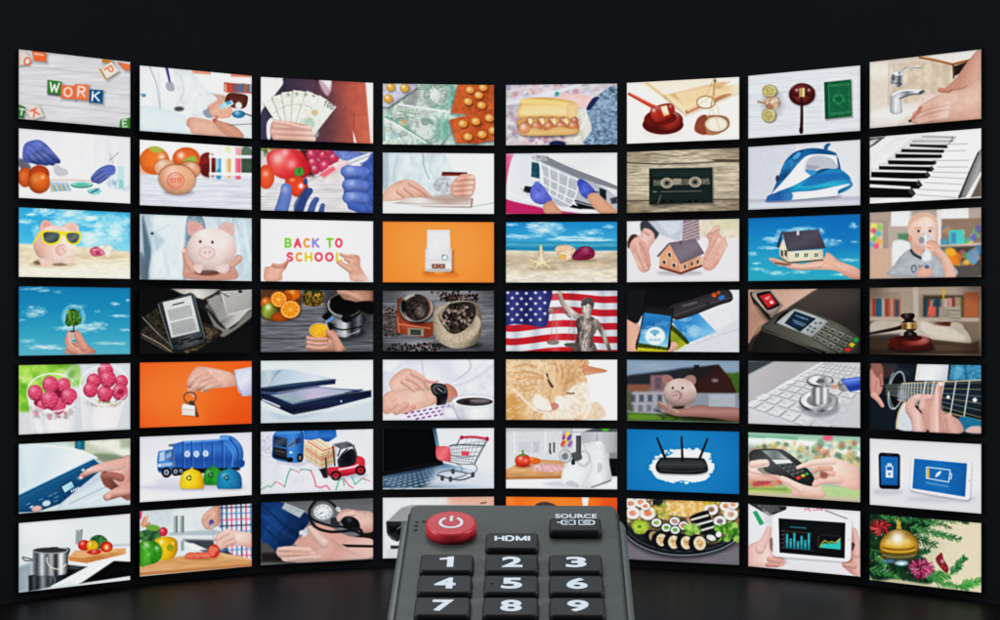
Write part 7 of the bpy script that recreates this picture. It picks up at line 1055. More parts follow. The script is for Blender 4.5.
@pic(6, 2, 'blood pressure cuff and gauge being used on an arm', '')
def _():
    B('74767a', '84868a', ang=90, n=(.04, 40)); Q((20, 220, 90, 240, 160, 300, 20, 300), '2c2624', b=12); Q((20, 200, 80, 245, 80, 260, 20, 260), '5c5c60', b=10); R(20, 36, 484, 60, '6c6e72', b=12, a=.8); P((400, 200, 484, 170, 484, 215, 430, 210), '2c2024', b=6)
    P((240, 140, 300, 150, 380, 190, 484, 206, 484, 276, 380, 284, 300, 270, 200, 250, 160, 220, 190, 190), 'd8a898', r=(.1, 12), g=(0, 'dca898', 'e8c4b8')); 
    P((20, 44, 110, 54, 190, 88, 222, 110, 214, 140, 190, 170, 150, 226, 90, 252, 50, 224, 20, 200), '0e3c74', r=(.15, 9), n=(.15, 14), g=(30, '1c5090', '0c3464', '103c70'))
    L((24, 60, 110, 140, 170, 180), 5, '082848', b=6, a=.7); L((24, 100, 120, 180, 160, 200), 6, '2c64a0', b=8, a=.5); L((30, 150, 100, 220), 5, '082848', b=6, a=.6)
    Q((120, 52, 204, 86, 180, 116, 106, 76), 'b8c0c4', r=(.15, 3), n=(.06, 10)); L((140, 72, 174, 88), 3, '94a0a8', b=2.5); L((134, 82, 160, 94), 2.5, '94a0a8', b=2.5)
    L((250, 42, 222, 80, 226, 124, 250, 156, 300, 172, 350, 172, 400, 168, 430, 180), 11, '24262a', b=2.5, r=(.3, 3)); L((252, 42, 290, 42, 320, 60, 340, 84), 9, '24282c', b=2.5); L((222, 110, 250, 130, 320, 150, 390, 150, 424, 160, 440, 184), 9, '1c1e22', b=2.5)
    E(278, 92, 44, 37, 'a8acb4', r=(.4, 4)); E(277, 91, 37, 30, 'e2e8ec', g=(40, 'f0f4f6', 'c4d4dc')); E(277, 91, 28, 22, '7c98a8', ring=2, a=.7); L((277, 92, 262, 100), 2.5, '3c444c', b=1.8)
    for i in range(10): a = i * .6; L((277 + 27 * math.cos(a), 91 + 21 * math.sin(a), 277 + 33 * math.cos(a), 91 + 26 * math.sin(a)), 2, '4c6474', b=1.6)
    P((310, 118, 330, 116, 345, 130, 336, 156, 312, 150), '3c3e44', r=(.3, 4)); E(340, 80, 13, 9, 'c8ccd0', 40, n=(.4, 4), b=2.5)
    P((345, 90, 370, 78, 420, 84, 484, 96, 484, 168, 440, 176, 410, 160, 380, 120, 345, 130, 332, 116), 'd8ac9c', r=(.18, 9), g=(90, 'e6c4b8', 'c89888')); F((342, 124, 360, 108, 400, 98), (16, 26), 'e2bcae'); L((380, 96, 440, 100), 3, 'f0d8ce', b=6, a=.6)
    P((350, 150, 352, 126, 372, 110, 400, 112, 424, 130, 428, 160, 400, 166, 370, 160), '15161a', r=(.2, 6), hl=(385, 122, 12, .25)); L((350, 138, 356, 146), 6, '9ca0a4', b=3); F((400, 160, 430, 164, 440, 180), (14, 10), '24262a')
    Q((355, 225, 484, 228, 484, 238, 375, 236), '1c1e22', b=3); E(195, 180, 18, 14, 'e2e4e8', 20, r=(.25, 4)); E(208, 168, 10, 12, 'c8ccd2', b=3); L((190, 186, 180, 192), 5, '7c8084', b=3)
    P((86, 248, 110, 234, 150, 232, 210, 236, 250, 250, 240, 200, 212, 160, 222, 148, 260, 168, 310, 200, 360, 236, 410, 262, 440, 284, 150, 298, 100, 280, 84, 262), 'e0b8a8', r=(.15, 10), g=(30, 'e8c8ba', 'd8a898', 'eacabc')); F((96, 246, 150, 246, 220, 250), (20, 26), 'e6c0b0'); F((106, 268, 170, 264, 240, 266), (20, 26), 'e2b8a6'); F((140, 288, 200, 282, 260, 280), (18, 24), 'e2bcac'); F((222, 158, 248, 190, 280, 220), (20, 40), 'e8c4b6'); L((120, 256, 220, 258), 3, 'b08070', b=4, a=.6)
@pic(6, 3, 'the corner of a grey device on white, mostly hidden behind the remote', '')
def _():
    B('d6d8dc', 'dededf', 'd8a890', 'dcac94', ang=0); Q((524, 24, 800, 24, 780, 70, 700, 90, 524, 120), 'd8dadd', b=14, a=.8); P((800, 26, 985, 24, 985, 60, 850, 60), 'd4a088', b=14, a=.8); L((930, 55, 950, 52), 5, '5c4438', b=4)
    Q((538, 132, 600, 72, 640, 62, 985, 62, 985, 140, 538, 140), '8c9092', b=3, g=(30, '94989a', 'a4a8aa')); L((540, 132, 600, 76, 640, 66), 4, 'c0c4c6', b=3, a=.7); Q((538, 130, 625, 130, 625, 210, 600, 200, 585, 214, 560, 204, 540, 176), '24262a', b=3); Q((548, 150, 612, 144, 612, 184, 590, 192, 575, 176, 556, 184), '0c0e10', b=3, n=(.6, 6)); L((546, 186, 575, 206), 6, '5c6064', b=4); L((585, 160, 600, 150), 5, '6c7074', b=3); Q((600, 130, 640, 130, 630, 240, 600, 232), '6c7074', b=4, a=.8); Q((556, 230, 600, 230, 600, 244, 556, 244), '2c3034', b=3); Q((540, 246, 600, 244, 600, 280, 540, 282), 'c4c6ca', b=8, a=.8)
@pic(6, 4, 'an orange background with a grey arch, mostly hidden behind the remote', '')
def _():
    B('f06820', 'f8741c', 'e85818', ang=0); E(260, 50, 130, 50, 'fc8830', b=60, a=.5); P((150, 62, 165, 52, 190, 48, 215, 54, 235, 66, 235, 100, 150, 100), '4c3c3c', b=4); Q((338, 22, 370, 22, 362, 70, 344, 70), 'f0e4dc', b=3); Q((20, 24, 60, 24, 60, 60, 20, 60), 'f49040', b=20, a=.6); Q((420, 40, 484, 40, 484, 80, 420, 80), 'd8481c', b=20, a=.7)
@pic(6, 5, 'black platter crowded with sushi rolls', '')
def _():
    B('5c585e', '6c686e', ang=90, n=(.12, 40, 6)); Q((520, 170, 640, 240, 800, 285, 985, 240, 985, 300, 520, 290), '6e6a72', b=10, n=(.08, 40, 5))
    E(756, 130, 262, 144, '14181c', b=3, sh=(0, 8, 14, .5)); L(arc(756, 130, 256, 138, 10, 170, 20), 5, '9ca4ac', b=3, a=.8); L(arc(756, 128, 240, 124, 20, 160, 20), 4, '4c545c', b=3, a=.8); E(756, 112, 244, 130, '1c2226', b=4)
    g = Z.rng
    P((520, 30, 985, 34, 985, 110, 930, 190, 860, 220, 700, 160, 600, 180, 520, 130), '6c5c40', b=6, n=(.4, 8)); blobs(520, 30, 985, 130, ['d8d0b8', 'e8e0d0', '5c7c38', 'c8a050', '2c2c24', 'd87c5c', 'e8c878', '486828'], 110, 6, 14, 4, .8)
    def roll(x, y, r, c='e6e2d8', f='d88068', o='24282a', rt=0):
        E(x, y, r, r * .85, o, rt, sh=(2, 4, 5, .4)); E(x, y, r * .86, r * .72, c, rt, n=(.1, 4)); E(x, y, r * .5, r * .38, f, rt, b=3, n=(.3, 5))
    P((680, 70, 720, 45, 800, 38, 850, 60, 830, 100, 760, 110, 690, 100), 'e0b878', n=(.3, 6), r=(.2, 6)); blobs(690, 44, 840, 104, ['f0d8a8', 'd09848', 'e8c488'], 46, 5, 11, 3, .7)
    for a in ((540, 55, 26, 'ece8e0', 'c8846c', 'd8d8cc'), (580, 50, 26, 'ece8e0', 'e08870', 'd8d4c8'), (548, 95, 30, 'e8e4da', 'e08c74', 'dcd8d0'), (610, 95, 34, 'ece8de', 'e08060', 'd0ccc0'), (600, 66, 20, 'f0ece2', 'd87858', 'd0ccc0'), (870, 80, 28, 'e8e4dc', '8c6c5c', 'e8e8e4'), (930, 66, 26, 'ece8e0', 'c88c6c', 'dcd8d0'), (950, 100, 30, 'ece8e0', 'c8a08c', 'd8d4cc'), (905, 128, 26, 'e0e4dc', '7c6c78', 'd4d4d0'), (960, 60, 22, 'e8e4da', 'd89c7c', 'dcd8d0')): roll(*a)
    R(630, 40, 670, 70, '1c2420', b=4); blobs(640, 60, 690, 120, ['c8a840', '8c9c3c', 'e0c060'], 16, 6, 12, 4, .8); blobs(840, 40, 900, 60, ['b8a030', 'd8c850'], 10, 6, 12, 4, .8)
    P((784, 110, 850, 84, 862, 96, 886, 170, 840, 186, 800, 150), '14181a', b=3); 
    for p in ((790, 122, 856, 104), (800, 146, 872, 126), (820, 168, 884, 150)): L(p, 9, 'e2e0d8', b=2.5, a=.9, cv=False)
    P((545, 145, 560, 122, 600, 126, 616, 142, 600, 176, 560, 178), '9cb840', n=(.3, 6), r=(.25, 6)); E(575, 150, 18, 14, 'b8d048', b=4); E(576, 150, 10, 8, '5c8c24', b=4)
    for a in ((645, 134, 24, 'e2e4dc', '8cac58'), (720, 128, 25, 'dcdcd4', 'a88478'), (756, 146, 24, 'e0dcd4', 'b87860'), (686, 154, 23, 'e4e8e0', '6ca048'), (722, 164, 22, 'e4e8e0', '5c9c50')): roll(*a)
    blobs(765, 146, 824, 184, ['8cc048', '5c9c30', 'b8d870', '3c7c24'], 26, 5, 11, 3, .85); blobs(890, 140, 984, 205, ['8cc048', '4c9028', 'b8dc70', '2c6418', '6cac38'], 60, 6, 13, 3, .85)
    P((840, 190, 870, 170, 900, 172, 905, 200, 870, 214), '1c2420', b=3); E(870, 196, 20, 12, 'd8dcd0', 20, n=(.3, 5)); E(900, 182, 12, 12, 'e8ece4', b=3)
    for x, y, r in ((628, 190, 26), (662, 205, 32), (712, 214, 34), (764, 216, 34), (818, 218, 36)):
        E(x - 8, y, r * .9, r, '101416', -10, sh=(2, 5, 6, .5)); E(x + 4, y, r * .82, r * .92, '1c2022', -10); E(x + 5, y, r * .7, r * .8, 'd8c8a8' if x > 640 else 'a88c68', -10, n=(.25, 5), b=2.5); E(x + 6, y + 2, r * .34, r * .42, 'd8a070' if x > 640 else '8c6c44', -10, b=4, n=(.4, 5)); E(x - 4, y - 8, r * .16, r * .14, '8c8c4c', b=3, a=.7)
@pic(6, 6, 'tablet with bar and area charts held in two hands over paper', '')
def _():
    B('dcdce4', 'e6e4ea', ang=0, n=(.03, 40)); Q((30, 28, 180, 44, 178, 56, 110, 84, 20, 30), '2c2c32', g=(0, '3c3c42', '1c1c20'), b=3); m = G([(50, 36), (140, 40), (160, 60), (100, 74)])
    for j in range(3):
        for i in range(6): Q(C4(m, i / 6 + .02, j / 3 + .04, i / 6 + .13, j / 3 + .26), '6c6c74', b=2)
    Q((40, 66, 56, 60, 88, 114, 70, 122), '2c9c68', b=3); Q((84, 60, 150, 90, 110, 120, 90, 116), 'c4c4cc', b=10, a=.7)
    L((225, 50, 470, 72), 3, 'c0c0cc', b=3, a=.6)
    for i, (x, h) in enumerate(((256, 14), (268, 20), (276, 8), (294, 10), (306, 16), (318, 22), (326, 14))): L((x, 62 - h * .2, x + 2, 62 - h * .2 - h + 8), 5, 'd0405c', b=2.5, a=.8)
    L((340, 60, 430, 94), 4, '4c4c54', b=2.5, a=.8); L((345, 58, 360, 64), 4, 'c8c8d0', b=2.5)
    Q((160, 262, 440, 280, 440, 322, 200, 305), 'd4d0d8', b=12, a=.7); Q((120, 250, 180, 262, 180, 280, 130, 276), 'a8a0a8', b=10, a=.6)
    P((96, 130, 106, 122, 122, 132, 124, 176, 120, 220, 168, 258, 160, 292, 60, 294, 20, 288, 20, 210, 70, 180), 'dcaaa0', r=(.15, 9), g=(0, 'e8c8be', 'd49c90'), n=(.05, 20)); F((108, 136, 92, 180, 70, 220), (22, 40), 'e2b8ac'); F((150, 268, 110, 262), 24, 'd8a094'); F((140, 286, 100, 284), 18, 'd09488')
    P((440, 150, 452, 132, 470, 140, 480, 190, 482, 328, 420, 300, 410, 276, 440, 260), 'd8a498', r=(.15, 8), g=(0, 'c88c80', 'e6beb4')); F((456, 144, 470, 190, 472, 240), (22, 34), 'deb0a4'); F((420, 284, 460, 290), 22, 'd09c90'); P((448, 192, 462, 200, 452, 226, 446, 215), '4c3430', b=4)
    RQ((118, 78, 452, 96, 446, 274, 118, 250), 'e8e9ee', .07, .12, r=(.15, 4), sh=(2, 5, 8, .3), b=2.5); P((110, 180, 122, 176, 122, 230, 112, 215), '5c4440', b=5, a=.7)
    Q((147, 92, 423, 111, 420, 258, 151, 234), '0f1114', b=2); E(438, 180, 4, 5, 'c0c0c8', b=2)
    L((196, 128, 260, 133), 5, '2c8c98', b=3, a=.8); L((170, 140, 170, 214, 290, 226), 2, '5c6468', b=2, cv=False, a=.8); L((176, 146, 284, 154), 2, '8c5c4c', b=2, a=.7)
    for i, h in enumerate((60, 42, 66, 34, 56, 40, 70)): x = 182 + i * 15; yb = 216 + i * 1.1; Q((x - 5, yb - h, x + 5, yb - h, x + 5, yb, x - 5, yb), '1c90a0', g=(90, '28a8b8', '147080'), b=2); L((x - 5, yb - h * .5, x + 5, yb - h * .5), 2, 'c8684c', b=2, a=.8)
    for i in range(5): L((160, 144 + i * 17, 166, 144 + i * 17), 3, 'a85c54', b=2, a=.8)
    Q((318, 214, 326, 200, 336, 194, 350, 198, 366, 194, 382, 198, 402, 174, 404, 222, 318, 214), '2cb4a8', b=2); L((318, 210, 328, 192, 338, 184, 352, 194, 366, 188, 380, 194, 402, 176), 4, 'c8c83c', b=2, cv=False); L((312, 166, 312, 214), 2, '5c6468', b=2); L((320, 160, 400, 166), 2, '5c3c34', b=2, a=.8)
@pic(6, 7, 'golden bauble hanging on a decorated Christmas tree', '')
def _():
    B('b8b090', 'dcd2b4', ang=0, n=(.04, 60)); Q((880, 80, 985, 100, 985, 380, 860, 380), 'd8ccac', b=30, a=.8)
    P((520, 66, 640, 72, 740, 82, 780, 110, 740, 150, 700, 170, 730, 240, 760, 270, 780, 360, 640, 342, 520, 326), '10301c', b=8, n=(.5, 12))
    g = Z.rng
    def fir(x0, y0, x1, y1, w, n, cs=('2c6c38', '1c4c2c', '3c8444', '5c9c54')):
        L((x0, y0, x1, y1), 4, '4c3420', b=3)
        for i in range(n):
            t = g.uniform(0, 1); x = x0 + (x1 - x0) * t; y = y0 + (y1 - y0) * t; a = math.atan2(y1 - y0, x1 - x0) + g.choice((-1, 1)) * g.uniform(.4, 1.0); l = w * g.uniform(.6, 1.1) * (1.1 - .5 * t)
            L((x, y, x + l * math.cos(a), y + l * math.sin(a)), 3.4, g.choice(cs), b=2.4, a=.85)
    fir(520, 110, 620, 170, 34, 70, ('1c4c2c', '2c6c38', '14341c')); fir(700, 170, 790, 200, 30, 50, ('1c4c2c', '245c34')); fir(780, 90, 930, 108, 22, 60, ('2c6c38', '1c4c2c', '3c7c40')); fir(520, 300, 640, 330, 34, 60); fir(530, 220, 590, 290, 30, 60); fir(520, 190, 640, 200, 26, 40, ('1c4c2c', '2c6c38', '14341c')); fir(560, 80, 700, 100, 30, 70); fir(640, 72, 780, 110, 28, 70, ('1c4c2c', '2c7c4c', '143820')); fir(690, 130, 900, 180, 26, 110, ('2c7440', '1c5430', '4c9448')); fir(740, 100, 860, 130, 20, 40, ('2c7440', '1c5430', '4c9448')); fir(700, 250, 770, 220, 26, 50, ('245c34', '1c4428')); fir(860, 325, 916, 256, 26, 80, ('2c6c40', '3c8c48', '1c4c2c')); fir(740, 330, 850, 330, 34, 90, ('3c8444', '2c6434', '64a84c')); fir(890, 376, 985, 352, 30, 80, ('3c9444', '6cb84c', '2c7030')); fir(780, 350, 900, 376, 24, 60, ('3c9444', '5ca84c', '2c7030')); fir(640, 330, 740, 350, 20, 40, ('1c4428', '143424'))
    def tinsel(x, y, rx, ry, n, cs):
        for i in range(n): a = g.uniform(0, 6.28); q = g.uniform(.1, .7); L((x + rx * q * math.cos(a), y + ry * q * math.sin(a), x + rx * (q + .35) * math.cos(a + .15), y + ry * (q + .35) * math.sin(a + .15)), 4, g.choice(cs), b=2.5, a=.85)
    tinsel(566, 130, 46, 36, 110, ('9c1c24', 'c42c34', '5c0c14', 'd85c54')); tinsel(735, 300, 54, 44, 150, ('8c1448', 'c43c74', '540c2c', 'd8749c')); P((796, 262, 812, 240, 822, 236, 830, 262, 850, 300, 840, 318, 816, 296), '8c2430', n=(.5, 6), r=(.3, 5), hl=(824, 270, 8, .5)); tinsel(600, 250, 30, 20, 20, ('c8401c', 'e86c3c'))
    E(560, 200, 40, 30, '143018', b=14, a=.6)
    Q((638, 108, 648, 108, 656, 138, 632, 138), 'b09030', n=(.5, 4)); L((642, 90, 640, 110), 3, 'c8b050', b=2.5); E(643, 110, 8, 6, 'e0c868', ring=3)
    E(645, 212, 82, 74, '4c3408', b=2.5, r=(.3, 10)); E(645, 210, 80, 72, 'b8861c', r=(.5, 12), g=(90, '9c7018', 'd8a430', 'b07c18', '4c4818', '2c4450'), n=(.12, 60, 5), hl=((638, 175, 30, .85), (600, 190, 14, .3), (680, 190, 16, .25)))
    for yy, c in ((218, '4c3808'), (228, 'e0b848'), (238, '3c3410'), (250, '7c8c7c'), (262, '2c3c44')): L(arc(645, yy - 12, 70, 16, 20, 160, 8), 5, c, b=4, a=.75)
    E(655, 278, 26, 10, 'a8d4f4', b=8, a=.9); E(600, 270, 24, 8, '4c8cb8', b=8, a=.7); E(655, 280, 9, 5, 'fff', b=4)
    for i in range(14): E(g.uniform(530, 760), g.uniform(80, 330), 3, 3, g.choice(['f0d890', 'e86c5c', '8cc8f0']), b=3, a=.7)
# ------------------------------------------------------------------ Blender scene
import bpy, bmesh
from mathutils import Vector, Matrix
sc = bpy.context.scene; COL = sc.collection
FPX = 1750.0; D0 = 10.0; CAMZ = 1.40

def mat(name, base, rough=.5, spec=.5, bump=None, metal=0, vary=None, coat=0):
    m = bpy.data.materials.new(name); m.use_nodes = True; nt = m.node_tree; b = nt.nodes['Principled BSDF']
    b.inputs['Base Color'].default_value = (*base, 1); b.inputs['Roughness'].default_value = rough
    b.inputs['Specular IOR Level'].default_value = spec; b.inputs['Metallic'].default_value = metal; b.inputs['Coat Weight'].default_value = coat
    tc = nt.nodes.new('ShaderNodeTexCoord')
    if vary:
        n = nt.nodes.new('ShaderNodeTexNoise'); n.inputs['Scale'].default_value = vary[0]; n.inputs['Detail'].default_value = 5
        r = nt.nodes.new('ShaderNodeMapRange'); r.inputs['To Min'].default_value = 1 - vary[1]; r.inputs['To Max'].default_value = 1 + vary[1]
        x = nt.nodes.new('ShaderNodeVectorMath'); x.operation = 'SCALE'; x.inputs[0].default_value = base
        nt.links.new(tc.outputs['Object'], n.inputs['Vector']); nt.links.new(n.outputs['Fac'], r.inputs['Value']); nt.links.new(r.outputs['Result'], x.inputs['Scale']); nt.links.new(x.outputs[0], b.inputs['Base Color'])
        r2 = nt.nodes.new('ShaderNodeMapRange'); r2.inputs['To Min'].default_value = rough * (1 - vary[1]); r2.inputs['To Max'].default_value = rough * (1 + vary[1])
        nt.links.new(n.outputs['Fac'], r2.inputs['Value']); nt.links.new(r2.outputs['Result'], b.inputs['Roughness'])
    if bump:
        n = nt.nodes.new('ShaderNodeTexNoise'); n.inputs['Scale'].default_value = bump[0]; n.inputs['Detail'].default_value = 3
        p = nt.nodes.new('ShaderNodeBump'); p.inputs['Strength'].default_value = bump[1]; p.inputs['Distance'].default_value = bump[2]
        nt.links.new(tc.outputs['Object'], n.inputs['Vector']); nt.links.new(n.outputs['Fac'], p.inputs['Height']); nt.links.new(p.outputs['Normal'], b.inputs['Normal'])
    return m
def link(name, me, m, parent=None, sm=False):
    o = bpy.data.objects.new(name, me); COL.objects.link(o)
    for k in (m if isinstance(m, (list, tuple)) else [m]): me.materials.append(k)
    if parent: o.parent = parent
    if sm:
        for p in me.polygons: p.use_smooth = True
    return o
def mesh_bm(name, bm):
    bmesh.ops.recalc_face_normals(bm, faces=bm.faces); me = bpy.data.meshes.new(name); bm.to_mesh(me); bm.free(); return me

# ---- studio: wall behind the screens and floor
M_WALL = mat('matte_black_wall', (.046, .05, .054), .95, .05, vary=(3, .06))
M_FLOOR = mat('dark_polished_floor', (.022, .0215, .022), .6, .0, vary=(2.2, .06))
nt = M_FLOOR.node_tree; gl = nt.nodes.new('ShaderNodeBsdfAnisotropic'); gl.inputs['Color'].default_value = (.46, .48, .5, 1); gl.inputs['Roughness'].default_value = .33
mx = nt.nodes.new('ShaderNodeMixShader'); mx.inputs[0].default_value = .15
nt.links.new(nt.nodes['Principled BSDF'].outputs[0], mx.inputs[1]); nt.links.new(gl.outputs[0], mx.inputs[2]); nt.links.new(mx.outputs[0], nt.nodes['Material Output'].inputs[0])
M_HOUSE = mat('screen_housing_black', (.04, .042, .046), .85, .1, vary=(30, .1))

def world_pt(x, y, ratio):                     # photo pixel offset (from the lens axis / horizon) and nearness -> room position
    z = D0 / ratio; return Vector((x * z / FPX, z, CAMZ - (y - HOR) * z / FPX))
bm = bmesh.new(); RC = 2.84; cy = D0 + .028 - RC
vs = []
for i in range(97):
    a = math.radians(-84 + 168 * i / 96); r = RC
    x = r * math.sin(a); y = cy + r * math.cos(a); vs.append((bm.verts.new((x, y, 0)), bm.verts.new((x, y, 4.4)), bm.verts.new((x * 1.02, cy + (r + .06) * math.cos(a), 0)), bm.verts.new((x * 1.02, cy + (r + .06) * math.cos(a), 4.4))))
def flank(s):                                   # straight dark wing that carries the wall on sideways
    x, y = s * 14, 4.6; return tuple(bm.verts.new(v) for v in ((x, y, 0), (x, y, 4.4), (x, y + .06, 0), (x, y + .06, 4.4)))
vs = [flank(-1)] + vs + [flank(1)]
for p, q in zip(vs, vs[1:]):
    bm.faces.new((p[0], q[0], q[1], p[1])); bm.faces.new((p[2], p[3], q[3], q[2])); bm.faces.new((p[1], q[1], q[3], p[3]))
wall = link('backdrop_wall', mesh_bm('backdrop_wall', bm), M_WALL, sm=True); wall['kind'] = 'structure'
bm = bmesh.new(); bm.faces.new([bm.verts.new(v) for v in ((-16, -6, 0), (16, -6, 0), (16, 14, 0), (-16, 14, 0))])
floor = link('floor', mesh_bm('floor', bm), M_FLOOR); floor['kind'] = 'structure'

# ---- the 56 screens
def screen(r, c):
    fn, label, _ = PIX[(r, c)]
    start(r, c); fn()
    develop(); C = Z.C
    img = bpy.data.images.new('picture', TW, TH); px = np.ones((TH, TW, 4), np.float32); px[..., :3] = C[::-1]
    img.pixels.foreach_set(px.ravel()); img.update(); img.pack()
    m = bpy.data.materials.new('lit_display'); m.use_nodes = True; nt = m.node_tree; b = nt.nodes['Principled BSDF']
    t = nt.nodes.new('ShaderNodeTexImage'); t.image = img; t.extension = 'EXTEND'; t.interpolation = 'Cubic'
    b.inputs['Base Color'].default_value = (.004, .004, .004, 1); b.inputs['Roughness'].default_value = .6; b.inputs['Specular IOR Level'].default_value = .1
    nt.links.new(t.outputs['Color'], b.inputs['Emission Color']); b.inputs['Emission Strength'].default_value = 1.0
    a, ra, bb, rb = EDGES[c]; y0, y1 = ROWY[r]
    P0, P1 = world_pt(a, HOR + y0 * ra, ra), world_pt(bb, HOR + y0 * rb, rb); P2, P3 = world_pt(bb, HOR + y1 * rb, rb), world_pt(a, HOR + y1 * ra, ra)
    n = (P1 - P0).cross(P3 - P0).normalized()
    if n.y > 0: n = -n                              # towards the viewer
    ux = (P1 - P0).normalized(); base = (P2 + P3) / 2
    e = bpy.data.objects.new('video_screen', None); COL.objects.link(e); e.empty_display_size = .1
    e.location = base; e.rotation_euler = (0, 0, math.atan2(ux.y, ux.x))
    e['label'] = 'screen showing ' + label; e['category'] = 'screen'; e['group'] = 'lit screens of the curved video wall'
    inv = (Matrix.Translation(base) @ Matrix.Rotation(math.atan2(ux.y, ux.x), 4, 'Z')).inverted()
    q = [inv @ p for p in (P0, P1, P2, P3)]
    def slab(pts, d0, d1, front_uv):
        bm = bmesh.new(); uv = bm.loops.layers.uv.new('UVMap')
        A = [bm.verts.new((p.x, p.y - d0, p.z)) for p in pts]; B_ = [bm.verts.new((p.x, p.y + d1, p.z)) for p in pts]
        fr = bm.faces.new((A[3], A[2], A[1], A[0]))
        for lp, w in zip(fr.loops, ((0, 0), (1, 0), (1, 1), (0, 1))): lp[uv].uv = w
        bk = bm.faces.new(B_); bk.material_index = 1 if front_uv else 0
        for i in range(4):
            f = bm.faces.new((A[i], A[(i + 1) % 4], B_[(i + 1) % 4], B_[i])); f.material_index = 1 if front_uv else 0
        return bm
    d = link('display', mesh_bm('display', slab(q, 0, .004, True)), [m, M_HOUSE], e)
    cx = sum(p.x for p in q) / 4; cz = sum(p.z for p in q) / 4
    k = [Vector((p.x + math.copysign(.004, p.x - cx), p.y, p.z + math.copysign(.004, p.z - cz))) for p in q]
    bm = slab(k, -.002, .012, False)
    link('housing', mesh_bm('housing', bm), M_HOUSE, e)
for r in range(7):
    for c in range(8): screen(r, c)

# ---- the remote control (millimetres, scaled), held up in front of the wall
M_BODY = mat('grey_plastic', (.042, .05, .047), .48, .34, bump=(2200, .35, .0002), vary=(260, .22))
M_SHELL = mat('grey_shell_plastic', (.07, .082, .079), .36, .5, bump=(2200, .3, .0002), vary=(260, .2))
M_BTN = mat('black_rubber', (.006, .007, .0085), .55, .28, bump=(1400, .15, .0002), vary=(120, .15))
M_RED = mat('red_plastic', (.47, .016, .028), .4, .35, bump=(900, .08, .0002), vary=(90, .06))
M_PRINT = mat('white_print', (.62, .66, .72), .6, .3, vary=(200, .03))
M_DARK = mat('dark_print_groove', (.012, .012, .013), .7, .2, vary=(200, .1))
S = .001
remote = bpy.data.objects.new('remote_control', None); COL.objects.link(remote)
RM = Matrix.Rotation(math.radians(-1.2), 4, 'Z') @ Matrix.Rotation(math.radians(21.5), 4, 'X')
remote.matrix_world = Matrix.Translation(Vector((.00307, .3936, CAMZ - .04138))) @ RM
remote['label'] = 'grey remote control with a red power button and black keys, in front'; remote['category'] = 'remote control'

def loft(sections, cap=True):
    """sections: list of (outline points [(x,y)], z)"""
    bm = bmesh.new(); rings = [[bm.verts.new((x * S, y * S, z * S)) for x, y in o] for o, z in sections]
    for a, b in zip(rings, rings[1:]):
        n = len(a)
        for i in range(n): bm.faces.new((a[i], a[(i + 1) % n], b[(i + 1) % n], b[i]))
    bm.faces.new(rings[0][::-1]); bm.faces.new(rings[-1]); return bm
def rrect(x0, y0, x1, y1, r, n=7):
    o = []
    for cx, cy, a0 in ((x1 - r, y1 - r, 0), (x0 + r, y1 - r, 90), (x0 + r, y0 + r, 180), (x1 - r, y0 + r, 270)):
        for i in range(n + 1): a = math.radians(a0 + 90 * i / n); o.append((cx + r * math.cos(a), cy + r * math.sin(a)))
    return o
def rslab(x0, y0, x1, y1, r, z0, z1, bev, steps=4, taper=0):
    sec = [(rrect(x0 - taper, y0 - taper, x1 + taper, y1 + taper, r + taper), z0)]
    for i in range(steps + 1):
        a = math.radians(90 * i / steps); d = bev * (1 - math.cos(a)); sec.append((rrect(x0 + d, y0 + d, x1 - d, y1 - d, max(r - d, .15)), z1 - bev + bev * math.sin(a)))
    return loft(sec)
def part(name, bm, m, parent=remote, label=None, sm=True):
    me = mesh_bm(name, bm); o = link(name, me, m, parent, sm)
    if sm:
        md = o.modifiers.new('wn', 'WEIGHTED_NORMAL'); md.keep_sharp = False
    if label: o['label'] = label
    return o
# lower shell: wide grey tub whose rim stands a little below the face plate
sec = []
for z, d in ((-17, 5), (-16, 2.8), (-13.5, 1.2), (-9, .35), (-3.2, 0), (-2.2, .12), (-1.6, .45), (-1.35, .9)): sec.append((rrect(-25 + d, -188 + d, 25 - d, -2.2 - d, 5 - min(d, 3)), z))
part('lower_shell', loft(sec), M_SHELL)
part('face_plate', rslab(-23.1, -186, 23.1, .1, 2.2, -5, 0, .55), M_BODY)
part('groove_shade', loft([(rrect(-23.5, -186.4, 23.5, -1.0, 2.4), -3), (rrect(-23.5, -186.4, 23.5, -1.0, 2.4), -.9), (rrect(-23.35, -186.2, 23.35, -1.2, 2.3), -.7)]), M_DARK)  # dark strip painting in the shade of the groove between plate and shell

def text_mesh(s, w, h, off=.0, z=0, cx=0, cy=0, sp=1.0):
    flip = s == '6'; s = '9' if flip else s            # the font's own 6 breaks when thickened: use the 9 turned round
    cu = bpy.data.curves.new('txt', 'FONT'); cu.body = s; cu.size = 1; cu.offset = off; cu.extrude = .012; cu.resolution_u = 6; cu.space_character = sp
    o = bpy.data.objects.new('txt', cu); COL.objects.link(o); dg = bpy.context.evaluated_depsgraph_get(); dg.update()
    me = bpy.data.meshes.new_from_object(o.evaluated_get(dg)); bpy.data.objects.remove(o)
    xs = [v.co.x for v in me.vertices]; ys = [v.co.y for v in me.vertices]
    mx, my = (min(xs) + max(xs)) / 2, (min(ys) + max(ys)) / 2; kx = w / (max(xs) - min(xs)); ky = h / (max(ys) - min(ys))
    f = -1 if flip else 1
    for v in me.vertices: v.co = Vector((f * (v.co.x - mx) * kx + cx, f * (v.co.y - my) * ky + cy, v.co.z * 2 + z)) * S
    me.materials.clear(); return me
def key(x0, y0, x1, y1, h, label, name='number_button', m=None, r=1.0):
    # a dark moulded well, then the key body with rounded edges
    b = part(name, rslab(x0, y0, x1, y1, r, -1, h, .42, taper=.18), m or M_BTN, label=label); return b
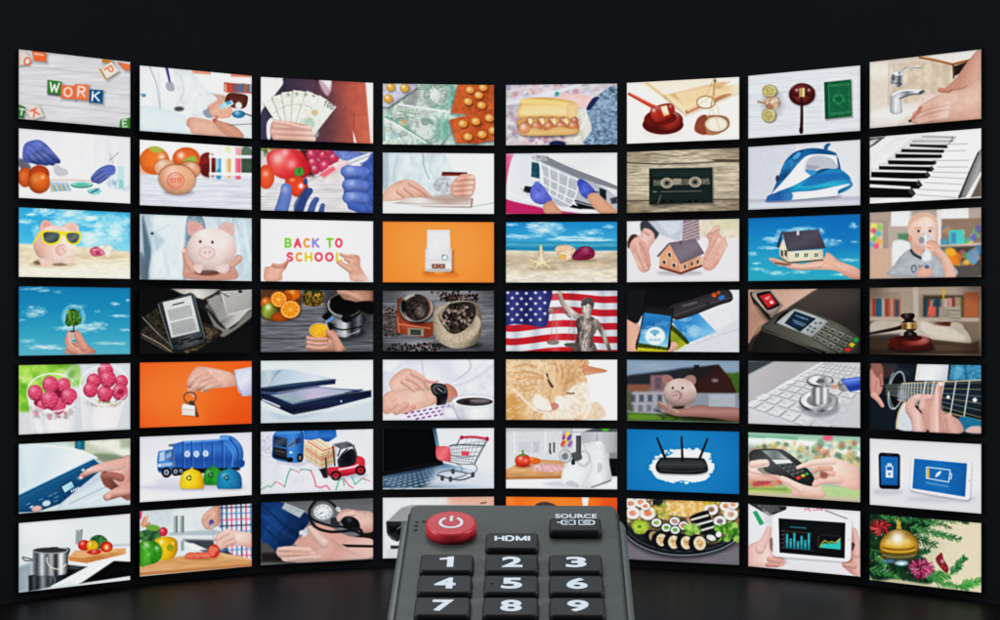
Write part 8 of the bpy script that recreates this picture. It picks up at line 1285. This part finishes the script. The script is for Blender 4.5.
def ring_strip(bm, pts, w, z0, z1, closed=False):
    n = len(pts); L_ = []
    for i, (x, y) in enumerate(pts):
        a = pts[i - 1] if (i > 0 or closed) else pts[i]; b = pts[(i + 1) % n] if (i < n - 1 or closed) else pts[i]
        dx, dy = b[0] - a[0], b[1] - a[1]; l = math.hypot(dx, dy) or 1; nx, ny = -dy / l * w / 2, dx / l * w / 2
        L_.append([bm.verts.new((p[0] * S, p[1] * S, p[2] * S)) for p in ((x + nx, y + ny, z0), (x + nx, y + ny, z1), (x - nx, y - ny, z1), (x - nx, y - ny, z0))])
    for i in range(n if closed else n - 1):
        a, b = L_[i], L_[(i + 1) % n]
        for k in range(4): bm.faces.new((a[k], b[k], b[(k + 1) % 4], a[(k + 1) % 4]))
    if not closed: bm.faces.new(L_[0]); bm.faces.new(L_[-1][::-1])
H = 1.55; D = 1.02
XS = [(-19.25, -8.1), (-5.6, 5.5), (7.75, 18.9)]
for row in range(3):
    for k in range(3):
        d = str(row * 3 + k + 1); x0, x1 = XS[k]; y1 = -25.35 - row * 8.83 ; y0 = y1 - 6.9
        b = key(x0, y0, x1, y1, H, 'black key printed with the white digit ' + d)
        if d == '5':
            o = part('raised_dot', loft([([(x0 + 1.6 + .35 * math.cos(t * .5236), (y0 + y1) / 2 + .35 * math.sin(t * .5236)) for t in range(12)], H - .1), ([(x0 + 1.6 + .2 * math.cos(t * .5236), (y0 + y1) / 2 + .2 * math.sin(t * .5236)) for t in range(12)], H + .3)]), M_BTN, b)
        wd = 3.1 if d == '1' else 4.3
        if d == '1':                                       # slab-like digit 1 without a foot
            bm = bmesh.new(); cx = (x0 + x1) / 2 + .2; cy_ = (y0 + y1) / 2 + .15
            q = [(-.1, -2.2), (1.25, -2.2), (1.25, 2.2), (.2, 2.2), (-.25, 1.75), (-1.7, 1.5), (-1.7, .75), (-.1, .95)]
            lo = [bm.verts.new(((cx + a) * S, (cy_ + e) * S, (H - .02) * S)) for a, e in q]; hi = [bm.verts.new(((cx + a) * S, (cy_ + e) * S, (H + .03) * S)) for a, e in q]
            bm.faces.new(hi); bm.faces.new(lo[::-1])
            for i in range(len(q)): bm.faces.new((lo[i], lo[(i + 1) % 8], hi[(i + 1) % 8], hi[i]))
            link('printed_digit', mesh_bm('printed_digit', bm), M_PRINT, b)
        else:
            link('printed_digit', text_mesh(d, wd, 4.4, .034, H + .005, (x0 + x1) / 2 + .1, (y0 + y1) / 2 + .15), M_PRINT, b)
b = key(-5.75, -22.7, 5.55, -15.9, 1.6, 'black key printed HDMI', 'source_key')
bm = bmesh.new(); GL['M'] = [[(0, 1), (0, 0)], [(.06, .1), (.5, .95)], [(.5, .95), (.94, .1)], [(1, 0), (1, 1)]]; x = -3.6
for ch, wd in (('H', 1.6), ('D', 1.6), ('M', 1.9), ('I', .1)):
    for j, st in enumerate(GL[ch]): ring_strip(bm, [(x + (a if ch != 'I' else .5) * wd, -17.5 - e * 2.05) for a, e in st], .52, 1.58, 1.63 + .004 * j)
    x += wd + .66
link('printed_word', mesh_bm('printed_word', bm), M_PRINT, b)
b = key(8.0, -15.7, 19.2, -9.9, 2.1, 'black key with two plug symbols', 'source_key')
bm = bmesh.new(); z0, z1 = 2.08, 2.14; yc = -12.2; w = .38
ring_strip(bm, [(9.6, yc), (10.6, yc)], w, z0, z1)
ring_strip(bm, [(12.0, yc + .95), (10.9, yc + .95), (10.6, yc + .5), (10.6, yc - .5), (10.9, yc - .95), (12.0, yc - .95)], w, z0, z1)
ring_strip(bm, [(11.2, yc), (12.3, yc)], w, z0, z1)
ring_strip(bm, [(12.2, yc + .95), (13.5, yc + .95), (13.5, yc - .95), (12.2, yc - .95)], w, z0, z1)
ring_strip(bm, [(14.4, yc + .95), (17.2, yc + .95), (17.7, yc + .5), (17.7, yc - .5), (17.2, yc - .95), (14.4, yc - .95)], w, z0, z1, True)
ring_strip(bm, [(16.9, yc + .4), (15.7, yc + .4), (15.3, yc), (15.7, yc - .4), (16.9, yc - .4)], w * .8, z0, z1)
link('plug_symbols', mesh_bm('plug_symbols', bm), M_PRINT, b)
link('printed_word', text_mesh('SOURCE', 9.2, 2.0, .022, .005, 13.9, -5.3), M_PRINT, remote)
# power key: round, domed
def circ(cx, cy, r, n=48): return [(cx + r * math.cos(2 * math.pi * i / n), cy + r * math.sin(2 * math.pi * i / n)) for i in range(n)]
PX, PY, PH = -13.45, -13.2, 2.6
sec = [(circ(PX, PY, 5.5), -1)] + [(circ(PX, PY, 5.5 - .5 * (1 - math.cos(math.radians(a)))), PH - .5 + .5 * math.sin(math.radians(a))) for a in (0, 22, 45, 68, 90)] + [(circ(PX, PY, r), PH + .0 - .05 * (5 - r) * .6) for r in (4.2, 3, 1.5)]
pb = part('power_button', loft(sec), M_RED, label='round red key with a white power symbol')
bm = bmesh.new(); zt = PH + .02
ring_strip(bm, [(PX + 2.35 * math.sin(math.radians(a)), PY + 2.35 * math.cos(math.radians(a))) for a in range(32, 329, 8)], .62, PH - .35, zt + .02)
ring_strip(bm, [(PX, PY + .5), (PX, PY + 2.9)], .62, PH - .35, zt + .02)
link('power_symbol', mesh_bm('power_symbol', bm), M_PRINT, pb)
bm = bmesh.new()
for x, y, r in ((-21.3, -8.3, .42), (-21.35, -10.1, .5), (-21.3, -12.0, .52), (-19.7, -8.0, .5)):
    lo = [bm.verts.new((a * S, e * S, .001 * S)) for a, e in circ(x, y, r, 14)]; hi = [bm.verts.new((a * S, e * S, .03 * S)) for a, e in circ(x, y, r, 14)]
    bm.faces.new(hi)
    for i in range(14): bm.faces.new((lo[i], lo[(i + 1) % 14], hi[(i + 1) % 14], hi[i]))
link('printed_dots', mesh_bm('printed_dots', bm), M_DARK, remote)

# ---- light: soft light over the remote, added side strips, dim studio fill
def area(loc, target, sx, sy, power, colr):
    d = bpy.data.lights.new('area_light', 'AREA'); d.shape = 'RECTANGLE'; d.size = sx; d.size_y = sy; d.energy = power; d.color = colr
    o = bpy.data.objects.new('area_light', d); COL.objects.link(o); o.location = loc
    o.rotation_euler = (Vector(target) - Vector(loc)).to_track_quat('-Z', 'Y').to_euler(); return o
RT = (0, .36, CAMZ - .06)
area((-.12, .5, CAMZ + .48), RT, .5, .3, 2.2, (.93, .98, 1))
area((.35, -.1, CAMZ + .25), RT, .3, .3, .5, (1, .97, .94))
area((-.4, .3, CAMZ + .0), RT, .05, .3, 1.9, (.95, 1, 1)); area((.4, .3, CAMZ + .0), RT, .05, .3, 1.9, (.95, 1, 1))  # unseen strip lights added on both sides to brighten the plate edges
w = bpy.data.worlds.new('World'); sc.world = w; w.use_nodes = True
w.node_tree.nodes['Background'].inputs[0].default_value = (.9, .96, 1.08, 1); w.node_tree.nodes['Background'].inputs[1].default_value = .2

cam = bpy.data.cameras.new('camera'); co = bpy.data.objects.new('camera', cam); COL.objects.link(co); sc.camera = co
co.location = (0, 0, CAMZ); co.rotation_euler = (math.radians(90), 0, 0)
cam.sensor_width = 36; cam.sensor_fit = 'HORIZONTAL'; cam.lens = 36 * FPX / 1000; cam.shift_y = .011; cam.clip_start = .02; cam.clip_end = 100
sc.view_settings.view_transform = 'Standard'; sc.view_settings.look = 'None'; sc.view_settings.exposure = 0; sc.view_settings.gamma = 1
sc.cycles.use_denoising = True; sc.render.filter_size = 1.7
